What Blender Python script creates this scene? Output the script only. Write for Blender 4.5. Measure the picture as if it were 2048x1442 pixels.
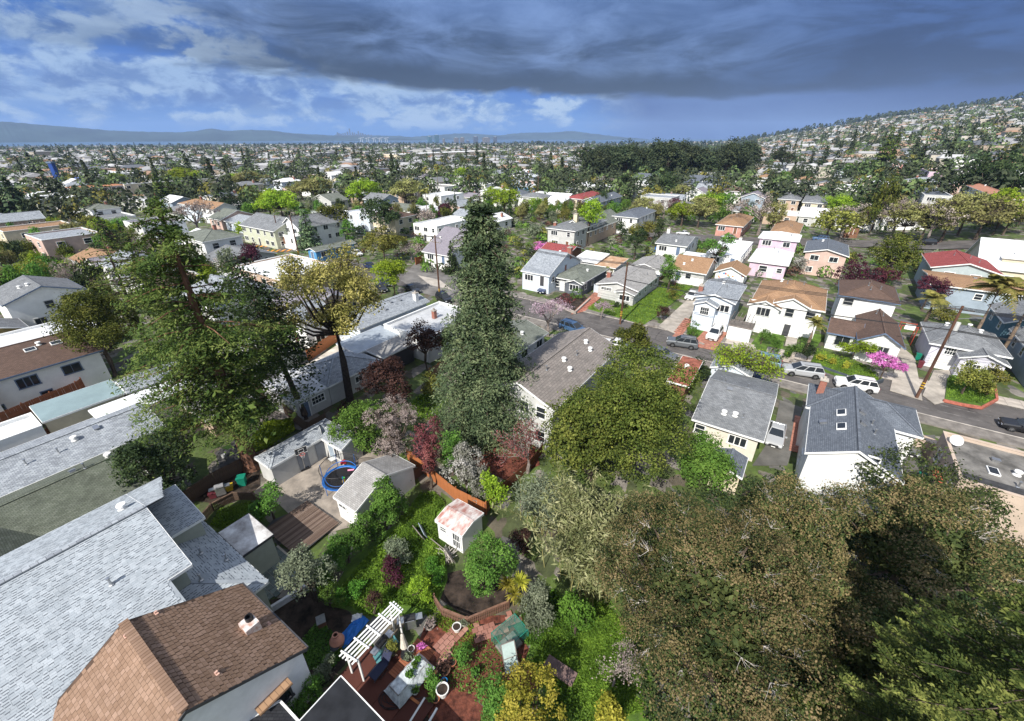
import bpy, math, random
import numpy as np
from mathutils import Vector, Matrix
R=math.radians
for o in list(bpy.data.objects): bpy.data.objects.remove(o)
scene=bpy.context.scene; COL=scene.collection
# ---------------------------------------------------------------- camera
F=865.0; PITCH=math.atan(449/865); CH=30.0
cam=bpy.data.cameras.new('camera'); camo=bpy.data.objects.new('camera',cam); COL.objects.link(camo)
cam.sensor_width=36; cam.lens=F/2048*36; cam.clip_end=90000; cam.clip_start=0.3
camo.location=(0,0,CH); camo.rotation_euler=(math.pi/2-PITCH,0,0)
scene.camera=camo
scene.render.resolution_x=1024; scene.render.resolution_y=721
# ---------------------------------------------------------------- exposure
vs=scene.view_settings
scene.display_settings.display_device='sRGB'; vs.view_transform='Standard'; vs.look='None'; vs.gamma=1; vs.use_curve_mapping=False
vs.exposure=0.6
# ---------------------------------------------------------------- sun
SUN_EL=R(43); SUN_AZ=R(211)          # azimuth clockwise from +Y: behind the camera, to the left
sl=bpy.data.lights.new('sun','SUN'); sl.energy=4.5; sl.angle=R(0.5); sl.color=(1,.955,.88)
so=bpy.data.objects.new('sun',sl); COL.objects.link(so)
sd=Vector((math.sin(SUN_AZ)*math.cos(SUN_EL),math.cos(SUN_AZ)*math.cos(SUN_EL),math.sin(SUN_EL)))
so.rotation_euler=sd.to_track_quat('Z','Y').to_euler()
# ---------------------------------------------------------------- world
def lin(r,g,b):
    f=lambda c:(c/255/12.92) if c<=10 else ((c/255+.055)/1.055)**2.4
    return (f(r),f(g),f(b))
W=bpy.data.worlds.new('World'); scene.world=W; W.use_nodes=True
nt=W.node_tree; nt.nodes.clear()
def N(t,**k):
    n=nt.nodes.new(t)
    for a,b in k.items(): setattr(n,a,b)
    return n
def Mth(op,a,b=None,c=None,cl=False):
    n=N('ShaderNodeMath',operation=op); n.use_clamp=cl
    for i,v in enumerate((a,b,c)):
        if v is None: continue
        if isinstance(v,(int,float)): n.inputs[i].default_value=v
        else: nt.links.new(v,n.inputs[i])
    return n.outputs[0]
def Sm(x,a,b):
    n=N('ShaderNodeMapRange',interpolation_type='SMOOTHSTEP'); nt.links.new(x,n.inputs[0])
    n.inputs[1].default_value=a; n.inputs[2].default_value=b; n.inputs[3].default_value=0; n.inputs[4].default_value=1
    return n.outputs[0]
def Mx(f,a,b):
    n=N('ShaderNodeMix',data_type='RGBA'); 
    for s,v in ((0,f),(6,a),(7,b)):
        if isinstance(v,tuple): n.inputs[s].default_value=(*v,1)
        elif isinstance(v,(int,float)): n.inputs[s].default_value=v
        else: nt.links.new(v,n.inputs[s])
    return n.outputs[2]
SKYS=0.1
K=1/SKYS/(2**vs.exposure)
def sk(r,g,b):
    l=lin(r,g,b); return tuple(c*K for c in l)
sky=N('ShaderNodeTexSky'); sky.sky_type='NISHITA'; sky.sun_disc=False; sky.sun_elevation=SUN_EL; sky.sun_rotation=SUN_AZ
tc=N('ShaderNodeTexCoord'); sp=N('ShaderNodeSeparateXYZ'); nt.links.new(tc.outputs['Generated'],sp.inputs[0])
X,Y,Z=sp.outputs
az=Mth('ARCTAN2',X,Y); el=Mth('ARCSINE',Z)
ca=Mth('COSINE',az); sa=Mth('SINE',az)
cm2=N('ShaderNodeCombineXYZ'); nt.links.new(Mth('MULTIPLY',sa,2.0),cm2.inputs[0]); nt.links.new(Mth('MULTIPLY',ca,2.0),cm2.inputs[1]); nt.links.new(Mth('MULTIPLY',el,4.2),cm2.inputs[2])
cmb=N('ShaderNodeCombineXYZ'); nt.links.new(Mth('MULTIPLY',sa,2.0),cmb.inputs[0]); nt.links.new(Mth('MULTIPLY',ca,2.0),cmb.inputs[1]); nt.links.new(Mth('MULTIPLY',el,7.5),cmb.inputs[2])
def noise(sc,det,rough=.5,off=0,dist=0,src=None):
    n=N('ShaderNodeTexNoise'); n.inputs['Scale'].default_value=sc; n.inputs['Detail'].default_value=det; n.inputs['Roughness'].default_value=rough; n.inputs['Distortion'].default_value=dist
    a=N('ShaderNodeVectorMath',operation='ADD'); nt.links.new((src or cmb).outputs[0],a.inputs[0]); a.inputs[1].default_value=(off,off*.7,off*1.3)
    nt.links.new(a.outputs[0],n.inputs['Vector']); return n.outputs['Fac']
nA=noise(1.2,7,.55,3.1,.4); nB=noise(3.0,9,.6,8.7,.5); nC=noise(.8,4,.5,14.2,.3); nD=noise(7.5,9,.62,21.3,.3,cm2); nE=noise(5.5,8,.58,4.4,.2,cm2)
# height of the cloud deck's lower edge (radians above the horizon), lower towards the right where it rains
azr=Mth('MULTIPLY',az,1.0)
edge=Mth('ADD',Mth('MULTIPLY',Sm(azr,-.75,.1),-.045),.112)
elw=Mth('ADD',el,Mth('MULTIPLY',Mth('SUBTRACT',nA,.5),.055))
elw=Mth('ADD',elw,Mth('MULTIPLY',Mth('SUBTRACT',nB,.5),.03))
rel=Mth('SUBTRACT',elw,edge)
rel=Mth('ADD',rel,Mth('MULTIPLY',Mth('SUBTRACT',nD,.5),.016)); deck=Sm(rel,-.004,.012)
leftfade=Sm(Mth('ADD',azr,Mth('MULTIPLY',Mth('SUBTRACT',nA,.5),.9)),-.78,-.30)
deck=Mth('MULTIPLY',deck,Mth('ADD',Mth('MULTIPLY',leftfade,.8),.2))
# the deck is darkest just above its edge and lightens upward
dk=Sm(Mth('ADD',rel,Mth('MULTIPLY',Mth('SUBTRACT',nC,.5),.16)),.05,.15)
dcol=Mx(dk,sk(16,34,68),sk(86,116,170))
dcol=Mx(Mth('MULTIPLY',Mth('MULTIPLY',Sm(nB,.34,.72),Sm(rel,.02,.07)),.8),dcol,sk(128,158,212))
dcol=Mx(Mth('MULTIPLY',Mth('MULTIPLY',Sm(nE,.42,.62),Sm(rel,.01,.05)),.25),dcol,sk(60,88,142))
dcol=Mx(Mth('MULTIPLY',Sm(azr,.20,.70),.9),dcol,Mx(Sm(nB,.4,.62),sk(20,46,100),sk(44,78,142)))
dcol=Mx(Mth('MULTIPLY',Sm(Mth('ADD',el,Mth('MULTIPLY',nC,.1)),.30,.8),.8),dcol,sk(232,238,248))  # unseen deck overhead brightened to add fill light
# lower sky: blue at the horizon, white cumulus banks, rain veil on the right
low=Mx(Sm(el,0,.09),sk(92,150,224),sk(62,118,206))
cum=Mth('MULTIPLY',Sm(Mth('ADD',Mth('MULTIPLY',nE,.7),Mth('MULTIPLY',nD,.3)),.44,.54),Sm(el,.004,.022))
low=Mx(Mth('MULTIPLY',cum,.85),low,Mx(Sm(nD,.42,.58),sk(128,164,216),sk(196,218,240)))
low=Mx(Mth('MULTIPLY',Mth('MULTIPLY',Sm(nA,.42,.62),Sm(el,.02,.06)),.75),low,Mx(Sm(nD,.4,.6),sk(92,124,184),sk(150,182,226)))
rain=Sm(Mth('ADD',azr,Mth('MULTIPLY',Mth('SUBTRACT',nC,.5),.25)),.13,.30)
rcol=Mx(Sm(nA,.4,.65),sk(40,74,150),sk(84,114,176))
rcol=Mx(Mth('MULTIPLY',Sm(azr,.45,.8),.75),rcol,sk(22,50,116))
low=Mx(rain,low,rcol)
clouds=Mx(deck,low,dcol)
# sky model behind the camera, with unseen bright clouds added to lift fill
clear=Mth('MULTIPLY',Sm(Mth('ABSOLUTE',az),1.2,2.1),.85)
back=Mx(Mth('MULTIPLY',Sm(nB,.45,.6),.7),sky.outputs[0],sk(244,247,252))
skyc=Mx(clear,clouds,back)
skyc=Mx(.06,skyc,sky.outputs[0])
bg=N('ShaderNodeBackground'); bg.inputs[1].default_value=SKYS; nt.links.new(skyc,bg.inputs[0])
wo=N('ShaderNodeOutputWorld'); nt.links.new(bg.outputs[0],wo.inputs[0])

# ================================================================ helpers
def G(px,py,z=0.0):
    u=(px-1024)/F; v=(721-py)/F; c,s=math.cos(PITCH),math.sin(PITCH)
    t=(CH-z)/(s-v*c); return (u*t,(c+v*s)*t)
def proj(x,y,z):
    c,s=math.cos(PITCH),math.sin(PITCH); dz=z-CH
    f=y*c-dz*s
    if f<=.1: return None
    return (1024+x/f*F, 721-(y*s+dz*c)/f*F, f)
def hgt(x,y):
    q=(x-.4*y)-60; r=math.hypot(x,y)
    return max(0,.07*(q+math.sqrt(q*q+100))-.25)-min(30,max(0,r-500)*.009)*(1-min(1,max(0,x-.35*y)/700))
def GT(px,py):
    """first point where the line of sight through a picture position meets the terrain"""
    u=(px-1024)/F; v=(721-py)/F; c,s=math.cos(PITCH),math.sin(PITCH); dx,dy,dz=u,c+v*s,-s+v*c; t=10.0
    while t<4000:
        t2=t*1.01+.2
        if CH+dz*t2<=hgt(dx*t2,dy*t2):
            for _ in range(20):
                m=(t+t2)/2
                if CH+dz*m<=hgt(dx*m,dy*m): t2=m
                else: t=m
            break
        t=t2
    return dx*t,dy*t,CH+dz*t
def zat(x,y,py):
    # height of the point above (x,y) that shows at picture row py
    v=(721-py)/F; c,s=math.cos(PITCH),math.sin(PITCH)
    t=y/(c+v*s); return CH-(s-v*c)*t
E1=(math.cos(R(-34)),math.sin(R(-34))); E2=(-E1[1],E1[0])
def WS(r,s): return (E1[0]*r+E2[0]*s, E1[1]*r+E2[1]*s)
def RS(x,y): return (x*E1[0]+y*E1[1], x*E2[0]+y*E2[1])
rnd=random.Random(7)
OCC=[]   # (x,y,radius) of things already standing

def tag(o,label=None,cat=None,group=None,kind=None):
    if label:o['label']=label
    if cat:o['category']=cat
    if group:o['group']=group
    if kind:o['kind']=kind
    return o
def link(name,me,parent=None):
    o=bpy.data.objects.new(name,me); COL.objects.link(o)
    if parent: o.parent=parent
    return o
def thing(name,label,cat,loc=(0,0,0),rz=0,group=None):
    o=link(name,None); o.location=loc; o.rotation_euler=(0,0,rz); o.empty_display_size=.3
    return tag(o,label,cat,group)
def copy_tree(o,parent=None):
    c=o.copy(); COL.objects.link(c)
    if parent: c.parent=parent
    for ch in o.children: copy_tree(ch,c)
    return c

MATS={}
def mat(name,col,rough=.8,var=.12,scale=1.5,metal=0,bump=0,col2=None,spec=.3,bscale=None,streak=None):
    if name in MATS: return MATS[name]
    m=bpy.data.materials.new(name); m.use_nodes=True; t=m.node_tree; b=t.nodes['Principled BSDF']
    b.inputs['Roughness'].default_value=rough; b.inputs['Metallic'].default_value=metal
    b.inputs['Specular IOR Level'].default_value=spec
    tcn=t.nodes.new('ShaderNodeTexCoord')
    n=t.nodes.new('ShaderNodeTexNoise'); n.inputs['Scale'].default_value=scale; n.inputs['Detail'].default_value=6; n.inputs['Roughness'].default_value=.62
    vec=tcn.outputs['Object']
    if streak:
        mp=t.nodes.new('ShaderNodeMapping'); mp.inputs['Scale'].default_value=streak; t.links.new(vec,mp.inputs[0]); vec=mp.outputs[0]
    t.links.new(vec,n.inputs['Vector'])
    r=t.nodes.new('ShaderNodeValToRGB'); t.links.new(n.outputs['Fac'],r.inputs[0])
    c2=col2 if col2 else tuple(c*(1-var*1.6) for c in col)
    c1=col if col2 else tuple(min(1,c*(1+var)) for c in col)
    r.color_ramp.elements[0].position=.36; r.color_ramp.elements[1].position=.66
    r.color_ramp.elements[0].color=(*c2,1); r.color_ramp.elements[1].color=(*c1,1)
    t.links.new(r.outputs[0],b.inputs['Base Color'])
    if bump:
        bn=t.nodes.new('ShaderNodeBump'); bn.inputs['Strength'].default_value=bump; bn.inputs['Distance'].default_value=.03
        n2=t.nodes.new('ShaderNodeTexNoise'); n2.inputs['Scale'].default_value=bscale or scale*8; n2.inputs['Detail'].default_value=4
        t.links.new(vec,n2.inputs['Vector']); t.links.new(n2.outputs['Fac'],bn.inputs['Height']); t.links.new(bn.outputs[0],b.inputs['Normal'])
    MATS[name]=m; return m
def shingle(name,c1,c2,mortar,bw=.32,rh=.15,patch=.25,bump=.5,wear=None):
    if name in MATS: return MATS[name]
    m=bpy.data.materials.new(name); m.use_nodes=True; t=m.node_tree; b=t.nodes['Principled BSDF']; b.inputs['Roughness'].default_value=.9; b.inputs['Specular IOR Level'].default_value=.2
    uv=t.nodes.new('ShaderNodeUVMap'); br=t.nodes.new('ShaderNodeTexBrick')
    br.inputs['Scale'].default_value=1; br.inputs['Brick Width'].default_value=bw; br.inputs['Row Height'].default_value=rh
    br.inputs['Mortar Size'].default_value=.012; br.inputs['Color1'].default_value=(*c1,1); br.inputs['Color2'].default_value=(*c2,1); br.inputs['Mortar'].default_value=(*mortar,1)
    br.inputs['Bias'].default_value=0; br.inputs['Mortar Smooth'].default_value=.3
    t.links.new(uv.outputs[0],br.inputs['Vector'])
    n=t.nodes.new('ShaderNodeTexNoise'); n.inputs['Scale'].default_value=.7; n.inputs['Detail'].default_value=7; n.inputs['Roughness'].default_value=.65
    t.links.new(uv.outputs[0],n.inputs['Vector'])
    mr=t.nodes.new('ShaderNodeMapRange'); mr.inputs[1].default_value=.35; mr.inputs[2].default_value=.7; mr.inputs[3].default_value=1-patch; mr.inputs[4].default_value=1+patch*.6
    t.links.new(n.outputs['Fac'],mr.inputs[0])
    mu=t.nodes.new('ShaderNodeMix'); mu.data_type='RGBA'; mu.blend_type='MULTIPLY'; mu.inputs[0].default_value=1
    t.links.new(br.outputs['Color'],mu.inputs[6]); t.links.new(mr.outputs[0],mu.inputs[7])
    out=mu.outputs[2]
    if wear:
        n3=t.nodes.new('ShaderNodeTexNoise'); n3.inputs['Scale'].default_value=1.3; n3.inputs['Detail'].default_value=8; n3.inputs['Roughness'].default_value=.75
        t.links.new(uv.outputs[0],n3.inputs['Vector'])
        m3=t.nodes.new('ShaderNodeMapRange'); m3.inputs[1].default_value=.56; m3.inputs[2].default_value=.64; t.links.new(n3.outputs['Fac'],m3.inputs[0])
        mx=t.nodes.new('ShaderNodeMix'); mx.data_type='RGBA'; t.links.new(m3.outputs[0],mx.inputs[0]); t.links.new(out,mx.inputs[6]); mx.inputs[7].default_value=(*wear,1); out=mx.outputs[2]
    t.links.new(out,b.inputs['Base Color'])
    bn=t.nodes.new('ShaderNodeBump'); bn.inputs['Strength'].default_value=bump; bn.inputs['Distance'].default_value=.02
    t.links.new(br.outputs['Fac'],bn.inputs['Height']); bn.invert=True; t.links.new(bn.outputs[0],b.inputs['Normal'])
    MATS[name]=m; return m
LEAFGAIN=1.65
def leafmat(name,cols,trans=.3,rough=.75,hv=.015,vv=.2):
    if name in MATS: return MATS[name]
    m=bpy.data.materials.new(name); m.use_nodes=True; t=m.node_tree; b=t.nodes['Principled BSDF']; b.inputs['Roughness'].default_value=rough; b.inputs['Specular IOR Level'].default_value=.12
    cols=[tuple(min(.9,q*LEAFGAIN) for q in c) for c in cols]
    g=t.nodes.new('ShaderNodeNewGeometry'); r=t.nodes.new('ShaderNodeValToRGB')
    e=r.color_ramp.elements
    for i,c in enumerate(cols):
        p=i/(len(cols)-1)
        if i<2: e[i].position=p; el_=e[i]
        else: el_=e.new(p)
        el_.color=(*c,1)
    if len(cols)>2:
        for i,c in enumerate(cols): pass
    # blend island randomness with clump-scale noise
    tcn=t.nodes.new('ShaderNodeTexCoord'); n=t.nodes.new('ShaderNodeTexNoise'); n.inputs['Scale'].default_value=.55; n.inputs['Detail'].default_value=4
    t.links.new(tcn.outputs['Object'],n.inputs['Vector'])
    ma=t.nodes.new('ShaderNodeMath'); ma.operation='MULTIPLY_ADD'; ma.inputs[1].default_value=1.9; ma.inputs[2].default_value=-.72; t.links.new(n.outputs['Fac'],ma.inputs[0])
    mb=t.nodes.new('ShaderNodeMath'); mb.operation='MULTIPLY_ADD'; mb.inputs[1].default_value=.55; t.links.new(g.outputs['Random Per Island'],mb.inputs[0]); t.links.new(ma.outputs[0],mb.inputs[2])
    mb.use_clamp=True
    t.links.new(mb.outputs[0],r.inputs[0])
    oi=t.nodes.new('ShaderNodeObjectInfo'); hs=t.nodes.new('ShaderNodeHueSaturation')
    def rng_(src,a,c):
        q=t.nodes.new('ShaderNodeMapRange'); q.inputs[3].default_value=a; q.inputs[4].default_value=c; t.links.new(src,q.inputs[0]); return q.outputs[0]
    t.links.new(rng_(oi.outputs['Random'],.5-hv,.5+hv),hs.inputs['Hue']); t.links.new(rng_(oi.outputs['Random'],1-vv,1+vv),hs.inputs['Value'])
    t.links.new(r.outputs[0],hs.inputs['Color']); t.links.new(hs.outputs[0],b.inputs['Base Color'])
    tr=t.nodes.new('ShaderNodeBsdfTranslucent'); t.links.new(hs.outputs[0],tr.inputs[0]); mx=t.nodes.new('ShaderNodeMixShader'); mx.inputs[0].default_value=trans
    t.links.new(b.outputs[0],mx.inputs[1]); t.links.new(tr.outputs[0],mx.inputs[2]); t.links.new(mx.outputs[0],t.nodes['Material Output'].inputs[0])
    MATS[name]=m; return m

class MB:
    def __init__(s): s.v=[]; s.f=[]; s.uv=[]; s.m=[]
    def poly(s,pts,uv=None,mi=0):
        i=len(s.v); s.v+= [tuple(p) for p in pts]; s.f.append(tuple(range(i,i+len(pts)))); s.uv.append(uv or [(p[0],p[1]) for p in pts]); s.m.append(mi)
    def box(s,c,d,rz=0,mi=0,M=None):
        hx,hy,hz=d[0]/2,d[1]/2,d[2]/2; P=[]
        cr,sr=math.cos(rz),math.sin(rz)
        for z in (-hz,hz):
            for x,y in ((-hx,-hy),(hx,-hy),(hx,hy),(-hx,hy)):
                p=Vector((c[0]+x*cr-y*sr,c[1]+x*sr+y*cr,c[2]+z)) if M is None else M@Vector((x,y,z))+Vector(c)
                P.append(tuple(p))
        i=len(s.v); s.v+=P
        for q in ((3,2,1,0),(4,5,6,7),(0,1,5,4),(1,2,6,5),(2,3,7,6),(3,0,4,7)):
            s.f.append(tuple(i+k for k in q)); s.m.append(mi)
            s.uv.append([(0,0),(d[0],0),(d[0],d[2]),(0,d[2])])
        return s
    def bar(s,a,b,w,h=None,mi=0):
        a,b=Vector(a),Vector(b); d=b-a; L=d.length
        if L<1e-6: return s
        q=d.to_track_quat('X','Z').to_matrix(); s.box((a+b)/2,(L,w,h or w),M=q,mi=mi); return s
    def tube(s,pts,rad,n=8,cap=True,mi=0):
        pts=[Vector(p) for p in pts]; base=len(s.v)
        for k,p in enumerate(pts):
            d=(pts[min(k+1,len(pts)-1)]-pts[max(k-1,0)])
            if d.length<1e-9: d=Vector((0,0,1))
            q=d.to_track_quat('Z','X').to_matrix(); r=rad[k] if isinstance(rad,(list,tuple)) else rad
            for j in range(n):
                a=2*math.pi*j/n; s.v.append(tuple(p+q@Vector((math.cos(a)*r,math.sin(a)*r,0))))
        for k in range(len(pts)-1):
            for j in range(n):
                a=base+k*n+j; b=base+k*n+(j+1)%n; s.f.append((a,b,b+n,a+n)); s.m.append(mi); s.uv.append([(j/n,k),((j+1)/n,k),((j+1)/n,k+1),(j/n,k+1)])
        if cap:
            for k in (0,len(pts)-1):
                ids=[base+k*n+j for j in range(n)]
                if k==0: ids=ids[::-1]
                s.f.append(tuple(ids)); s.m.append(mi); s.uv.append([(0,0)]*n)
        return s
    def lathe(s,prof,n=14,c=(0,0,0),mi=0):
        base=len(s.v)
        for r,z in prof:
            for j in range(n):
                a=2*math.pi*j/n; s.v.append((c[0]+r*math.cos(a),c[1]+r*math.sin(a),c[2]+z))
        for k in range(len(prof)-1):
            for j in range(n):
                a=base+k*n+j;b=base+k*n+(j+1)%n; s.f.append((a,b,b+n,a+n)); s.m.append(mi); s.uv.append([(0,0)]*4)
        return s
    def mesh(s,name,mats):
        me=bpy.data.meshes.new(name); me.from_pydata(s.v,[],s.f)
        mats=mats if isinstance(mats,(list,tuple)) else [mats]
        for q in mats: me.materials.append(q)
        me.polygons.foreach_set('material_index',s.m)
        u=me.uv_layers.new(name='UVMap'); flat=[c for f in s.uv for p in f for c in p[:2]]
        u.data.foreach_set('uv',flat); me.update(); return me
    def build(s,name,mats,parent=None,smooth=False):
        me=s.mesh(name,mats)
        if smooth: me.polygons.foreach_set('use_smooth',[True]*len(me.polygons))
        return link(name,me,parent)
def fastmesh(name,V,Q,mats,mi=None,smooth=False):
    V=np.asarray(V,dtype=np.float32).reshape(-1,3); Q=np.asarray(Q,dtype=np.int32); k=Q.shape[1]
    me=bpy.data.meshes.new(name); me.vertices.add(len(V)); me.vertices.foreach_set('co',V.ravel())
    me.loops.add(Q.size); me.loops.foreach_set('vertex_index',Q.ravel()); me.polygons.add(len(Q))
    me.polygons.foreach_set('loop_start',np.arange(0,Q.size,k,dtype=np.int32))
    for q in (mats if isinstance(mats,(list,tuple)) else [mats]): me.materials.append(q)
    if mi is not None: me.polygons.foreach_set('material_index',np.asarray(mi,dtype=np.int32))
    me.update(calc_edges=True); me.validate()
    if not smooth: me.shade_flat()
    return me

# ================================================================ materials
WHITE=mat('white paint',(.78,.78,.76),.6,.06,.6,bump=.15,bscale=6)
CREAM=mat('cream stucco',(.62,.54,.40),.8,.08,.7,bump=.2)
TAN=mat('tan stucco',(.48,.36,.27),.8,.08,.7,bump=.2)
LGREY=mat('light grey siding',(.50,.50,.48),.75,.07,.8,bump=.1)
DGREY=mat('dark grey siding',(.12,.13,.15),.75,.1,.8)
BLUEG=mat('blue grey siding',(.30,.36,.42),.75,.08,.8)
PBLUE=mat('pale blue siding',(.58,.64,.71),.7,.06,.8)
LILAC=mat('pale lilac siding',(.56,.55,.62),.7,.06,.8)
PINK=mat('pink stucco',(.62,.46,.55),.8,.08,.8)
PINKT=mat('pinkish tan stucco',(.55,.40,.34),.8,.08,.8)
SALM=mat('salmon stucco',(.52,.27,.22),.8,.1,.8)
YELL=mat('yellow ochre siding',(.50,.36,.14),.8,.1,.8)
SAGE=mat('sage stucco',(.40,.42,.35),.8,.08,.8)
BROWNW=mat('brown shingle wall',(.20,.10,.06),.85,.2,2)
BLUEW=mat('bright blue wall',(.10,.30,.55),.7,.1,.8)
TRIM=mat('white trim',(.80,.80,.78),.5,.03,2)
BTRIM=mat('slate blue trim',(.13,.18,.27),.6,.1,2)
DTRIM=mat('dark trim',(.06,.06,.065),.6,.1,2)
BRICK=shingle('red brick',(.36,.10,.06),(.28,.08,.05),(.35,.28,.24),.22,.075,.2,.6)
CHARC=mat('charcoal membrane',(.018,.019,.022),.55,.25,1.2)
CONC=mat('concrete',(.42,.38,.33),.9,.16,.5,bump=.3,bscale=7)
ASPH=mat('asphalt',(.115,.105,.10),.92,.22,.35,bump=.35,bscale=25)
ASPHN=mat('fresh asphalt',(.022,.023,.026),.9,.15,.5,bump=.3,bscale=25)
SIDEW=mat('sidewalk concrete',(.44,.39,.34),.9,.18,.4,bump=.2,bscale=9)
SOIL=mat('garden soil',(.045,.032,.024),.95,.5,1.2,bump=.8,bscale=9)
MULCH=mat('red bark mulch',(.14,.045,.028),.95,.4,2.5,bump=.8,bscale=14)
GRASSM=mat('grass',(.11,.20,.022),.9,.5,.8,col2=(.05,.09,.015),bump=.9,bscale=10)
REDWOODB=mat('new redwood board',(.42,.15,.055),.75,.25,2.2,bump=.2,streak=(1,1,.2))
OLDWOOD=mat('weathered brown board',(.13,.085,.06),.85,.35,2.5,bump=.3,streak=(1,1,.25))
GREYWOOD=mat('silvered grey wood',(.23,.20,.18),.85,.3,2.5,bump=.3)
BARK=mat('grey brown bark',(.10,.075,.058),.95,.4,3,bump=.9,bscale=14,streak=(1,1,.3))
BARKR=mat('redwood bark',(.17,.085,.055),.95,.35,3,bump=1,bscale=12,streak=(1,1,.12))
BARKP=mat('pale bare branch',(.50,.46,.42),.9,.2,3)
POLEM=mat('creosoted pole wood',(.11,.055,.035),.85,.3,2,streak=(1,1,.1))
STEEL=mat('galvanised steel',(.45,.46,.47),.35,.1,4,metal=.8)
BLACKP=mat('black plastic',(.02,.02,.022),.4,.1,3)
TERRA=mat('terracotta',(.42,.15,.08),.8,.15,3)
REDBR=mat('terracotta tile',(.45,.13,.07),.75,.25,4)
glass=bpy.data.materials.new('window glass'); glass.use_nodes=True
gb=glass.node_tree.nodes['Principled BSDF']; gb.inputs['Base Color'].default_value=(.022,.027,.032,1); gb.inputs['Roughness'].default_value=.06; gb.inputs['Specular IOR Level'].default_value=.6
# roofs
RF={}
RF['ltgrey']=shingle('light blue grey shingle',(.40,.43,.46),(.24,.26,.29),(.10,.11,.12),.34,.15,.18)
RF['grey']=shingle('grey shingle',(.25,.26,.27),(.17,.18,.19),(.08,.08,.085))
RF['slate']=shingle('slate blue shingle',(.16,.18,.21),(.11,.125,.15),(.05,.055,.065),.30,.15,.12)
RF['green']=shingle('mossy green grey shingle',(.155,.17,.135),(.105,.12,.09),(.055,.06,.045),.3,.15,.25)
RF['tan']=shingle('sandy tan shingle',(.38,.235,.14),(.29,.175,.10),(.14,.085,.05),.3,.15,.12)
RF['brown']=shingle('dark brown shingle',(.145,.095,.075),(.105,.07,.055),(.05,.035,.03),.3,.15,.12)
RF['redbrown']=shingle('chestnut shingle',(.27,.155,.10),(.20,.115,.07),(.07,.035,.02),.28,.16,.12)
RF['red']=shingle('red shingle',(.33,.085,.08),(.26,.06,.06),(.12,.03,.03),.3,.15,.15)
RF['white']=mat('white roof coating',(.74,.75,.76),.7,.14,.45,bump=.2)
RF['worn']=shingle('worn grey shingle',(.38,.37,.355),(.29,.28,.27),(.16,.155,.15),.3,.15,.25,wear=(.30,.30,.30))
RF['rust']=mat('rusty metal roof',(.55,.40,.27),.6,.3,.7,col2=(.34,.18,.09))
RF['moss']=shingle('grey green worn shingle',(.20,.215,.185),(.15,.165,.14),(.09,.10,.085),.3,.15,.25)
RF['metalg']=mat('blue green metal roof',(.25,.33,.34),.45,.08,.5,metal=.1)
RF['tar']=mat('grey tar roof',(.19,.18,.165),.9,.35,.5,bump=.3)
RF['dark']=shingle('charcoal shingle',(.035,.037,.042),(.024,.025,.03),(.01,.01,.012),.3,.15,.15)
RF['lilac']=shingle('greyish mauve shingle',(.27,.25,.28),(.22,.20,.23),(.14,.13,.15),.3,.15,.1)
RF['peel']=mat('peeling white painted roof',(.68,.66,.63),.8,.3,2.2,col2=(.36,.16,.13),streak=(1,.35,1))
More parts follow.
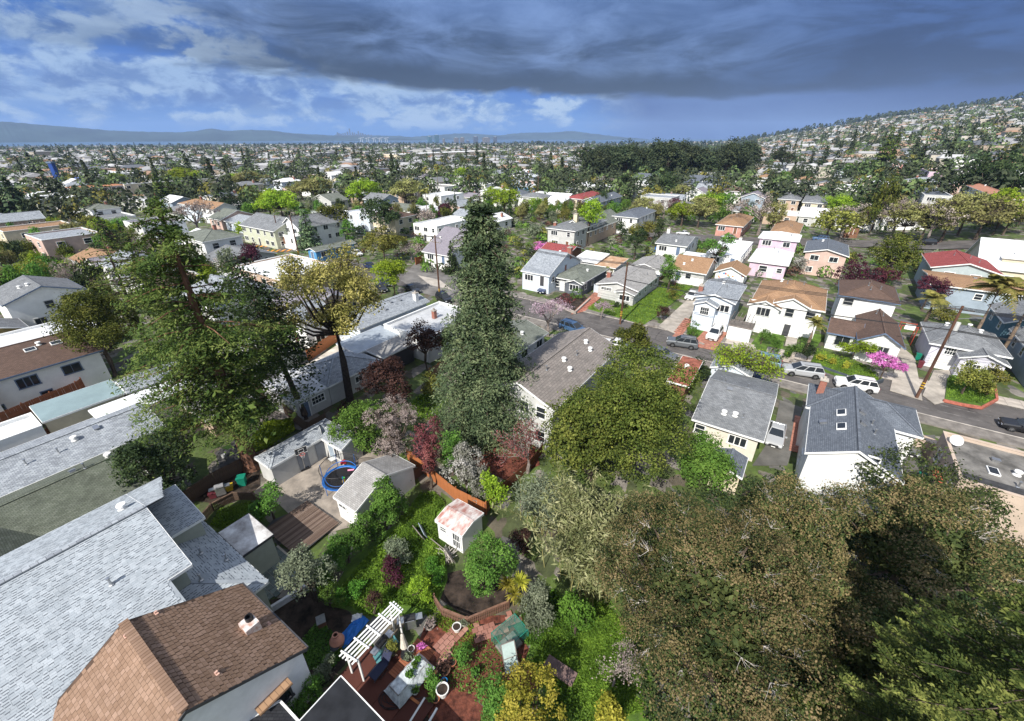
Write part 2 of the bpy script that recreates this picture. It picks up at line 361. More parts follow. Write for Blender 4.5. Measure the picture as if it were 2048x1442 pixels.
# leaves
LF={
'redwood':leafmat('redwood foliage',[(.012,.026,.007),(.045,.068,.014),(.115,.13,.035)],.2),
'spruce':leafmat('blue green conifer foliage',[(.018,.034,.016),(.060,.092,.045),(.16,.20,.10)],.2),
'oak':leafmat('live oak foliage',[(.012,.020,.004),(.052,.066,.012),(.125,.130,.028)],.2),
'bay':leafmat('dark green leaves',[(.012,.022,.008),(.036,.050,.016),(.080,.092,.030)],.2,hv=.003,vv=.12),
'planeleaf':leafmat('pale budding plane foliage',[(.09,.095,.03),(.16,.16,.055),(.25,.24,.10)],.3),
'baytip':leafmat('tan young leaf tips',[(.060,.058,.022),(.105,.085,.036),(.18,.135,.07)],.2,hv=.003,vv=.12),
'olivetip':leafmat('pale yellow olive leaf tips',[(.14,.14,.04),(.24,.22,.07),(.34,.30,.10)],.25,hv=.003,vv=.1),
'fir':leafmat('feathery yellow green foliage',[(.010,.018,.005),(.045,.055,.013),(.16,.16,.042)],.25),
'lime':leafmat('lime spring foliage',[(.07,.11,.012),(.15,.21,.018),(.25,.31,.03)],.4),
'green':leafmat('mid green foliage',[(.03,.06,.012),(.06,.12,.02),(.11,.18,.035)],.3),
'dark':leafmat('dark evergreen foliage',[(.010,.018,.008),(.022,.036,.014),(.045,.062,.022)],.15),
'euc':leafmat('eucalyptus foliage',[(.012,.020,.010),(.028,.038,.018),(.055,.064,.030)],.15),
'olive':leafmat('olive yellow foliage',[(.05,.06,.014),(.11,.115,.025),(.20,.19,.045)],.3),
'gold':leafmat('golden yellow foliage',[(.10,.12,.015),(.24,.23,.03),(.42,.38,.07)],.35),
'purple':leafmat('dark purple foliage',[(.020,.006,.010),(.045,.012,.020),(.075,.022,.032)],.2,hv=.01),
'redbud':leafmat('magenta blossom',[(.28,.07,.20),(.42,.12,.32),(.55,.22,.45)],.3,hv=.01,vv=.1),
'pinkish':leafmat('reddish pink blossom',[(.06,.018,.020),(.115,.035,.038),(.20,.075,.072)],.3,hv=.01),
'whitebl':leafmat('whitish blossom and twigs',[(.07,.075,.05),(.18,.175,.15),(.40,.38,.36)],.3,hv=.01),
'twig':leafmat('bare greyish twigs',[(.10,.08,.07),(.19,.155,.14),(.28,.24,.21)],.1,hv=.01),
'grey':leafmat('silvery grey green foliage',[(.045,.055,.035),(.10,.12,.075),(.19,.21,.14)],.2),
'bamboo':leafmat('pale bamboo foliage',[(.05,.06,.02),(.13,.14,.06),(.28,.27,.15)],.3),
'grass':leafmat('grass blades',[(.04,.075,.010),(.085,.145,.018),(.16,.24,.032)],.4,vv=.05),
'ivy':leafmat('ivy leaves',[(.02,.05,.01),(.05,.12,.015),(.10,.2,.03)],.3),
'fardark':leafmat('far dark crowns',[(.014,.02,.012),(.028,.037,.02),(.05,.06,.03)],.1),
'farmid':leafmat('far mid green crowns',[(.03,.045,.018),(.055,.075,.028),(.09,.11,.04)],.15),
'palm':leafmat('palm fronds',[(.05,.06,.012),(.12,.12,.03),(.24,.20,.06)],.2),
'brownred':leafmat('dull brown red foliage',[(.018,.010,.009),(.042,.022,.017),(.08,.044,.032)],.2,hv=.01),
'lilacb':leafmat('pale mauve blossom',[(.16,.11,.13),(.25,.18,.22),(.36,.28,.33)],.2,hv=.01),
}
# ================================================================ vegetation
def rng(seed): return np.random.default_rng(seed)
def unit(a): return a/np.maximum(1e-9,np.linalg.norm(a,axis=1,keepdims=True))
def leafquads(P,Nn,size,asp,g):
    n=len(P); T=unit(np.cross(Nn,g.normal(size=(n,3)))); B=np.cross(Nn,T)
    s=(size*g.uniform(.6,1.35,n))[:,None]
    V=np.stack([P-T*s*asp,P-B*s*.5,P+T*s*asp,P+B*s*.5],1).reshape(-1,3)
    return V
def quads(V): return np.arange(len(V),dtype=np.int32).reshape(-1,4)
def crown_pts(rx,ry,rz,nl,clumps,per,g,cr=.35,lob=.42,top=.25,low=-.55,cull=.62):
    """leaf clump centres on the upper and outer skin of several lobes"""
    L=[]
    while len(L)<nl:
        p=g.uniform(-1,1,3)
        if np.linalg.norm(p)<1 and p[2]>low: L.append(p*(1-lob*.8))
    L=np.array(L); lr=lob*g.uniform(.7,1.15,nl)
    C=[];Nn=[]
    per_l=max(1,clumps//nl)
    for i in range(nl):
        d=unit(g.normal(size=(per_l*2,3))); d=d[d[:,2]>-.55][:per_l]
        r=lr[i]*g.uniform(.72,1.05,len(d))[:,None]
        c=L[i]+d*r
        # drop clumps buried deep in another lobe
        keep=np.ones(len(c),bool)
        for j in range(nl):
            if j!=i: keep&=np.linalg.norm(c-L[j],axis=1)>lr[j]*cull
        C.append(c[keep]);Nn.append(d[keep])
    C=np.concatenate(C);Nn=np.concatenate(Nn); S=np.array([rx,ry,rz])
    C=C*S; k=len(C)
    P=np.repeat(C,per,0)+g.normal(size=(k*per,3))*cr*np.array([1,1,.7]); M=np.repeat(Nn,per,0)+g.normal(size=(k*per,3))*.65+np.array([0,0,.35])
    return P,unit(M),L*S,C
def limbs(mb,base,tips,r0,g,bend=.25,n=6):
    for t in tips:
        a=Vector(base); b=Vector(t); m=a.lerp(b,.5)+Vector((g.normal()*.3,g.normal()*.3,-(b-a).length*bend*.4))
        mb.tube([a,m,b],[r0,r0*.6,r0*.15],n,cap=False)
def twigs(mb,C,g,n,L=1.2,r=.035):
    idx=g.choice(len(C),min(n,len(C)),replace=False); ctr=Vector(C.mean(0))
    for i in idx:
        p=Vector(C[i]); base=(p-ctr).normalized()
        q0=p-base*L*.7
        for k in range(6):
            d=(base+Vector((g.normal(),g.normal(),g.normal()*.5))*.55).normalized(); l=L*g.uniform(.5,1); m=q0+d*l*.55+Vector((g.normal(),g.normal(),g.normal()))*.06*L
            mb.tube([q0,m,m+(d+Vector((g.normal(),g.normal(),g.normal()))*.4).normalized()*l*.5],[r,r*.6,r*.2],4,cap=False)
            mb.tube([m,m+(d+Vector((g.normal(),g.normal(),g.normal()))*.8).normalized()*l*.4],[r*.5,r*.15],3,cap=False)
def broad(w,d,h,kind,seed,nleaf=2400,leaf=.35,trunkfrac=.3,nl=9,asp=.7,bark=None,branches=0,tip=None,cr=None,clump=14,lob=.42,tr=None,pale=0,low=-.55,cull=.62,core=0):
    g=rng(seed); rz=h*(1-trunkfrac)/2; cz=h-rz
    P,M,L,C=crown_pts(w/2,d/2,rz,nl,max(nl,int(nleaf/clump*1.3)),clump,g,cr=cr or leaf*1.25,lob=lob,low=low,cull=cull)
    P=P+np.array([0,0,cz]); L=L+np.array([0,0,cz]); C=C+np.array([0,0,cz])
    P[:,2]=np.maximum(P[:,2],.15)
    V=leafquads(P,M,leaf,asp,g); mi=None
    if tip:
        Cr=np.repeat(C,clump,0); up=unit(Cr-np.array([0,0,cz-rz*.8])); dd=((P-Cr)*up).sum(1)/(cr or leaf*1.25); mi=(dd*.45+np.repeat(g.normal(size=len(C)),clump)*.45+g.normal(size=len(dd))*.25>-.02).astype(np.int32)
    if core:
        q=unit(g.normal(size=(core,3)))*(g.uniform(0,1,core)**.4)[:,None]*np.array([w,d,rz*1.7])*.25; q[:,2]=np.maximum(q[:,2],low*rz*.8); q[:,2]+=cz; V=np.concatenate([V,leafquads(q,unit(g.normal(size=(core,3))+[0,0,1]),.2,1,g)])
        if mi is not None: mi=np.concatenate([mi,np.zeros(core,np.int32)])
    cm=fastmesh('crown',V,quads(V),[LF[kind],LF[tip]] if tip else LF[kind],mi)
    mb=MB(); r0=tr or max(.09,h*.022)
    top=max(.3,cz-rz*.35)
    mb.tube([(0,0,-.3),(g.normal()*.1,g.normal()*.1,top*.5),(0,0,top)],[r0*1.25,r0,r0*.8],8,cap=False)
    limbs(mb,(0,0,top*.85),L,r0*.55,g)
    if branches: twigs(mb,C,g,branches,L=w*.12)
    tm=mb.mesh('trunk',bark or BARK)
    bm=None
    if pale:
        b=MB(); twigs(b,C+np.array([0,0,.1]),g,pale,L=1.0,r=.014); bm=b.mesh('bare_branches',BARKP)
    return tm,cm,bm
def conifer(w,h,kind,seed,nleaf=6000,leaf=.3,asp=1.0,z0=.12,levels=34,pw=.9,droop=.18,irr=.25,bark=None,gap=None,trunk=True,tr=None,upturn=0,fine=.14,lean=(0,0),nb0=5,core=0):
    g=rng(seed); Pl=[];Nl=[];mb=MB(); r0=tr or h*.022; lx,ly=lean
    ax=lambda z:(lx*z/h,ly*z/h)
    mb.tube([(0,0,-.3),(0,0,.6),(*ax(h*.5),h*.5),(*ax(h),h)],[r0*1.7,r0*1.15,r0*.65,.02],10,cap=False)
    tot=0; B=[]
    for i in range(levels):
        f=(i+g.uniform(-.3,.3))/levels; f=min(.985,max(0,f)); z=h*(z0+(1-z0)*f); Rr=w/2*((1-f)**pw)*(.95+.05*math.sin(f*11+seed))
        nb=int(nb0+5*(1-f))
        for k in range(nb):
            a=g.uniform(0,2*math.pi); L=max(.3,Rr*g.uniform(1-irr*1.4,1+irr*.5)+.2)
            gf=gap(a,f) if gap else None
            if gf is True: continue
            if gf: L*=gf
            B.append((z,a,L)); tot+=L**1.25
    for z,a,L in B:
        n=max(4,int(nleaf*L**1.25/tot)); t=g.beta(2.1,1.4,n)*L; side=g.normal(size=n)*(.10+.24*np.sin(np.clip(t/L,0,1)*math.pi*.9))*L*.55
        zz=z-t*droop*(t/L)+upturn*(t/L)**3*L+g.normal(size=n)*fine*(1+.1*L)-np.abs(side)*.18
        x=np.cos(a)*t-np.sin(a)*side; y=np.sin(a)*t+np.cos(a)*side; ox,oy=ax(z)
        Pl.append(np.stack([x+ox,y+oy,zz],1)); Nl.append(np.stack([g.normal(size=n)*.5+np.cos(a)*.3,g.normal(size=n)*.5+np.sin(a)*.3,np.ones(n)*.8],1))
        if L>1.2 and g.random()<.75:
            o=Vector((ox,oy,z)); e=Vector((math.cos(a)*L*.85+ox,math.sin(a)*L*.85+oy,z-L*.7*droop)); mb.tube([o,o.lerp(e,.5)+Vector((0,0,.12*L*.4)),e],[.02+.012*L,.02+.006*L,.012],4,cap=False)
    P=np.concatenate(Pl);M=unit(np.concatenate(Nl)); P[:,2]=np.maximum(P[:,2],.1)
    V=leafquads(P,M,leaf,asp,g)
    if core:
        f=g.uniform(0,.96,core)**1.25; z=h*(z0+(1-z0)*f); rr=w/2*(1-f)**pw*.62*np.sqrt(g.uniform(0,1,core)); th=g.uniform(0,6.283,core); Pc=np.stack([rr*np.cos(th)+lx*z/h,rr*np.sin(th)+ly*z/h,z-.2*rr],1); V=np.concatenate([V,leafquads(Pc,unit(g.normal(size=(core,3))+[0,0,1]),.34,1,g)])
    return mb.mesh('trunk',bark or BARK),fastmesh('crown',V,quads(V),LF[kind]),None
def bare(w,h,kind,seed,n=1500,leaf=.12,bark=None,dens=1):
    """many fine upward fanning twigs with a haze of buds"""
    g=rng(seed); mb=MB(); P=[]
    def grow(p,d,L,r,lv):
        q=p+d*L; mb.tube([p,p.lerp(q,.5)+Vector((g.normal(),g.normal(),g.normal()))*L*.05,q],[r,r*.8,r*.55],4 if lv else 6,cap=False)
        if lv>=3:
            for k in range(4): P.append(p.lerp(q,g.random()))
            P.append(q)
        if lv<4:
            for k in range(3 if lv else 5):
                e=(d+Vector((g.normal(),g.normal(),g.normal()*.5+.12))*.62).normalized(); grow(q,e,L*g.uniform(.6,.82),max(.012,r*.52),lv+1)
    grow(Vector((0,0,0)),Vector((0,0,1)),h*.25,h*.022,0)
    P=np.array([tuple(p) for p in P]); s=P.max(0)-P.min(0); sx=w/max(.1,(s[0]+s[1])/2); szz=h/max(.1,P[:,2].max())
    for i,v in enumerate(mb.v): mb.v[i]=(v[0]*sx,v[1]*sx,v[2]*szz)
    P*=np.array([sx,sx,szz]); idx=g.integers(0,len(P),n); P=P[idx]+g.normal(size=(n,3))*.22
    V=leafquads(P,unit(g.normal(size=(n,3))+[0,0,.5]),leaf,.8,g)
    return mb.mesh('trunk',bark or mat('pale grey bark',(.24,.20,.18),.9,.25,3)),fastmesh('crown',V,quads(V),LF[kind]),None
def palm(w,h,seed,nf=26,fan=False,kind='palm',sag=1.0):
    g=rng(seed); mb=MB(); mb.tube([(0,0,-.2),(.1,.05,h*.5),(0,0,h-w*.1)],[.28,.2,.19],9,cap=False); V=[]
    top=Vector((0,0,h-w*.12))
    for k in range(nf):
        a=g.uniform(0,6.283); e=g.uniform(-.35,1.25); L=w/2*g.uniform(.85,1.15); d=Vector((math.cos(a)*math.cos(e),math.sin(a)*math.cos(e),math.sin(e)))
        S=14; prev=None
        for i in range(1,S+1):
            t=i/S; p=top+d*L*t+Vector((0,0,-sag*L*.55*t*t)); tan=(d+Vector((0,0,-1.1*sag*t))).normalized(); sd_=tan.cross(Vector((0,0,1)))
            if sd_.length<.05: sd_=Vector((1,0,0))
            sd_.normalize(); wl=L*.26*math.sin(min(1,t*1.15+.12)*math.pi*.93)+.05
            for s_ in (-1,1):
                q=p+sd_*s_*wl+tan*wl*.55+Vector((0,0,-wl*.35)); wv=tan*L*.035
                V+=[tuple(p-wv),tuple(p+wv),tuple(q+wv*.4),tuple(q-wv*.4)]
    V=np.array(V); return mb.mesh('trunk',mat('palm trunk',(.19,.14,.10),.95,.3,3,bump=.8,bscale=10)),fastmesh('fronds',V,quads(V),LF[kind]),None
def bamboo(w,d,h,seed,n=9000,kind='bamboo'):
    g=rng(seed); mb=MB(); P=[];M=[]
    nc=60
    for k in range(nc):
        x=g.normal()*w*.2;y=g.normal()*d*.2; a=g.uniform(0,6.28); l=g.uniform(.1,.45)*h; H=h*g.uniform(.7,1.05)
        pts=[Vector((x+math.cos(a)*l*t**2.2,y+math.sin(a)*l*t**2.2,H*(t-.18*t**4))) for t in (0,.35,.7,1)]
        mb.tube(pts,[.035,.03,.02,.008],4,cap=False)
        m=n//nc; t=g.uniform(.3,1,m)
        q=np.stack([x+np.cos(a)*l*t**2.2,y+np.sin(a)*l*t**2.2,H*(t-.18*t**4)],1)+g.normal(size=(m,3))*[.35,.35,.25]; P.append(q)
    P=np.concatenate(P); Nn=unit(g.normal(size=P.shape)+[0,0,.6]); V=leafquads(P,Nn,.10,2.0,g)
    return mb.mesh('canes',mat('bamboo cane',(.33,.30,.12),.6,.2,2)),fastmesh('crown',V,quads(V),LF[kind]),None
def rosette(seed,L=1.0,n=60,kind='gold'):
    g=rng(seed); V=[]
    for k in range(n):
        a=g.uniform(0,6.283); e=g.uniform(.0,1.4); l=L*g.uniform(.8,1.1); d=Vector((math.cos(a)*math.cos(e),math.sin(a)*math.cos(e),math.sin(e))); s=Vector((-math.sin(a),math.cos(a),0))*.045*L
        p0=Vector((0,0,0)); p1=d*l*.55; p2=d*l+Vector((0,0,-.18*l))
        V+=[tuple(p0-s*.6),tuple(p0+s*.6),tuple(p1+s),tuple(p1-s)]; V+=[tuple(p1-s),tuple(p1+s),tuple(p2+s*.2),tuple(p2-s*.2)]
    V=np.array(V); return fastmesh('leaf_rosette',V,quads(V),LF[kind])
def put_plant(name,label,cat,parts,x,y,z,rz=0,sc=(1,1,1),group=None):
    t=thing(name,label,cat,(x,y,z),rz,group); t.scale=sc
    tm,cm,bm=parts
    if tm: link('trunk' if 'cane' not in tm.name else 'cane',tm,t)
    if cm: link('crown' if 'frond' not in cm.name else 'frond',cm,t)
    if bm: link('bare_branch',bm,t)['kind']='stuff'
    return t
def spot(px,yb,yt,wpx,z=None):
    if z is None: x,y,z=GT(px,yb)
    else: x,y=G(px,yb,z)
    h=max(.4,zat(x,y,yt)-z); fd=y*math.cos(PITCH)-(z+h/2-CH)*math.sin(PITCH); w=wpx/F*fd
    return x,y,z,h,w

# ================================================================ windows, doors
WM={}
def win_mesh(w,h,style='hung',fm=None):
    k=(round(w,1),round(h,1),style,fm.name)
    if k in WM: return WM[k]
    w,h=k[0],k[1]; b=MB(); t=.11; d=.12
    b.box((0,-.02,h/2+t/2),(w+2*t,d,t)); b.box((0,-.03,-h/2-t/2),(w+2*t+.1,d+.06,t))
    for s in (-1,1): b.box((s*(w/2+t/2),-.02,0),(t,d,h))
    if style=='hung': b.box((0,-.03,0),(w,.05,.05))
    if style=='slide': b.box((0,-.03,0),(.05,.05,h))
    if style=='triple':
        for s in (-1,1): b.box((s*w/6,-.03,0),(.09,.06,h))
    if style=='grid':
        b.box((0,-.03,0),(w,.05,.04))
        for s in (-.5,0,.5): b.box((s*w/2,-.028,0),(.04,.05,h))
    fr=b.mesh('window',fm); p=MB(); p.box((0,-.012,0),(w,.024,h)); pn=p.mesh('pane',glass)
    WM[k]=(fr,pn); return WM[k]
def add_window(root,c,rz,w,h,style='hung',fm=None):
    fr,pn=win_mesh(w,h,style,fm or TRIM); a=link('window',fr,root); a.location=c; a.rotation_euler=(0,0,rz); b=link('pane',pn,a); return a
DM={}
def add_door(root,c,rz,w=.95,h=2.1,col=None):
    col=col or BTRIM; k=(w,h,col.name)
    if k not in DM:
        b=MB(); b.box((0,-.03,h/2),(w,.08,h))
        for s in (-1,1): b.box((s*w*.22,-.075,h*.7),(w*.3,.02,h*.35)); b.box((s*w*.22,-.075,h*.28),(w*.3,.02,h*.3))
        f=MB()
        for s in (-1,1): f.box((s*(w/2+.05),-.045,h/2),(.1,.12,h+.1))
        f.box((0,-.045,h+.05),(w,.12,.1)); DM[k]=(b.mesh('door',col),f.mesh('door_frame',TRIM))
    a=link('door',DM[k][0],root); a.location=c; a.rotation_euler=(0,0,rz); link('door_frame',DM[k][1],a); return a
def add_garage(root,c,rz,w=2.6,h=2.1,fm=None):
    k=('g',w,h)
    if k not in DM:
        b=MB()
        for i in range(4): b.box((0,-.03,h*(i+.5)/4),(w,.07,h/4-.03))
        b.box((0,.0,h/2),(w,.05,h)); DM[k]=b.mesh('garage_door',WHITE)
    a=link('garage_door',DM[k],root); a.location=c; a.rotation_euler=(0,0,rz); return a

# ================================================================ houses
def roof_geo(w,d,z,kind,pitch,o=.45,th=.16):
    """returns top polygons [(pts,uv)], edge polygons and wall gable extras; origin at footprint centre"""
    a=w/2+o; b=d/2+o; T=[]; 
    def P(pts,u,v,org):
        u,v,org=Vector(u),Vector(v),Vector(org); u.normalize(); v.normalize()
        T.append((pts,[((Vector(p)-org).dot(u),(Vector(p)-org).dot(v)) for p in pts]))
    zl=z-o*pitch
    if kind=='gy':   # ridge along local y
        zr=z+w/2*pitch
        P([(-a,b,zl),(-a,-b,zl),(0,-b,zr),(0,b,zr)],(0,1,0),(1,0,pitch),(-a,-b,zl)); P([(a,-b,zl),(a,b,zl),(0,b,zr),(0,-b,zr)],(0,1,0),(-1,0,pitch),(a,-b,zl))
    elif kind=='gx':
        zr=z+d/2*pitch
        P([(-a,-b,zl),(a,-b,zl),(a,0,zr),(-a,0,zr)],(1,0,0),(0,1,pitch),(-a,-b,zl)); P([(a,b,zl),(-a,b,zl),(-a,0,zr),(a,0,zr)],(1,0,0),(0,-1,pitch),(-a,b,zl))
    elif kind=='hip':
        if d>=w:
            zr=z+w/2*pitch; r=(d-w)/2
            A,B,C,D=(-a,-b,zl),(a,-b,zl),(a,b,zl),(-a,b,zl); E,F_=(0,-r,zr),(0,r,zr)
            P([D,A,E,F_],(0,1,0),(1,0,pitch),A);P([B,C,F_,E],(0,1,0),(-1,0,pitch),B);P([A,B,E],(1,0,0),(0,1,pitch),A);P([C,D,F_],(1,0,0),(0,-1,pitch),C)
        else:
            zr=z+d/2*pitch; r=(w-d)/2
            A,B,C,D=(-a,-b,zl),(a,-b,zl),(a,b,zl),(-a,b,zl); E,F_=(-r,0,zr),(r,0,zr)
            P([A,B,F_,E],(1,0,0),(0,1,pitch),A);P([C,D,E,F_],(1,0,0),(0,-1,pitch),C);P([D,A,E],(0,1,0),(1,0,pitch),A);P([B,C,F_],(0,1,0),(-1,0,pitch),B)
    elif kind=='shed+':  # rises towards +y
        P([(-a,-b,z),(a,-b,z),(a,b,z+(2*b)*pitch),(-a,b,z+2*b*pitch)],(1,0,0),(0,1,pitch),(-a,-b,z))
    elif kind=='shed-x':  # falls towards +x
        P([(-a,-b,z+2*a*pitch),(a,-b,z),(a,b,z),(-a,b,z+2*a*pitch)],(0,1,0),(1,0,-pitch),(-a,-b,z))
    return T
def volume(root,cx,cy,w,d,z0,ze,kind,pitch,wall,roof,trim,o=.45,rz=0,tabs=None,label=None,walls=True):
    """one block of a building: wall, roof and fascia parts under root"""
    c,s=math.cos(rz),math.sin(rz)
    tr=lambda p:(cx+p[0]*c-p[1]*s, cy+p[0]*s+p[1]*c, p[2])
    mb=MB(); a,b=w/2,d/2
    if walls:
        if kind=='flat':
            t=.18; top=ze+.0; rz0=ze-.38
            for (x0,y0,x1,y1) in ((-a,-b,a,-b+t),(-a,b-t,a,b),(-a,-b+t,-a+t,b-t),(a-t,-b+t,a,b-t)):
                pts=[(x0,y0),(x1,y0),(x1,y1),(x0,y1)]
                q=[tr((x,y,z0)) for x,y in pts]; p=[tr((x,y,top)) for x,y in pts]
                mb.poly(p)
                for i in range(4): j=(i+1)%4; mb.poly([q[i],q[j],p[j],p[i]])
        else:
            if kind=='gy': prof=[(-a,ze-.03),(0,ze+a*pitch-.09),(a,ze-.03)]; 
            fr=[(-a,-b),(a,-b),(a,b),(-a,b)]
            zt=[ze-.05]*4
            if kind=='shed+': zt=[ze-.05,ze-.05,ze+2*b*pitch-.05,ze+2*b*pitch-.05]
            if kind=='shed-x': zt=[ze+2*a*pitch-.05,ze-.05,ze-.05,ze+2*a*pitch-.05]
            for i in range(4):
                j=(i+1)%4; P=[(*fr[i],z0),(*fr[j],z0),(*fr[j],zt[j]),(*fr[i],zt[i])]
                if kind=='gy' and i in(0,2): P.insert(3,(0,fr[i][1],ze+a*pitch-.12))
                if kind=='gx' and i in(1,3): P.insert(3,(fr[i][0],0,ze+b*pitch-.12))
                mb.poly([tr(p) for p in P])
        mb.build('wall',wall,root)
    if kind=='flat':
        m=MB(); q=.18; m.poly([tr((-a+q,-b+q,ze-.3)),tr((a-q,-b+q,ze-.3)),tr((a-q,b-q,ze-.3)),tr((-a+q,b-q,ze-.3))]); r=m.build('roof',roof,root)
        f=MB(); 
        for (x0,y0,x1,y1) in ((-a-.04,-b-.04,a+.04,-b+q+.04),(-a-.04,b-q-.04,a+.04,b+.04),(-a-.04,-b+q+.04,-a+q+.04,b-q-.04),(a-q-.04,-b+q+.04,a+.04,b-q-.04)):
            f.box(tr(((x0+x1)/2,(y0+y1)/2,ze+.045)),(x1-x0,y1-y0,.09),rz=rz)
        f.build('coping',trim,root); return r
    T=roof_geo(w,d,ze,kind,pitch,o)
    m=MB(); th=.13
    for pts,uv in T: m.poly([tr((p[0],p[1],p[2]+.02)) for p in pts],uv)
    for pts,uv in T: m.poly([tr((p[0],p[1],p[2]-th+.02)) for p in pts[::-1]],uv[::-1])
    r=m.build('roof',roof,root)
    # fascia along free edges
    f=MB(); edges={}
    for pts,uv in T:
        for i in range(len(pts)):
            p,q=pts[i],pts[(i+1)%len(pts)]; k=frozenset((tuple(round(x,3) for x in p),tuple(round(x,3) for x in q))); edges[k]=edges.get(k,0)+1; 
    for k,n in edges.items():
        if n==1 and len(k)==2:
            p,q=[Vector(x) for x in k]; mid=(p+q)/2; out=Vector((mid.x,mid.y,0)); 
            if abs(p.x-q.x)<.01: out=Vector((math.copysign(1,mid.x),0,0))
            else: out=Vector((0,math.copysign(1,mid.y),0))
            P=[p+out*.0,q+out*.0,q+out*.04,p+out*.04]; lo=[v+Vector((0,0,-.19)) for v in P]; hi=[v+Vector((0,0,.015)) for v in P]
            P8=[tr(v) for v in lo]+[tr(v) for v in hi]
            for qd in ((0,1,5,4),(1,2,6,5),(2,3,7,6),(3,0,4,7),(4,5,6,7),(3,2,1,0)): f.poly([P8[i] for i in qd])
    f.build('fascia',trim,root)
    # ridge caps
    rc=MB()
    for k,n in edges.items():
        if n==2:
            p,q=[Vector(x) for x in k]; rc.bar(tr(p+Vector((0,0,.03))),tr(q+Vector((0,0,.03))),.26,.05)
    if rc.v: rc.build('ridge_cap',roof,root)
    return r
def roof_z(w,d,ze,kind,pitch,x,y):
    if kind=='gy': return ze+(w/2-abs(x))*pitch
    if kind=='gx': return ze+(d/2-abs(y))*pitch
    if kind=='hip': return ze+min(w/2-abs(x),d/2-abs(y),min(w,d)/2)*pitch
    if kind=='flat': return ze-.3
    if kind=='shed+': return ze+(y+d/2+.3)*pitch
    if kind=='shed-x': return ze+(w/2-x+.3)*pitch
VM={}
def add_vent(root,x,y,z,kind='pipe'):
    if kind not in VM:
        b=MB()
        if kind=='pipe': b.lathe([(.16,0),(.07,.06),(.06,.45),(.10,.46),(.10,.56),(0,.58)],8); VM[kind]=('vent_pipe',b.mesh('vent_pipe',STEEL))
        if kind=='cap': b.lathe([(.30,-.02),(.26,.05),(.16,.12),(.16,.28),(.30,.30),(.27,.42),(0,.46)],10); VM[kind]=('roof_vent',b.mesh('roof_vent',WHITE))
        if kind=='box': b.box((0,0,.1),(.5,.4,.22)); b.box((0,0,.23),(.58,.48,.04)); VM[kind]=('roof_vent',b.mesh('roof_vent',STEEL))
        if kind=='sky': b.box((0,0,.06),(.75,1.1,.14)); b.box((0,0,.135),(.6,.95,.02),mi=1); VM[kind]=('skylight',b.mesh('skylight',[TRIM,glass]))
    n,me=VM[kind]; o=link(n,me,root); o.location=(x,y,z); return o
def add_chimney(root,x,y,z,h=1.6,s=.7,m=None):
    b=MB(); b.box((x,y,z+h/2-.4),(s,s,h+.8)); o=b.build('chimney',m or BRICK,root)
    b=MB(); b.box((x,y,z+h+.06),(s+.16,s+.16,.12)); b.lathe([(.13,0),(.15,.3),(.1,.32)],8,(x,y,z+h+.12)); b.build('chimney_cap',CONC,o); return o
RECT={}
def rect(A,B,C,ze,snap=True,zg=0,cside=1,base=-34):
    """eave rectangle from the picture positions of front-left, front-right and one rear corner at height ze"""
    a=Vector(G(*A,ze+zg)); b=Vector(G(*B,ze+zg)); c=Vector(G(*C,ze+zg)); an=math.atan2(b.y-a.y,b.x-a.x)
    if snap: an=R(base)
    u=Vector((math.cos(an),math.sin(an))); v=Vector((-u.y,u.x)); m=(a+b)/2
    w=abs((b-a).dot(u)); d=(c-m).dot(v); ctr=m+v*d/2
    # shift to fit
    return ctr.x,ctr.y,w,abs(d),an
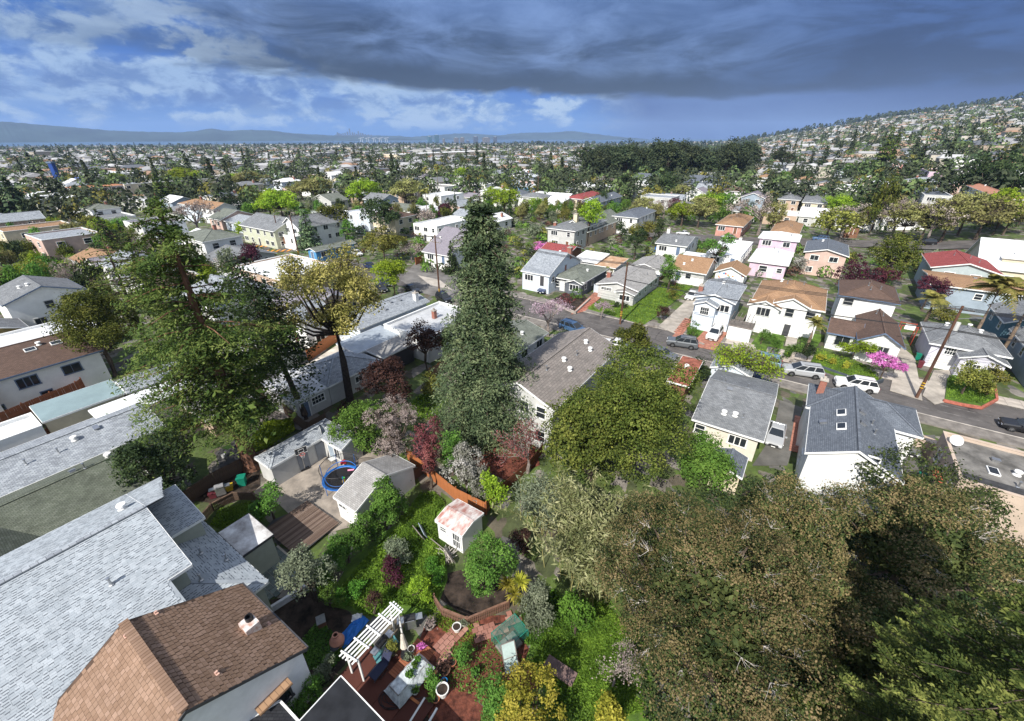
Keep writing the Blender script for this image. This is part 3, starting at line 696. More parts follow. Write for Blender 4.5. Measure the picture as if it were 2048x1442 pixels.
def house(label,A,B,C,ze,kind,wall,roof,pitch=.35,trim=None,o=.45,name='house',cat='house',zg=0,snap=True,win='auto',wf=None,extras=(),group=None,door=True,storeys=None,base=-34,wstyle='hung',fixed=None):
    trim=trim or TRIM; wf=wf or TRIM
    x,y,W_,D_,an=rect(A,B,C,ze,snap,zg,base=base) if fixed is None else fixed
    oo=o if kind!='flat' else 0
    w=max(1.5,W_-2*oo); d=max(1.5,D_-2*oo)
    root=thing(name,label,cat,(x,y,zg),an,group)
    OCC.append((x,y,math.hypot(w,d)/2*.8))
    pr=roof if not isinstance(roof,str) else RF[roof]
    volume(root,0,0,w,d,-.5,ze,kind,pitch,wall,pr,trim,o=oo)
    lc=Matrix.Rotation(-an,2)@Vector((-x,-y))
    st=storeys or (2 if ze>4.7 else 1); g=random.Random(int(x*13+y*7))
    sides=[((0,-d/2),0,w,Vector((0,-1))),((w/2,0),math.pi/2,d,Vector((1,0))),((0,d/2),math.pi,w,Vector((0,1))),((-w/2,0),-math.pi/2,d,Vector((-1,0)))]
    if win=='auto':
        for k,(c,rz,L,n) in enumerate(sides):
            if (lc-Vector(c)).dot(n)<=0: continue
            nw=max(1,int(L/3.3)); u=Vector((math.cos(rz),math.sin(rz)))
            for s_ in range(st):
                zc=(ze-1.35)-(st-1-s_)*2.75
                for i in range(nw):
                    t=(i+.5)/nw-.5+g.uniform(-.04,.04); p=Vector(c)+u*t*L
                    if k==0 and s_==0 and i==nw//2 and door: add_door(root,(p.x,p.y,max(0,zc-1.3)),rz,col=g.choice([BTRIM,DTRIM,BROWNW])); continue
                    sty=g.choice([wstyle,'hung','slide']); ww=.95 if sty=='hung' else 1.5
                    if k==0 and i==0: ww,sty=2.0,'triple'
                    add_window(root,(p.x,p.y,zc),rz,min(ww,L*.5),1.25,sty,wf)
    for e in extras:
        if e[0]=='chim': cx,cy=e[1]*w/2,e[2]*d/2; add_chimney(root,cx,cy,roof_z(w,d,ze,kind,pitch,cx,cy),*(e[3:]))
        elif e[0]=='win': 
            side,t,zc,ww,hh,sty=e[1:7]; c,rz,L,n=sides[side]; u=Vector((math.cos(rz),math.sin(rz))); p=Vector(c)+u*t*L; add_window(root,(p.x,p.y,zc),rz,ww,hh,sty,wf)
        elif e[0]=='wa': add_window(root,(e[1],e[2],e[3]),0,e[4],e[5],e[6],wf)
        elif e[0]=='ga': add_garage(root,(e[1],e[2],0),0)
        elif e[0]=='da': add_door(root,(e[1],e[2],.1),0,col=DTRIM)
        elif e[0]=='door': side,t,z0_,col=e[1:5]; c,rz,L,n=sides[side]; u=Vector((math.cos(rz),math.sin(rz))); p=Vector(c)+u*t*L; add_door(root,(p.x,p.y,z0_),rz,col=col)
        elif e[0]=='garage': side,t=e[1:3]; c,rz,L,n=sides[side]; u=Vector((math.cos(rz),math.sin(rz))); p=Vector(c)+u*t*L; add_garage(root,(p.x,p.y,0),rz)
        elif e[0]=='vent': 
            cx,cy=e[1]*w/2,e[2]*d/2; q=add_vent(root,cx,cy,roof_z(w,d,ze,kind,pitch,cx,cy)+.02,e[3])
            if e[3] in('sky','box') and kind in('gy','gx'): q.rotation_euler=(0,math.copysign(math.atan(pitch),cx),0) if kind=='gy' else (-math.copysign(math.atan(pitch),cy),0,0)
        elif e[0]=='vol': # wing: centre x,y, w, d, ze, kind, pitch
            _,cx,cy,ww,dd,zz,kk,pp=e[:8]; volume(root,cx,cy,ww,dd,-.5,zz,kk,pp,e[8] if len(e)>8 else wall,pr,trim,o=.35 if kk!='flat' else 0)
    if kind!='flat' and not any(e[0]=='vent' for e in extras) and w*d>45:
        for k in range(3):
            cx,cy=g.uniform(-.35,.35)*w,g.uniform(-.35,.35)*d; add_vent(root,cx,cy,roof_z(w,d,ze,kind,pitch,cx,cy),g.choice(['pipe','pipe','cap']))
    return root,w,d,an
# ================================================================ cars
def car_meshes(kind):
    L,Wd,Hh,prof,cab={'suv':(4.75,1.86,1.72,[(-2.35,.45,.72),(-2.3,.32,.98),(-2.2,.28,1.05),(-.95,.28,1.12),(2.05,.28,1.12),(2.3,.30,1.05),(2.36,.42,.8)],(-1.15,-.35,1.85,2.22)),
      'sedan':(4.5,1.76,1.45,[(-2.22,.42,.62),(-2.15,.3,.78),(-1.9,.26,.84),(-.8,.26,.95),(1.45,.26,1.0),(2.1,.27,.96),(2.2,.42,.7)],(-.95,-.15,1.0,1.7)),
      'van':(4.95,1.92,1.75,[(-2.45,.42,.7),(-2.38,.3,.92),(-2.2,.28,1.0),(-1.1,.28,1.12),(2.2,.28,1.15),(2.42,.30,1.1),(2.46,.42,.85)],(-1.45,-.4,2.05,2.4))}[kind]
    b=MB(); hw=Wd/2
    # lower body, lofted rings along the length with tumblehome
    rings=[]
    for i,(x,zb,zt) in enumerate(prof):
        k=.86 if i in(0,len(prof)-1) else (.95 if i in(1,len(prof)-2) else 1)
        rings.append([(x,-hw*k*.92,zb),(x,-hw*k,zb+.2),(x,-hw*k,zt-.14),(x,-hw*k*.93,zt),(x,hw*k*.93,zt),(x,hw*k,zt-.14),(x,hw*k,zb+.2),(x,hw*k*.92,zb)])
    for i in range(len(rings)-1):
        for j in range(8):
            q=(j+1)%8; b.poly([rings[i][q],rings[i][j],rings[i+1][j],rings[i+1][q]])
    b.poly(rings[0]); b.poly(rings[-1][::-1])
    x0,x1,x2,x3=cab; zb=prof[3][2]-.02; zt=Hh; wi=hw*.9; wt=hw*.72
    bot=[(x0,-wi,zb),(x3,-wi,zb),(x3,wi,zb),(x0,wi,zb)]; top=[(x1,-wt,zt),(x2,-wt,zt),(x2,wt,zt),(x1,wt,zt)]
    rf=[((x1+.1),-wt*.9,zt+.05),((x2-.1),-wt*.9,zt+.05),((x2-.1),wt*.9,zt+.05),((x1+.1),wt*.9,zt+.05)]
    for i in range(4):
        j=(i+1)%4; b.poly([bot[i],bot[j],top[j],top[i]]); b.poly([top[i],top[j],rf[j],rf[i]])
    b.poly(rf)
    body=b
    g=MB()   # panes, slightly proud
    def pane(P,inset=.09,out=.012):
        P=[Vector(p) for p in P]; c=sum(P,Vector())/4; n=(P[1]-P[0]).cross(P[3]-P[0]).normalized()
        if n.dot(c-Vector((.3,0,1)))<0: n=-n
        m=MB(); Q=[p+(c-p)*inset+n*out for p in P]; q=[p+(c-p)*inset-n*.01 for p in P]; m.poly(Q)
        for i in range(4): j=(i+1)%4; m.poly([q[i],q[j],Q[j],Q[i]])
        return m
    def lerp(a,b_,t): return tuple(a[i]+(b_[i]-a[i])*t for i in range(3))
    P=[('windscreen',pane([bot[3],bot[0],top[0],top[3]],.1)),('rear_window',pane([bot[1],bot[2],top[2],top[1]],.14))]
    n=3 if kind!='sedan' else 2
    for s in (0,2):
        A,B_,C_,D_=(bot[0],bot[1],top[1],top[0]) if s==0 else (bot[3],bot[2],top[2],top[3])
        for i in range(n):
            t0,t1=i/n,(i+1)/n; P.append(('side_window',pane([lerp(A,B_,t0),lerp(A,B_,t1),lerp(D_,C_,t1),lerp(D_,C_,t0)],.12)))
    wr=.36 if kind!='sedan' else .32; ty=MB(); ty.v=[]
    def ring(m,r0,r1,w0):
        prof_=[(r0,-w0),(r1-.03,-w0),(r1,-w0+.04),(r1,w0-.04),(r1-.03,w0),(r0,w0)]; nn=18; base=len(m.v)
        for r_,yy in prof_:
            for j in range(nn): a=2*math.pi*j/nn; m.v.append((r_*math.cos(a),yy,r_*math.sin(a)))
        for k in range(len(prof_)-1):
            for j in range(nn): a=base+k*nn+j;c=base+k*nn+(j+1)%nn; m.f.append((a,c,c+nn,a+nn)); m.m.append(0); m.uv.append([(0,0)]*4)
    ring(ty,.2,wr,.11)
    rm=MB(); 
    for k in range(5):
        a=2*math.pi*k/5; rm.bar((0,-.1,0),(.21*math.cos(a),-.1,.21*math.sin(a)),.05,.05); rm.bar((0,.1,0),(.21*math.cos(a),.1,.21*math.sin(a)),.05,.05)
    ring(rm,.17,.215,.1)
    lights=[]
    for s in (-1,1):
        h=MB(); h.box((prof[1][0]-.005,s*hw*.66,prof[1][2]-.2),(.14,.34,.14)); lights.append(('headlight',h,0))
        h=MB(); h.box((prof[-2][0]+.02,s*hw*.76,prof[-2][2]-.22),(.12,.18,.26)); lights.append(('taillight',h,1))
    ex=[]
    for s in (-1,1):
        m=MB(); m.box((x0+.25,s*(hw+.08),zb+.06),(.14,.2,.13)); ex.append(('wing_mirror',m,None))
    m=MB(); m.box((prof[0][0]-.015,0,.5),(.05,hw*1.1,.16)); ex.append(('grille',m,BLACKP))
    m=MB(); m.box((prof[0][0]-.03,0,.36),(.02,.4,.12)); m.box((prof[-1][0]+.01,0,.62),(.03,.4,.14)); ex.append(('number_plate',m,WHITE))
    if kind!='sedan':
        for s in (-1,1):
            m=MB(); m.bar((x1+.2,s*wt*.86,zt+.1),(x2-.1,s*wt*.86,zt+.1),.05,.05); ex.append(('roof_rail',m,BLACKP))
    arch=MB()
    for wx in (-L*.3,L*.29):
        for s in (-1,1):
            base=len(arch.v); nn=14; r=wr+.07
            for j in range(nn): a=math.pi*2*j/nn; arch.v.append((wx+r*math.cos(a),s*(hw+.004),wr+r*math.sin(a)))
            arch.f.append(tuple(range(base,base+nn))); arch.m.append(0); arch.uv.append([(0,0)]*nn)
    return dict(body=body,panes=P,tyre=ty,rim=rm,lights=lights,ex=ex,arch=arch,wr=wr,L=L,hw=hw)
CARM={}
def carpaint(nm,c):
    if 'paint '+nm not in MATS:
        m=bpy.data.materials.new('car paint '+nm); m.use_nodes=True; b=m.node_tree.nodes['Principled BSDF']; b.inputs['Base Color'].default_value=(*c,1); b.inputs['Roughness'].default_value=.32; b.inputs['Metallic'].default_value=.15; b.inputs['Coat Weight'].default_value=.6; b.inputs['Coat Roughness'].default_value=.08; MATS['paint '+nm]=m
    return MATS['paint '+nm]
HL=mat('headlight lens',(.75,.77,.8),.15,.02); TLm=mat('tail light lens',(.35,.01,.01),.2,.05); RUB=mat('tyre rubber',(.018,.018,.018),.8,.1)
def car(label,kind,paint,x,y,z,ang,group='cars parked along the streets',cat='car'):
    if kind not in CARM:
        d=car_meshes(kind); mm={}
        mm['body']=d['body'].mesh('body',WHITE)
        mm['panes']=[(n,p.mesh(n,glass)) for n,p in d['panes']]
        mm['tyre']=d['tyre'].mesh('wheel',RUB); mm['rim']=d['rim'].mesh('rim',STEEL)
        mm['lights']=[(n,h.mesh(n,HL if i==0 else TLm)) for n,h,i in d['lights']]
        mm['ex']=[(n,h.mesh(n,mt or WHITE),mt) for n,h,mt in d['ex']]; mm['arch']=d['arch'].mesh('wheel_arch',BLACKP); mm['d']=d; CARM[kind]=mm
    mm=CARM[kind]; d=mm['d']; root=thing('parked_car',label,cat,(x,y,z),ang,group)
    def own(o): o.material_slots[0].link='OBJECT'; o.material_slots[0].material=paint
    o=link('body',mm['body'],root); own(o)
    for n,me in mm['panes']: link(n,me,root)
    link('wheel_arch',mm['arch'],root)
    for wx in (-d['L']*.3,d['L']*.29):
        for s in (-1,1):
            w=link('wheel',mm['tyre'],root); w.location=(wx,s*(d['hw']-.08),d['wr']); link('rim',mm['rim'],w)
    for n,me in mm['lights']: link(n,me,root)
    for n,me,mt in mm['ex']:
        o=link(n,me,root)
        if mt is None: own(o)
    OCC.append((x,y,2)); return root
def car_px(label,kind,paint,A,B,**k):
    """A, B: picture positions of the front and the rear of the car at bumper height"""
    a=Vector(G(*A,.6));b=Vector(G(*B,.6)); m=(a+b)/2; return car(label,kind,paint,m.x,m.y,.03,math.atan2(b.y-a.y,b.x-a.x),**k)
# ================================================================ sheets on the ground
def sheet(name,pts,z,m,kind='structure',px=True,label=None,cat=None,th=0,parent=None):
    P=[G(p[0],p[1],z) if px else p for p in pts]; b=MB()
    ar=sum(P[i][0]*P[(i+1)%len(P)][1]-P[(i+1)%len(P)][0]*P[i][1] for i in range(len(P)))
    if ar<0: P=P[::-1]
    b.poly([(x,y,z) for x,y in P],[(x,y) for x,y in P])
    if th:
        for i in range(len(P)):
            j=(i+1)%len(P); b.poly([(*P[i],z-th),(*P[j],z-th),(*P[j],z),(*P[i],z)])
    o=b.build(name,m,parent); 
    if kind and not parent: o['kind']=kind
    if label: o['label']=label
    if cat: o['category']=cat
    return o
def inpoly(x,y,P):
    c=False; j=len(P)-1
    for i in range(len(P)):
        if (P[i][1]>y)!=(P[j][1]>y) and x<(P[j][0]-P[i][0])*(y-P[i][1])/(P[j][1]-P[i][1])+P[i][0]: c=not c
        j=i
    return c
def groundcover(name,pts,kind,n,leaf=.14,h=.3,seed=1,asp=1.2,z=0,label=None,px=True):
    P=[G(*p) for p in pts] if px else pts; g=rng(seed); xs=[p[0] for p in P]; ys=[p[1] for p in P]; pt=[]
    while len(pt)<n:
        q=g.uniform([min(xs),min(ys)],[max(xs),max(ys)],(n,2)); 
        for a in q:
            if inpoly(a[0],a[1],P): pt.append(a)
            if len(pt)>=n: break
    pt=np.array(pt); bump=.5+.5*np.sin(pt[:,0]*1.3+seed)*np.cos(pt[:,1]*1.1)
    zz=z+g.uniform(0,1,n)*h*(.4+bump)
    Pp=np.column_stack([pt,zz]); Nn=unit(g.normal(size=(n,3))*[1,1,.5]+[0,0,.7]); V=leafquads(Pp,Nn,leaf,asp,g)
    o=link(name,fastmesh(name,V,quads(V),LF[kind])); o['kind']='stuff'
    if label:o['label']=label
    return o
def box_thing(name,label,cat,c,d,rz,m,group=None):
    o=MB().box((0,0,0),d).build(name,m); o.location=c; o.rotation_euler=(0,0,rz); return tag(o,label,cat,group)
def fence(name,label,pts,m,h=1.8,bw=.15,gap=.012,z=0,px=True,group=None,boards=True,rail=True,cap=False,cat='fence'):
    P=[Vector(G(*p)) if px else Vector(p) for p in pts]; root=thing(name,label,cat,(P[0].x,P[0].y,z),0,group); o0=P[0]; g=random.Random(len(pts)*7+int(P[0].x*3))
    bm=MB().box((0,0,h/2),(bw-gap,.022,h)).mesh('board',m); pm=MB().box((0,0,(h+.1)/2),(.1,.1,h+.1)).mesh('post',m); tot=0
    stuff=MB()
    for a,b in zip(P[:-1],P[1:]):
        d=b-a; L=d.length; an=math.atan2(d.y,d.x); u=d/L; n=Vector((-u.y,u.x)); k=int(L/bw)
        for i in range(k):
            p=a-o0+u*(i+.5)*L/k; hh=g.uniform(.985,1.0)
            if boards and tot<290: 
                q=link('board',bm,root); q.location=(p.x,p.y,0); q.rotation_euler=(0,g.uniform(-.01,.01),an); q.scale=(L/k/bw,1,hh); tot+=1
            else: stuff.box((p.x,p.y,h*hh/2),(L/k-gap,.022,h*hh),rz=an)
        np_=max(1,int(L/2.4))
        for i in range(np_+1):
            p=a-o0+u*L*i/np_+n*.07; q=link('post',pm,root); q.location=(p.x,p.y,0); q.rotation_euler=(0,0,an)
        if rail:
            for zz in (.3,h-.25):
                r=MB(); r.bar(tuple((*(a-o0+n*.035),zz)),tuple((*(b-o0+n*.035),zz)),.04,.09); r.build('rail',m,root)
        if cap:
            r=MB(); r.bar(tuple((*(a-o0),h+.02)),tuple((*(b-o0),h+.02)),.14,.04); r.build('cap_rail',m,root)
    if stuff.v: q=stuff.build('board',m,root); q['kind']='stuff'
    return root
# ================================================================ terrain, water, far hills
def hgt2(x,y):
    r=math.hypot(x,y)
    if r>2600: x,y=x*2600/r,y*2600/r
    return hgt(x,y)-(max(0,r-4000)*.002)-(max(0,min(r,4000)-2600)*.009 if x<.3*y else 0)
gm=bpy.data.materials.new('mixed town ground'); gm.use_nodes=True; t=gm.node_tree; b=t.nodes['Principled BSDF']; b.inputs['Roughness'].default_value=.95
tcn=t.nodes.new('ShaderNodeTexCoord'); mp=t.nodes.new('ShaderNodeMapping'); mp.inputs['Rotation'].default_value=(0,0,R(34)); mp.inputs['Scale'].default_value=(.16,.11,.1); t.links.new(tcn.outputs['Object'],mp.inputs[0])
nw=t.nodes.new('ShaderNodeTexNoise'); nw.inputs['Scale'].default_value=.25; t.links.new(tcn.outputs['Object'],nw.inputs['Vector']); va=t.nodes.new('ShaderNodeVectorMath'); va.operation='MULTIPLY_ADD'; t.links.new(nw.outputs['Color'],va.inputs[0]); va.inputs[1].default_value=(.25,.25,.25); t.links.new(mp.outputs[0],va.inputs[2])
vo=t.nodes.new('ShaderNodeTexVoronoi'); vo.distance='CHEBYCHEV'; t.links.new(va.outputs[0],vo.inputs['Vector']); sx=t.nodes.new('ShaderNodeSeparateColor'); t.links.new(vo.outputs['Color'],sx.inputs[0])
r=t.nodes.new('ShaderNodeValToRGB'); r.color_ramp.interpolation='CONSTANT'; e=r.color_ramp.elements
for k,(p,c) in enumerate([(0,(.065,.095,.022)),(.2,(.075,.115,.022)),(.34,(.15,.135,.11)),(.46,(.065,.08,.03)),(.58,(.10,.085,.06)),(.68,(.085,.12,.026)),(.82,(.21,.19,.165)),(.92,(.12,.115,.105))]):
    q=e[k] if k<2 else e.new(p); q.position=p; q.color=(*c,1)
t.links.new(sx.outputs[0],r.inputs[0])
n1=t.nodes.new('ShaderNodeTexNoise'); n1.inputs['Scale'].default_value=.7; n1.inputs['Detail'].default_value=8; n1.inputs['Roughness'].default_value=.75; t.links.new(tcn.outputs['Object'],n1.inputs['Vector'])
mr=t.nodes.new('ShaderNodeMapRange'); mr.inputs[1].default_value=.3; mr.inputs[2].default_value=.7; mr.inputs[3].default_value=.35; mr.inputs[4].default_value=1.5; t.links.new(n1.outputs['Fac'],mr.inputs[0])
mu=t.nodes.new('ShaderNodeMix'); mu.data_type='RGBA'; mu.blend_type='MULTIPLY'; mu.inputs[0].default_value=1; t.links.new(r.outputs[0],mu.inputs[6]); t.links.new(mr.outputs[0],mu.inputs[7]); t.links.new(mu.outputs[2],b.inputs['Base Color'])
V=[];Q=[]; rad=[0,4,8,14,22,32,45,60,80,100,125,150,180,220,260,310,370,440,520,620,740,880,1050,1250,1500,1800,2200,2600,3200,4000,4800]; na=97
for i,rr in enumerate(rad):
    for j in range(na):
        a=R(-180+360*j/(na-1)); x,y=rr*math.sin(a),rr*math.cos(a); V.append((x,y,hgt2(x,y)-.02))
for i in range(len(rad)-1):
    for j in range(na-1):
        a=i*na+j; Q.append((a,a+1,a+na+1,a+na))
o=link('ground',fastmesh('ground',V,[q[::-1] for q in Q],gm)); o['kind']='structure'
wm=mat('bay water',(.05,.10,.15),.25,.05,.01,spec=.5)
b=MB(); n=72; b.poly([(12500*math.cos(2*math.pi*i/n),12500*math.sin(2*math.pi*i/n),-34) for i in range(n)]); o=b.build('water',wm); o['kind']='structure'
hm=mat('distant hillside',(.035,.055,.05),.95,.3,.002)
def ridge(name,prof,dist,depth,seed):
    g=random.Random(seed); V=[];Q=[]; pts=[]
    for (x0,y0),(x1,y1) in zip(prof[:-1],prof[1:]):
        k=max(2,int((x1-x0)/6))
        for i in range(k): pts.append((x0+(x1-x0)*i/k,y0+(y1-y0)*i/k+g.uniform(-.5,.5)))
    pts.append(prof[-1]); rows=7
    for i,(px,py) in enumerate(pts):
        u=(px-1024)/F; v=(721-272)/F; dx,dy=u,math.cos(PITCH)+math.sin(PITCH)*v; L=math.hypot(dx,dy); dx/=L; dy/=L
        top=zat(dx*dist,dy*dist,py)+3
        for k in range(rows):
            f=k/(rows-1); rr=dist+(f-.5)*depth; hh=max(0,math.sin(f*math.pi))**.8; V.append((dx*rr,dy*rr,-36+max(0,top+36)*hh*(1+g.uniform(-.03,.0)*(hh<.98))))
    for i in range(len(pts)-1):
        for k in range(rows-1): a=i*rows+k; Q.append((a,a+rows,a+rows+1,a+1))
    o=link(name,fastmesh(name,V,[q[::-1] for q in Q],hm)); o['kind']='structure'
ridge('hills',[(-60,247),(0,244),(30,244),(88,250),(176,257),(220,261),(293,264),(366,265),(390,263),(428,257),(454,262),(500,260),(542,261),(586,267),(640,270),(740,274),(860,281)],9000,2200,1)
ridge('hills',[(540,278),(700,270),(800,272),(860,279)],10500,900,2)
ridge('hills',[(780,279),(846,272),(890,269),(916,267),(957,268),(998,271),(1042,266),(1100,265),(1146,262),(1180,267),(1230,273),(1300,279),(1380,284)],10500,1800,3)
# ---------------------------------------------------------------- streets
def strip(name,r0,r1,s0,s1,z,m,th=0,kind='structure',**k):
    n=max(1,int((r1-r0)/12)); P=[WS(r0+(r1-r0)*i/n,s0) for i in range(n+1)]+[WS(r1+(r0-r1)*i/n,s1) for i in range(n+1)]
    return sheet(name,P,z,m,kind,px=False,th=th,**k)
strip('road',-110,48,64,72.2,.02,ASPH); strip('road',48,150,64,72.2,.02,ASPH)
strip('road_patch',33.5,75,65.2,72.1,.026,ASPHN)
strip('road_patch',-8,5,66,67.2,.025,mat('pale road repair',(.16,.15,.14),.9,.2,.8))
# faint seams on the road
wsm=mat('pale worn road line',(.20,.19,.18),.9,.5,1.2)
for r0,r1,s in ((-60,30,67.9),(-50,24,69.6),(-30,30,66.0)): strip('road_seam',r0,r1,s,s+.08,.03,wsm)
# pavements: slabs as parts of a base
slab=MB().box((0,0,0),(1.46,1.16,.05)).mesh('paving_slab',SIDEW)
def pavement(r0,r1,s0,s1):
    b=strip('pavement',r0,r1,s0,s1,.13,mat('pavement joint',(.2,.18,.16),.95,.2,1),th=.2)
    return b
kerb=mat('kerb concrete',(.46,.42,.37),.85,.15,1)
g=random.Random(4)
for r0,r1,s0,s1,full in ((-60,-7,72.2,74.6,0),(-7,60,72.2,74.6,1),(-60,60,61.6,64,0)):
    p=pavement(r0,r1,s0,s1); strip('kerb',r0,r1,(s0 if s0>70 else s1-.16),(s0+.16 if s0>70 else s1),.15,kerb,th=.18)
    if s0>70 and full:
        k=int((r1-r0)/1.5)
        for i in range(k):
            for j in (0,1):
                q=link('paving_slab',slab,p); x,y=WS(r0+1.5*(i+.5),s0+.2+1.16*(j+.5)-.05+.02*j); q.location=(x,y,.118+g.uniform(0,.01)); q.rotation_euler=(g.uniform(-.004,.004),0,R(-34))
# crossing avenue behind
def pxroad(pts,w,z,name='road',m=None):
    P=[Vector(GT(*p)) for p in pts]; L=[];Rr=[]
    for i,p in enumerate(P):
        d=(P[min(i+1,len(P)-1)]-P[max(0,i-1)]); n=Vector((-d.y,d.x,0)).normalized()*w/2; L.append((p.x+n.x,p.y+n.y,max(hgt(p.x,p.y),p.z)+z)); Rr.append((p.x-n.x,p.y-n.y,max(hgt(p.x,p.y),p.z)+z))
    b=MB()
    for i in range(len(P)-1): b.poly([Rr[i],Rr[i+1],L[i+1],L[i]])
    o=b.build(name,m or ASPH); o['kind']='structure'; return P
AV=pxroad([(1180,462),(1260,465),(1340,472),(1450,480),(1580,484),(1700,487),(1860,492),(2040,486)],11,.16)
pxroad([(600,497),(560,486),(500,500),(430,520)],12,.08)
pxroad([(560,486),(600,440),(700,420),(860,410),(1000,430)],10,.12)
sheet('tarmac_yard',[(800,560),(835,520),(900,515),(930,560),(900,600),(840,585)],.034,mat('grey worn tarmac',(.17,.16,.15),.9,.2,.4))
sheet('concrete_drive',[(835,550),(880,560),(905,580),(860,570)],.042,CONC)
orm=mat('orange crossing paint',(.70,.30,.05),.8,.2,1)
for i in range(7):
    x0=505+i*11; sheet('crossing_stripe',[(x0,505-i*.3),(x0+6,504-i*.3),(x0+13,500-i*.3),(x0+7,501-i*.3)],.10,orm)
for i in range(6):
    x0=508+i*10; sheet('crossing_stripe',[(x0,494),(x0+6,493.4),(x0+10,490.5),(x0+5,491)],.10,orm)
# ---------------------------------------------------------------- paved bits and gardens along the street
DR=mat('driveway concrete',(.40,.36,.31),.9,.2,.5,bump=.3); BRP=mat('brick red paving',(.38,.17,.12),.9,.25,3)
def lots(name,pts,m,z=.12,th=.1): return sheet(name,pts,z,m,th=th)
lots('lawn',[(1172,617),(1195,603),(1262,612),(1330,566),(1385,572),(1318,628),(1288,650)],GRASSM,.14)
lots('driveway',[(1317,652),(1382,592),(1400,600),(1358,670)],DR,.16)
lots('driveway',[(1142,628),(1190,583),(1215,583),(1170,622)],BRP,.16)
lots('driveway',[(1380,690),(1415,655),(1455,665),(1430,700)],BRP,.16)
lots('driveway',[(1455,700),(1475,680),(1510,690),(1500,712)],DR,.16)
lots('front_path',[(1345,672),(1373,640),(1385,642),(1360,676)],BRP,.17)
lots('front_path',[(1570,690),(1577,660),(1597,660),(1592,695)],DR,.17)
lots('garden_bed',[(1102,600),(1130,585),(1165,590),(1180,600),(1150,625)],SOIL,.15)
lots('garden_bed',[(1375,672),(1392,645),(1420,650),(1415,665),(1395,682)],GRASSM,.15)
lots('garden_bed',[(1620,728),(1633,700),(1740,738),(1762,762),(1735,772)],GRASSM,.35,.4)
lots('garden_bed',[(1890,800),(1895,755),(1985,745),(1990,800),(1960,812)],GRASSM,.3,.3)
lots('garden_bed',[(1500,690),(1520,665),(1570,660),(1566,700),(1520,712)],GRASSM,.15)
lots('garden_bed',[(1600,705),(1603,665),(1650,670),(1620,712)],GRASSM,.15)
lots('driveway',[(1780,780),(1800,690),(1830,715),(1845,800)],DR,.16)
lots('driveway',[(1845,790),(1868,740),(1900,740),(1905,800),(1870,808)],DR,.16)
lots('driveway',[(1505,930),(1545,870),(1560,800),(1605,815),(1590,880),(1575,930)],mat('dark driveway',(.13,.125,.115),.9,.2,.5),.10)
lots('driveway',[(1800,960),(1800,870),(1870,870),(1880,960)],mat('dark driveway',(.13,.125,.115)),.10)
lots('brick_path',[(1578,900),(1590,830),(1604,834),(1600,905)],BRP,.13)
# ================================================================ near houses
H=house

# cracks and joints in the asphalt
g=random.Random(12); b=MB()
for k in range(26):
    r,s_=g.uniform(-45,52),g.uniform(65,71); pts=[(r,s_)]; a=g.choice([0,0,math.pi/2])+g.uniform(-.3,.3)
    for q in range(g.randrange(5,14)):
        r+=math.cos(a)*.55; s_+=math.sin(a)*.55; a+=g.uniform(-.5,.5)
        if 64.4<s_<71.8: pts.append((r,s_))
    for p,q in zip(pts[:-1],pts[1:]): P_,Q_=WS(*p),WS(*q); b.bar((*P_,.031),(*Q_,.031),g.uniform(.05,.1),.006)
o=b.build('road_crack',mat('tarred crack',(.03,.03,.03),.8)); o['kind']='structure'
for r,s_ in ((-2,68.5),(22,69.2),(38,67)):
    x,y=WS(r,s_); o=MB().lathe([(.42,.03),(.42,.042),(0,.045)],16).build('manhole_cover',mat('iron cover',(.05,.045,.045),.6,.2,6)); o.location=(x,y,0); tag(o,{-2:'round iron manhole cover in the street behind the live oak',22:'round iron manhole cover in the street by the silver estate car',38:'round iron manhole cover in the street near the leaning pole'}[r],'manhole cover')
def BX(r0,r1,s0,s1): x,y=WS((r0+r1)/2,(s0+s1)/2); return (x,y,r1-r0,s1-s0,R(-34))
def HB(label,box,ze,kind,wall,roof,pitch=.35,**k): return house(label,None,None,None,ze,kind,wall,roof,pitch,fixed=BX(*box),**k)
V_=lambda a,b,k='pipe':('vent',a,b,k)
# ---- across the street, left to right
HB('white house with steep pale grey roof, behind the spruce on its right',(-50,-42.8,77.5,93),4.2,'gx',PBLUE,'ltgrey',.42,o=.3,extras=(('chim',.9,.3,1.6,.9),('win',1,-.3,2.4,.8,1.2,'hung'),('win',1,.1,2.2,.8,1.2,'hung')))
HB('dark grey bungalow with mossy hip roof and white triple window',(-44.2,-36.2,80.5,93.5),3.2,'hip',DGREY,'moss',.30,win=0,extras=(('vol',2.0,-6.2,3.2,1.6,2.9,'gy',.35,DGREY),('wa',2.0,-7.0,1.7,2.0,1.2,'triple'),('win',0,-.35,1.6,.8,1.2,'hung'),('door',0,-.18,.2,WHITE),('win',1,-.4,1.7,.9,1.2,'hung'),('win',1,-.1,1.7,.9,1.2,'slide'),('chim',-.9,-.3,1.3,.7)))
HB('long pale grey bungalow with worn low gable roof, behind the tall pole',(-34.0,-25.0,81.3,97),3.1,'gy',LGREY,'worn',.24,win=0,extras=(('vol',2.2,-7.6,3.6,2.4,2.6,'gy',.22,LGREY),('wa',2.2,-8.8,1.5,2.0,1.0,'triple'),('win',0,-.28,2.2,2.2,.45,'grid'),('win',1,-.36,1.7,1.3,1,'slide'),('win',1,-.12,1.7,1,1,'hung'),('win',1,.12,1.7,1,1,'hung'),('win',1,.34,1.7,1.4,1,'slide'),('chim',-.95,-.35,1.2,.8)))
HB('low brick red house with grey gable roof behind the long bungalow',(-33.5,-26,98.5,109),3.0,'gy',BROWNW,'worn',.3)
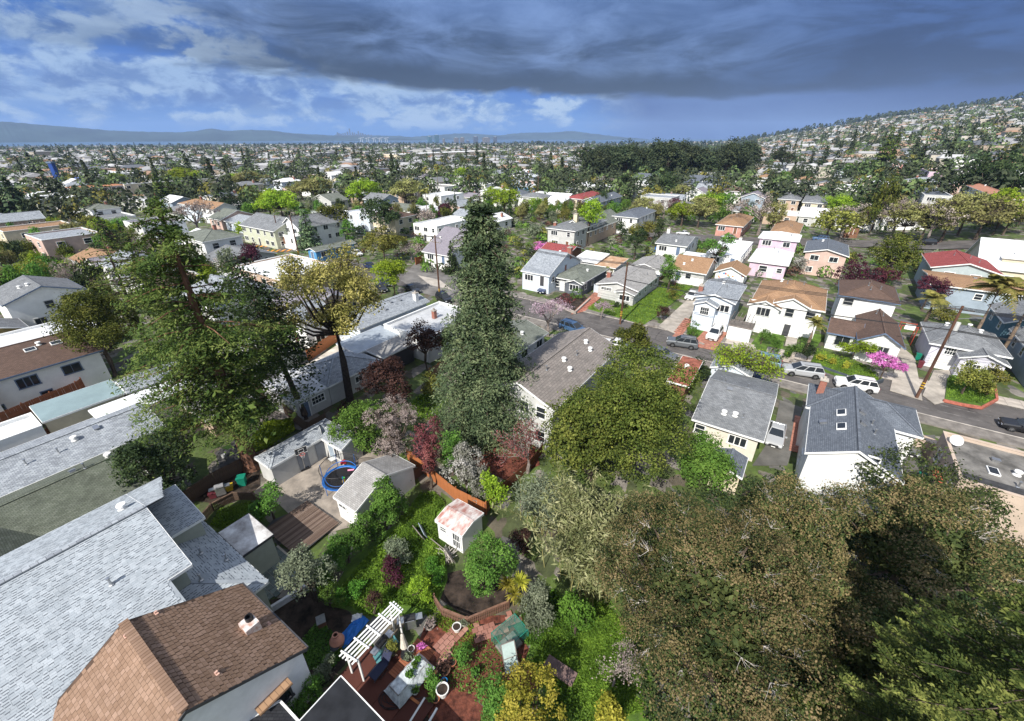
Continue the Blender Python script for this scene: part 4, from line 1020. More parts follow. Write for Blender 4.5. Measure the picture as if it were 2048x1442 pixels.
HB('small cottage with sandy brown roof and red porch stairs',(-24.5,-16.6,101,112.5),3.2,'gx',WHITE,RF['tan'],.38,win=0,extras=(('door',0,-.3,.6,BTRIM),('win',0,.02,1.9,1.1,1.1,'hung'),('win',1,-.2,1.8,1,1,'hung')))
gr_,gw_,gd_,_=HB('white garage with colourful mural of flowers on its front',(-16.0,-9.2,105.5,113),2.9,'gy',WHITE,RF['tan'],.45,win=0,name='garage',cat='garage')
HB('pale blue two storey house with garage below and brick chimney',(-14.0,-7.2,76.5,88.5),5.6,'gy',PBLUE,'ltgrey',.30,win=0,extras=(('vol',-.9,-6.3,3.2,1.6,4.9,'gy',.4,PBLUE),('garage',0,.24),('wa',-.9,-7.1,3.7,1.3,1.2,'grid'),('win',0,-.40,4.2,.7,1.1,'hung'),('win',0,.26,4.2,2,1.15,'triple'),('win',0,-.13,3.8,1.2,1.1,'grid'),('win',1,-.3,4.2,.9,1,'hung'),('win',1,.1,4.2,.9,1,'hung'),('chim',-.98,-.5,1.0,.7),V_(0,.2,'cap'),V_(.3,-.1),V_(-.2,.5)))
HB('white stucco house with sandy tan roof and twin front gables',(-5.4,5.2,81.5,94.5),5.4,'hip',WHITE,'tan',.42,win=0,wf=LGREY,extras=(('vol',-3.1,-6.5,4.4,2.6,4.9,'gy',.42,WHITE),('vol',.6,-6.3,4.6,1.6,5.7,'gy',.45,WHITE),('wa',-3.1,-7.8,3.8,1.9,1.3,'triple'),('ga',-3.3,-7.8),('wa',.6,-7.1,4.2,1.1,1.3,'hung'),('da',.9,-7.1),('win',0,.36,3.9,1.3,1.2,'hung'),('win',1,-.3,3.9,1,1.2,'hung'),('win',1,.1,3.9,1,1.2,'hung'),V_(-.2,0),V_(.3,.3),V_(-.4,.4,'cap')))
HB('white two storey house with dark brown hip roof and blue fascia',(6.7,15.0,89.5,100),6.2,'hip',WHITE,'brown',.42,trim=BTRIM,wf=LGREY,win=0,extras=(('win',0,-.34,5.0,1.3,1.1,'hung'),('win',1,-.25,5.0,1.5,1.2,'slide'),('win',1,.2,5.0,1,1.1,'hung'),V_(-.1,-.4),V_(.35,-.5),V_(0,-.6)))
HB('white cottage with dark brown gable roof facing the street',(9.8,15.4,76.9,88.8),3.5,'gy',WHITE,'brown',.62,trim=BTRIM,wf=LGREY,win=0,extras=(('vol',-4.2,-.6,3.8,5.6,2.9,'shed-x' if 0 else 'gx',.45,WHITE),('wa',-4.2,-3.4,1.7,1.8,1.5,'slide'),('win',0,.05,2.0,1.9,1.4,'triple'),('win',1,-.2,1.8,1,1.1,'hung'),V_(.1,.5),V_(-.2,.7)))
HB('pale lilac bungalow with slate hip roof behind the right utility pole',(18.2,26.7,80.0,89.5),3.9,'hip',LILAC,'grey',.42,win=0,extras=(('vol',1.4,-5.3,4.4,2.0,3.2,'gy',.4,LILAC),('wa',.6,-6.3,1.9,1.5,.9,'grid'),('wa',2.6,-6.3,1.6,1.1,1.5,'hung'),('garage',0,-.27),('win',0,-.22,2.9,1.1,1.0,'grid'),V_(.1,.3,'cap'),V_(.4,.1,'cap'),V_(-.5,.4,'cap')))
HB('blue grey house at the right edge with dark blue side wall',(28.6,37,78.5,92),4.4,'gy',BLUEG,'grey',.42,trim=TRIM)
HB('teal house with steep slate roof at the right edge behind the lilac bungalow',(28.4,36,94,104),4.6,'gy',mat('teal siding',(.10,.19,.24),.8,.1),'grey',.5)
HB('long blue grey building with flat sandy tan roof behind the palm',(21.5,45,111,123),5.0,'gx',BLUEG,'tan',.10,win=0,extras=(('win',0,-.2,3.6,1,1,'hung'),V_(-.4,.2,'box'),V_(.1,.1,'box'),V_(0,-.2,'box')))
HB('blue grey two storey house with red gable roof',(22.5,33.5,122,136),6.0,'gy',mat('pale blue grey siding',(.36,.43,.44),.75,.06),'red',.28,win=0,extras=(('win',0,-.22,4.4,1.5,1.5,'hung'),('win',0,.17,4.4,1.5,1.5,'hung'),V_(.3,.2),V_(.5,-.2),V_(-.2,.3)))
HB('cream house with large white dormered roof at the right edge',(32.5,46,136,150),4.6,'gx',CREAM,'white',.75,win=0,extras=(('vol',0,-3.6,6,3.5,6.6,'shed+',.05,CREAM),('win',0,-.1,2.4,1.5,1.1,'hung'),('win',0,.2,2.4,1.5,1.1,'hung')))
HB('pinkish tan two storey house with slate gable roof',(-.2,8.8,125.5,140),5.5,'gy',PINKT,'slate',.25,win=0,extras=(('win',0,-.25,4.2,1.6,1.1,'slide'),('win',0,.22,4.2,1.6,1.1,'slide'),('win',0,-.3,1.4,1.2,1.1,'slide'),('win',1,-.3,4.2,1,1,'hung')))
HB('pink bungalow with bright white hip roof, nearer of the two',(-10.7,-2.2,117,132),3.7,'hip',PINK,'white',.35,win=0,extras=(('win',0,-.1,2,1.6,1.3,'hung'),('door',0,.12,.1,WHITE),('win',0,.35,2,1,1,'hung'),V_(0,.2),V_(.3,0)))
HB('pink two storey house with white hip roof, farther of the two',(-11.4,-1.8,136,146),5.8,'hip',PINK,'white',.25)
HB('white flat roofed house beyond the mural garage',(-20.5,-12.5,118,138),3.9,'flat',WHITE,'white',.1,extras=(('chim',.2,.9,1.2,.7,WHITE),))
HB('white stucco house with grey roof behind the slim cypress',(-34.5,-26,121,136),4.2,'gx',WHITE,'grey',.18,extras=(('chim',-.95,.3,1.4,.8,WHITE),))
HB('low white shed roofs beyond the small cottage',(-26,-20,116.5,121),2.6,'shed+',WHITE,'white',.08,win=0,name='shed',cat='shed')
HB('maroon roofed garage beside the magenta tree',(-59.5,-50.5,101,110),2.8,'gx',BROWNW,'red',.3,win=0,name='garage',cat='garage')
HB('long grey two storey apartment block with brick chimney',(-71.7-.0+20.2,-43.5,118.5,140),5.8,'gx' if 0 else 'gy',LGREY,'grey',.14,extras=(('chim',-.85,-.8,.9,.8),)) if 0 else None
x1,y1=G(1095,454,6);x2,y2=G(1148,463,6);x3,y3=G(1224,440,6)
a1,b1=RS(x1,y1);a2,b2=RS(x2,y2);a3,b3=RS(x3,y3)
HB('long grey two storey apartment block with brick chimney',(a1,a2,(b1+b2)/2,b3),6.0,'hip',LGREY,'grey',.18,extras=(('chim',-.8,-.75,.9,.8),))
HB('white metal roofed outbuilding with skylight beside the steep roofed house',(-47,-40.5,96.5,104),3.0,'shed+',WHITE,'white',.10,win=0,name='shed',cat='shed')
HB('rusty metal roofed shed behind the dark grey bungalow',(-41,-35.6,96,104.5),2.6,'shed+',WHITE,'rust',.06,win=0,name='shed',cat='shed')
x1,y1=G(905,478,6);a1,b1=RS(x1,y1)
HB('long dark ribbed roof hall right of the spruce top',(-66,-55.5,123,152),4.6,'gy',TAN,'moss',.55,extras=(('chim',.1,-.95,2.0,1.2,CREAM),))
# ---- near side of the street
HB('large light grey house with brown grey gable roof, between the spruce and the live oak',(-25.4,-16.6,32.2,49.5),5.8,'gy',LGREY,shingle('brown grey shingle',(.265,.235,.215),(.20,.18,.165),(.09,.08,.075),.5,.3,.15,.8),.42,o=.35,win=0,extras=(('win',0,.08,4.6,1.0,1.3,'hung'),('win',0,.33,4.6,1.0,1.3,'hung'),('win',0,-.2,4.6,1.0,1.3,'hung'),('win',0,.02,1.6,1.1,1.3,'hung'),('win',0,.33,1.6,1.1,1.3,'hung'),('win',1,-.3,4.4,.9,1.2,'hung'),V_(.3,.6,'cap'),V_(.55,.5,'cap'),V_(.3,-.1,'cap'),V_(.6,-.2,'cap'),V_(.4,.2),V_(.2,-.5)))
HB('cream house with grey gable roof beside the silver hatchback',(-5.4,1.5,42.5,56),3.2,'gx',mat('pale cream stucco',(.66,.61,.52),.8,.06,.7),'grey',.26,win=0,extras=(('win',0,-.42,1.9,.9,1.0,'hung'),('win',0,.2,1.9,1.6,1.0,'triple'),V_(-.35,-.15,'box'),V_(-.25,-.75,'cap'),V_(.1,-.72,'cap'),V_(.35,-.7),V_(.2,.08),V_(-.6,.06),V_(-.75,.06)))
HB('white two storey house with slate blue roof and skylights, beside the driveway',(4.6,11.4,39.4,52),5.4,'gy',WHITE,'slate',.50,o=.3,win=0,extras=(('vol',.9,5.2,8.6,5.0,5.35,'hip',.45,WHITE),('win',0,.18,6.2,.7,.7,'hung'),('win',3,.3,4.2,.9,1.2,'hung'),('win',3,.0,4.2,.9,1.2,'hung'),('win',3,-.3,4.2,.9,1.2,'hung'),('win',3,.15,1.8,.9,1.2,'hung'),('chim',-.9,.92,1.6,.6),V_(-.35,.1,'sky'),V_(-.35,-.35,'sky'),V_(.12,.15,'box'),V_(.12,-.2,'box'),V_(.4,.0),V_(.45,-.25),V_(-.75,-.2,'box')))
HB('tan stucco building with grey flat roof and terracotta awnings, bottom right of the street',(15.6,30,43.6,51.5),4.6,'flat',mat('peach tan stucco',(.50,.40,.32),.8,.08,.7),'tar',.1,trim=MATS['peach tan stucco'],win=0,name='flat_roofed_house',extras=(('win',3,-.25,2.9,1,1.2,'hung'),('win',3,.1,2.9,.8,1.2,'hung'),('win',3,.4,2.9,.9,1.2,'hung'),V_(-.4,0,'cap'),V_(-.2,-.4,'cap'),V_(0,.2,'cap'),V_(.2,-.2,'cap'),V_(-.55,.35,'box'),V_(-.1,-.1),V_(-.3,.1),V_(-.45,-.5),V_(.05,.5,'box'),V_(.3,.3),V_(-.62,-.15,'sky')))
bx_=BX(15.8,29.8,43.8,45.4); q=MB().box((0,0,0),(bx_[2],bx_[3],.02)).build('tar_strip',mat('black tar strip',(.05,.05,.052),.85,.3,1.2)); q.location=(bx_[0],bx_[1],4.335); q.rotation_euler=(0,0,bx_[4]); tag(q,'black tar strip along the near edge of the tan building flat roof','roof patch')
# small grey slate roof in front
HB('small slate roofed shed at the back of the dark driveway',(-2.2,.6,36.6,40),2.4,'gy',CREAM,'slate',.35,o=.2,win=0,name='shed',cat='shed')
HB('rusty red roofed lean-to beside the satellite dish',(-10.2,-7.5,50,57),2.7,'shed+',BROWNW,mat('rusty red roof',(.26,.09,.06),.8,.25,1.5),.08,win=0,name='shed',cat='shed')
HB('pale blue shed with ribbed white gable roof by the lime street tree',(-6.5,-1.5,56.8,60.5),2.8,'gy',PBLUE,'ltgrey',.4,o=.2,win=0,name='shed',cat='shed')
# ---- left half, inside the block
HB('long pale blue grey house with white chimney beside the upper street',(-61,-53.6,37.5,53),3.8,'gy',PBLUE,'ltgrey',.34,win=0,extras=(('win',1,-.3,2.3,1.3,1.0,'grid'),('win',1,.02,2.3,.8,1.1,'hung'),('win',1,.14,2.3,1.5,1.1,'triple'),('win',1,.3,2.3,.8,1.1,'hung'),('win',1,.42,2.3,.8,1.1,'hung'),('chim',.7,.8,1.3,.7,WHITE),V_(.2,.2,'box'),V_(.55,-.1,'box'),V_(.3,.45,'box')))
HB('white walled house with pale flat roof and small brick chimney',(-51.3,-42,40.4,53),4.0,'flat',WHITE,mat('pale grey flat roof',(.46,.47,.48),.8,.1,.6),.1,win=0,extras=(('win',0,-.3,2.6,.8,.9,'hung'),('win',1,-.3,2.4,1,1,'hung'),('chim',-.1,.1,1.3,.6),V_(-.3,.3,'cap'),V_(.3,.4,'cap')))
HB('ribbed pale metal patio roof between the grey house and the flat roof',(-52.4,-48,32.5,40.6),3.1,'shed-x',LGREY,mat('pale corrugated metal',(.36,.40,.44),.5,.1,.7,metal=.2),.10,o=.15,win=0,name='patio_cover',cat='patio cover')
HB('white plastic patio roof in front of the flat roofed house',(-48,-44.3,34,39.8),2.9,'shed-x',DTRIM,'worn',.05,o=.15,win=0,name='patio_cover',cat='patio cover') 
HB('grey house with pale hip roof at the foot of the tall leaning tree',(-51.3,-44.0,25.0,33.5),2.9,'hip',LGREY,'ltgrey',.36,win=0,o=.3,extras=(('win',1,.05,1.7,1.0,.8,'slide'),V_(.2,0)))
HB('grey lean-to with peeling white roof left of the leaning tree',(-51.2,-44.2,20.6,25.4),2.7,'shed-x',LGREY,mat('peeling white membrane',(.66,.68,.70),.7,.2,1.2,col2=(.40,.40,.41)),.07,o=.15,win=0,name='shed',cat='shed',extras=(('win',1,.15,1.7,1.6,.9,'grid'),('door',1,-.25,.05,BTRIM)))
HB('white cottage with moss green roof behind the spruce',(-36.8,-28.8,40,52.5),3.9,'gy',WHITE,'moss',.3,extras=())
HB('mauve roofed house left of the tall leaning tree',(-77,-66,36,48),3.6,'gx',TAN,'lilac',.4)
HB('white gabled house in the middle of the left block',(-68,-61,33,38.5),5.0,'gy',WHITE,'ltgrey',.45)
HB('small grey roofed garage with pale brick wall left of the redwood fence',(-66,-57,22.5,29.5),2.6,'gx',LGREY,'worn',.3,win=0,name='garage',cat='garage',extras=(('win',1,.2,1.5,.6,.6,'hung'),))
HB('low grey roofed garage under the big conifer',(-57,-49,13.5,19),2.5,'gx',TAN,'worn',.3,win=0,name='garage',cat='garage',extras=(('win',1,.1,1.4,1,.8,'slide'),))
HB('long pale roofed house left of the conifer',(-96,-80,30,42),3.8,'gx',WHITE,'ltgrey',.35)
HB('flat white roofed house above the big conifer on the left',(-105,-86,44,58),4.2,'flat',TAN,'white',.1)
# ---- left edge
HB('white house with dark brown roof, blue trimmed windows and two skylights',(-86.2,-74.9,-8,12.6),4.6,'gy',WHITE,'brown',.34,trim=BTRIM,wf=BTRIM,o=.4,win=0,extras=(('vol',4.8,-3.5,3.4,6,3.6,'gx',.4,WHITE),('win',1,.34,3.1,1.7,1.1,'slide'),('win',1,.13,3.1,1.8,1.2,'triple'),('win',1,-.16,3.0,2.6,1.2,'triple'),('win',1,.18,.9,1.0,.8,'hung'),('win',1,-.05,.8,1.4,.9,'hung'),V_(.35,.45,'sky'),V_(.35,.7,'sky'),V_(.25,.55,'cap')))
HB('white two storey house with grey gable roof and blue rake boards at the left edge',(-118,-106.5+0,8.8,19.6),5.5,'gx',WHITE,'grey',.36,trim=BTRIM,o=.4,win=0,wf=LGREY,extras=(('win',1,.0,4.0,1.1,1.2,'hung'),('win',1,.3,4.2,2.2,1.2,'slide'),('win',1,-.2,1.4,1.4,1.2,'slide'),('win',1,.25,1.3,2,1.4,'slide'),V_(.2,-.4,'cap'),V_(.35,-.2,'cap')))
HB('small yellow ochre house with grey roof at the left edge',(-107,-100.2,-2,9.8),2.9,'gx',YELL,'grey',.35,win=0,extras=(('win',1,.1,1.6,1,1,'hung'),))
HB('low white roof with solar panels beyond the brown roofed house',(-99,-88.5,0,16),3.0,'flat',WHITE,'white',.1,win=0)
HB('cream building with long blue green metal roof at the left',(-66.6,-62.5,3.4,10.6),3.0,'shed-x',CREAM,'metalg',.12,o=.15,win=0)
HB('cream building with grey shingle roof under the conifer branches',(-67,-62.4,10.7,17.5),3.0,'gy',CREAM,'ltgrey',.3,o=.2,win=0,extras=(('win',1,-.3,1.8,1,1,'hung'),))
HB('flat bright white roof at the left edge above the ivy hedge',(-66.1,-61.9,-12,3.2),2.9,'flat',WHITE,'white',.1,win=0)
HB('long pale grey shingle house with lilac side wall and roof vents',(-59.5,-51.2,-14,10.5),2.9,'gy',LILAC,'ltgrey',.30,o=.3,win=0,extras=(('win',1,.27,1.6,.8,.7,'hung'),('win',1,.15,1.6,.7,.7,'hung'),V_(.5,.38),V_(.45,.2),V_(.3,.5,'cap'),V_(-.2,.1),V_(.1,-.05,'cap'),V_(-.3,-.15,'cap'),V_(.2,.65,'box')))
HB('white roofed wing next to the pale shingle house under the conifer',(-60.5,-56.5,6.8,16),3.2,'shed-x',WHITE,'white',.04,o=.15,win=0)
HB('green grey shingle house with ridge and brick chimney at the left',(-51.0,-41.2,-8,6.3),3.0,'gy',SAGE,'green',.40,o=.3,win=0,extras=(('vol',2.8,-2.6,7.5,5.2,3.2,'gx',.62,SAGE),('chim',.98,-.62,2.2,1.0),('vol',2.2,-4.2,8.6,8,3.2,'gx',.40,SAGE),V_(.0,.6),V_(-.2,.5,'box'),V_(-.1,.85,'cap')))
# ================================================================ shingle tabs as real geometry on the two nearest roofs
def tabs(root,org,u,v,Lu,Lv,m,row,wmin,wmax,gap,th,clip,seed,indiv=0,camlocal=None,dash=None):
    """rows of raised tabs: org = eave corner (local), u along the eave, v up the slope (unit vectors)"""
    g=random.Random(seed); u,v=Vector(u),Vector(v); n=u.cross(v).normalized()
    if n.z<0: n=-n
    T=[]
    for i in range(int(Lv/row)):
        x=g.uniform(0,wmax)
        while x<Lu:
            w=min(g.uniform(wmin,wmax),Lu-x)
            if w<.05: break
            if clip(x+w/2,(i+.5)*row): T.append((x,i*row,w))
            x+=w+gap*g.uniform(.5,1.6)
    me_=None
    if indiv:
        T.sort(key=lambda t:((Vector(org)+u*t[0]+v*t[1])-camlocal).length)
        ws=[wmin+(wmax-wmin)*k/3 for k in range(4)]; ms=[]
        q=Matrix((u,v,n)).transposed()
        for w in ws: ms.append(MB().box((0,0,0),(w,row*.93,th)).mesh('shingle',m))
        for x,y,w in T[:indiv]:
            k=max(0,min(3,int((w-wmin)/(wmax-wmin)*4))); o=link('shingle',ms[k],root); o.matrix_local=Matrix.Translation(Vector(org)+u*(x+w/2)+v*(y+row*.5)+n*(th*.5+.022))@q.to_4x4()
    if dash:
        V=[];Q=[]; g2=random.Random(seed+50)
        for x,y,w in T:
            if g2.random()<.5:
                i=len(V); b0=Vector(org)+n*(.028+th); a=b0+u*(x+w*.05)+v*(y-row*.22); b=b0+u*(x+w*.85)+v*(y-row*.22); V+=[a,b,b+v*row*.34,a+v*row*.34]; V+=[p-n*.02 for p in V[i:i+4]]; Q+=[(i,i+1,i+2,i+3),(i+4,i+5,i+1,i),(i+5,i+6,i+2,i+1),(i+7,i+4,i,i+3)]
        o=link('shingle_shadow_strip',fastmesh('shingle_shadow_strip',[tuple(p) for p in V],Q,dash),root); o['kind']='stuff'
    V=[];Q=[]
    for x,y,w in T[indiv:]:
        b0=Vector(org)+n*.024; i=len(V); h=n*th
        a=b0+u*x+v*y; b=b0+u*(x+w)+v*y; c=b0+u*(x+w)+v*(y+row*.95); d=b0+u*x+v*(y+row*.95)
        V+= [a,b,c,d,a+h,b+h,c+h*.5,d+h*.5]; 
        for q in ((4,5,6,7),(0,1,5,4),(1,2,6,5),(3,0,4,7)): Q.append(tuple(i+k for k in q))
    o=link('shingle',fastmesh('shingle',[tuple(p) for p in V],Q,m),root); o['kind']='stuff'
def tabmat(name,cols):
    m=bpy.data.materials.new(name); m.use_nodes=True; t=m.node_tree; b=t.nodes['Principled BSDF']; b.inputs['Roughness'].default_value=.92; b.inputs['Specular IOR Level'].default_value=.15
    g=t.nodes.new('ShaderNodeNewGeometry'); oi=t.nodes.new('ShaderNodeObjectInfo'); a=t.nodes.new('ShaderNodeMath'); a.operation='ADD'; f=t.nodes.new('ShaderNodeMath'); f.operation='FRACT'
    t.links.new(g.outputs['Random Per Island'],a.inputs[0]); t.links.new(oi.outputs['Random'],a.inputs[1]); t.links.new(a.outputs[0],f.inputs[0])
    r=t.nodes.new('ShaderNodeValToRGB'); r.color_ramp.interpolation='LINEAR'; e=r.color_ramp.elements
    for i,c in enumerate(cols):
        el_=e[i] if i<2 else e.new(1); el_.position=i/(len(cols)-1); el_.color=(*c,1)
    t.links.new(f.outputs[0],r.inputs[0])
    tcn=t.nodes.new('ShaderNodeTexCoord'); n=t.nodes.new('ShaderNodeTexNoise'); n.inputs['Scale'].default_value=.8; n.inputs['Detail'].default_value=9; n.inputs['Roughness'].default_value=.7; t.links.new(tcn.outputs['Object'],n.inputs['Vector'])
    mr=t.nodes.new('ShaderNodeMapRange'); mr.inputs[1].default_value=.3; mr.inputs[2].default_value=.7; mr.inputs[3].default_value=.82; mr.inputs[4].default_value=1.12; t.links.new(n.outputs['Fac'],mr.inputs[0])
    mu=t.nodes.new('ShaderNodeMix'); mu.data_type='RGBA'; mu.blend_type='MULTIPLY'; mu.inputs[0].default_value=1; t.links.new(r.outputs[0],mu.inputs[6]); t.links.new(mr.outputs[0],mu.inputs[7]); t.links.new(mu.outputs[2],b.inputs['Base Color']); return m
GTAB=tabmat('light grey shingle tabs',[(.33,.365,.395),(.38,.415,.445),(.42,.455,.485)])
BTAB=tabmat('chestnut shingle tabs',[(.22,.14,.095),(.26,.17,.118),(.30,.20,.145)])
GBASE=mat('grey shingle course',(.30,.33,.36),.92,.12,1); BBASE=mat('dark brown shingle course',(.10,.062,.042),.92,.15,1)
# ---- grey house: main gable (ridge along the block), lower rear roof, dormer
DASH=mat('dark granule and shadow strip',(.13,.145,.165),.95,.15,2)  # dark dashes: tab shadow and dark granules put into the colour
def slope_tabs(root,x0,x1,z0,z1,y0,y1,m,seed,clip=lambda a,b:True,indiv=0,row=.15,**k):
    """slope between eave x0,z0 and ridge x1,z1, running along local y"""
    L=math.hypot(x1-x0,z1-z0); v=((x1-x0)/L,0,(z1-z0)/L); s=1 if x0>x1 else -1
    cl=root.matrix_world.inverted()@Vector((0,0,CH)) if indiv else None
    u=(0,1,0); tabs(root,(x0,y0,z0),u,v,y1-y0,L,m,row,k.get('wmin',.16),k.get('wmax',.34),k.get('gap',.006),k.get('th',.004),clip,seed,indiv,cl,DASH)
rc,sc_=-31.9,-5.5
x,y=WS(rc,sc_); gh=thing('house','large light grey shingled house with steep long roof, bottom left corner','house',(x,y,0),R(-34)); bpy.context.view_layer.update()
w,d=10.6,18.6; ze=6.35; pt=.345
volume(gh,0,0,w-.7,d-.7,-.5,ze+.35*pt*0+.12,'gy',pt,SAGE,GBASE,TRIM,o=.35)
zr=ze+.12+(w-.7)/2*pt; zl=ze+.12-.35*pt
XR=9.3; zxr=zr-XR*pt
q=MB(); P4=[(w/2-.02,-d/2,zr-(w/2-.02)*pt+.0),(XR,-d/2,zxr),(XR,d/2-1.2,zxr),(w/2-.02,d/2-1.2,zr-(w/2-.02)*pt)]; q.poly(P4); q.poly([(a,b_,c-.14) for a,b_,c in P4[::-1]]); q.build('roof',GBASE,gh)
q=MB(); q.box(((w/2-.5+XR-.4)/2,-.6,(zxr-.7)/2),(XR-w/2+.1,d-1.6,zxr+.6)); q.build('wall',SAGE,gh)
slope_tabs(gh,XR,0,zxr,zr,-d/2,d/2,GTAB,1,clip=lambda a,b_: (XR-b_/math.hypot(1,pt))<w/2-.1 or a<d-1.4,indiv=150)
slope_tabs(gh,-w/2,0,zl,zr,-d/2,d/2,GTAB,2)
b=MB(); b.bar((0,-d/2,zr+.05),(0,d/2,zr+.05),.30,.05); b.build('ridge_cap',RF['ltgrey'],gh)
# lower rear roof: hip
w2,d2=12.6,9.0; cx,cy=1.6,7.5; volume(gh,cx,cy,w2-.6,d2-.6,-.5,3.75,'hip',.36,SAGE,GBASE,TRIM,o=.3)
hp=.36; z0=3.75-.3*hp
L2=math.hypot(w2/2,w2/2*hp)
def hipclip(a,b_,Ly=d2,Ls=L2,ww=w2/2): t=b_/Ls*ww; return t<a<Ly-t
slope_tabs(gh,cx+w2/2,cx,z0,z0+w2/2*hp,cy-d2/2,cy+d2/2,GTAB,3,clip=hipclip)
slope_tabs(gh,cx-w2/2,cx,z0,z0+w2/2*hp,cy-d2/2,cy+d2/2,GTAB,4,clip=hipclip)
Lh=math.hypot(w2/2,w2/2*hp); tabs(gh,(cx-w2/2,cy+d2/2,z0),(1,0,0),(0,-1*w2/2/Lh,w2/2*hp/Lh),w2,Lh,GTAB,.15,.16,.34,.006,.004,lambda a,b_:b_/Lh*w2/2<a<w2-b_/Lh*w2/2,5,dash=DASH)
q=MB(); P4=[(-w/2,d/2-.1,zl),(0,d/2-.1,zr),(0,d/2+1.0,zr),(-w/2,d/2+2.3,zl)]; q.poly([(a,b_,c+.01) for a,b_,c in P4]); q.poly([(a,b_,c-.14) for a,b_,c in P4[::-1]]); q.build('roof',GBASE,gh)
slope_tabs(gh,-w/2,0,zl,zr,d/2,d/2+2.2,GTAB,12,clip=lambda a,b_: a<2.2-b_*.22)
# dormer towards the back
volume(gh,-1.2,10.2,3.6,2.6,3.5,5.55,'shed-x',.22,SAGE,GBASE,TRIM,o=.25)
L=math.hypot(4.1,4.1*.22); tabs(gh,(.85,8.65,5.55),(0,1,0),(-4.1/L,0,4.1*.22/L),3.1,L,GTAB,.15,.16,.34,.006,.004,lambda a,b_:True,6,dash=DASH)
for a,b_,k in ((3.6,6.0,'pipe'),(4.3,11.2,'pipe'),(2.6,10.4,'pipe'),(5.2,9.4,'pipe'),(-2,8.5,'cap')): 
    zz=zr-abs(a)*pt if b_<9.2 else 3.75+min(w2/2-abs(a-cx),d2/2-abs(b_-cy))*hp
    add_vent(gh,a,b_,zz+.03,k)
b=MB(); b.bar((XR+.06,-d/2,zxr-.06),(XR+.06,d/2-1.2,zxr-.06),.12,.12); b.build('gutter',TRIM,gh)
b=MB(); b.tube([(3.2,-5,zr-3.2*pt+.05),(3.8,-4.4,zr-3.8*pt+.05),(4.6,-4.6,zr-4.6*pt+.05),(5.2,-5.6,zl+.05)],.02,5); b.build('cable',BLACKP,gh)
# ---- brown house
A0=Vector(WS(*[0,0])); rb0,rb1=-25.6+.0,-17.5
x0,y0=G(257,1237,7.5); r0,s0=RS(x0,y0); x1,y1=G(358,1433,7.5); r1,s1=RS(x1,y1)
x,y=WS((r0+r1)/2,(s0+s1)/2); bh=thing('house','brown shingled house with white stucco gable wall, bottom left','house',(x,y,0),R(-34)); bpy.context.view_layer.update()
W2=r1-r0; D2=10.4; pb=(7.5-4.5)/(D2/2); oo=.22
volume(bh,0,0,W2-2*oo,D2-2*oo,-.5,4.5+oo*pb,'gx',pb,mat('white rough stucco',(.80,.80,.80),.85,.06,.9,bump=.6,bscale=4),BBASE,DTRIM,o=oo)
Lb=math.hypot(D2/2,3.0)
cl=bh.matrix_world.inverted()@Vector((0,0,CH))
tabs(bh,(-W2/2,D2/2,4.5),(1,0,0),(0,-D2/2/Lb,3/Lb),W2,Lb,BTAB,.21,.20,.30,.045,.02,lambda a,b_:True,7,150,cl)
tabs(bh,(-W2/2,-D2/2,4.5),(1,0,0),(0,D2/2/Lb,3/Lb),W2,Lb,BTAB,.21,.20,.30,.02,.008,lambda a,b_:True,8)
capm=MB().box((0,0,0),(.2,.42,.05)).mesh('ridge_shingle',BTAB)
for i in range(int(W2/.2)):
    q=link('ridge_shingle',capm,bh); q.location=(-W2/2+.1+i*.2,0,7.56); q.rotation_euler=(0,-.12,0)
# chimney: plastered square base, round pot
px_,py_=G(495,1240,6.0); lx=bh.matrix_world.inverted()@Vector((px_,py_,6.0)); zc=7.5-abs(lx.y)*pb
b=MB(); b.box((lx.x,lx.y,zc+.1),(.85,.75,.9)); ch=b.build('chimney',mat('peeling white plaster',(.72,.70,.68),.9,.2,3,col2=(.45,.28,.22)),bh)
b=MB(); b.lathe([(.0,0),(.21,0),(.21,.28),(.17,.28),(.17,.05),(0,.05)],14,(lx.x-.12,lx.y+.12,zc+.55)); b.build('chimney_pot',BLACKP,ch)
for a,b_ in ((-2.6,-.2),(W2*.1,4.7),(-W2/2+.2,1.2),(2.4,1.6),(-1.5,-3.4)):
    m=MB(); zc=7.5-abs(b_)*pb; m.box((a,b_,zc+.06),(.28,.16,.06)); m.box((a,b_,zc+.13),(.1,.1,.14)); m.build('roof_flashing',mat('copper pink flashing',(.6,.38,.30),.6,.1),bh)
xg=W2/2-oo
for yy,zz,ww in ((-.6,3.2,1.6),(3.0,2.5,1.5)):
    add_window(bh,(xg,yy,zz),math.pi/2,ww,1.2,'slide',DTRIM)
h=MB(); h.bar((xg+.25,2.1,3.45),(xg+.25,3.9,3.45),.6,.08); hh=h.build('window_hood',RF['tan'],bh)
b=MB(); b.bar((-W2/2,D2/2+.05,4.46),(W2/2,D2/2+.05,4.46),.12,.12); b.build('gutter',DTRIM,bh)
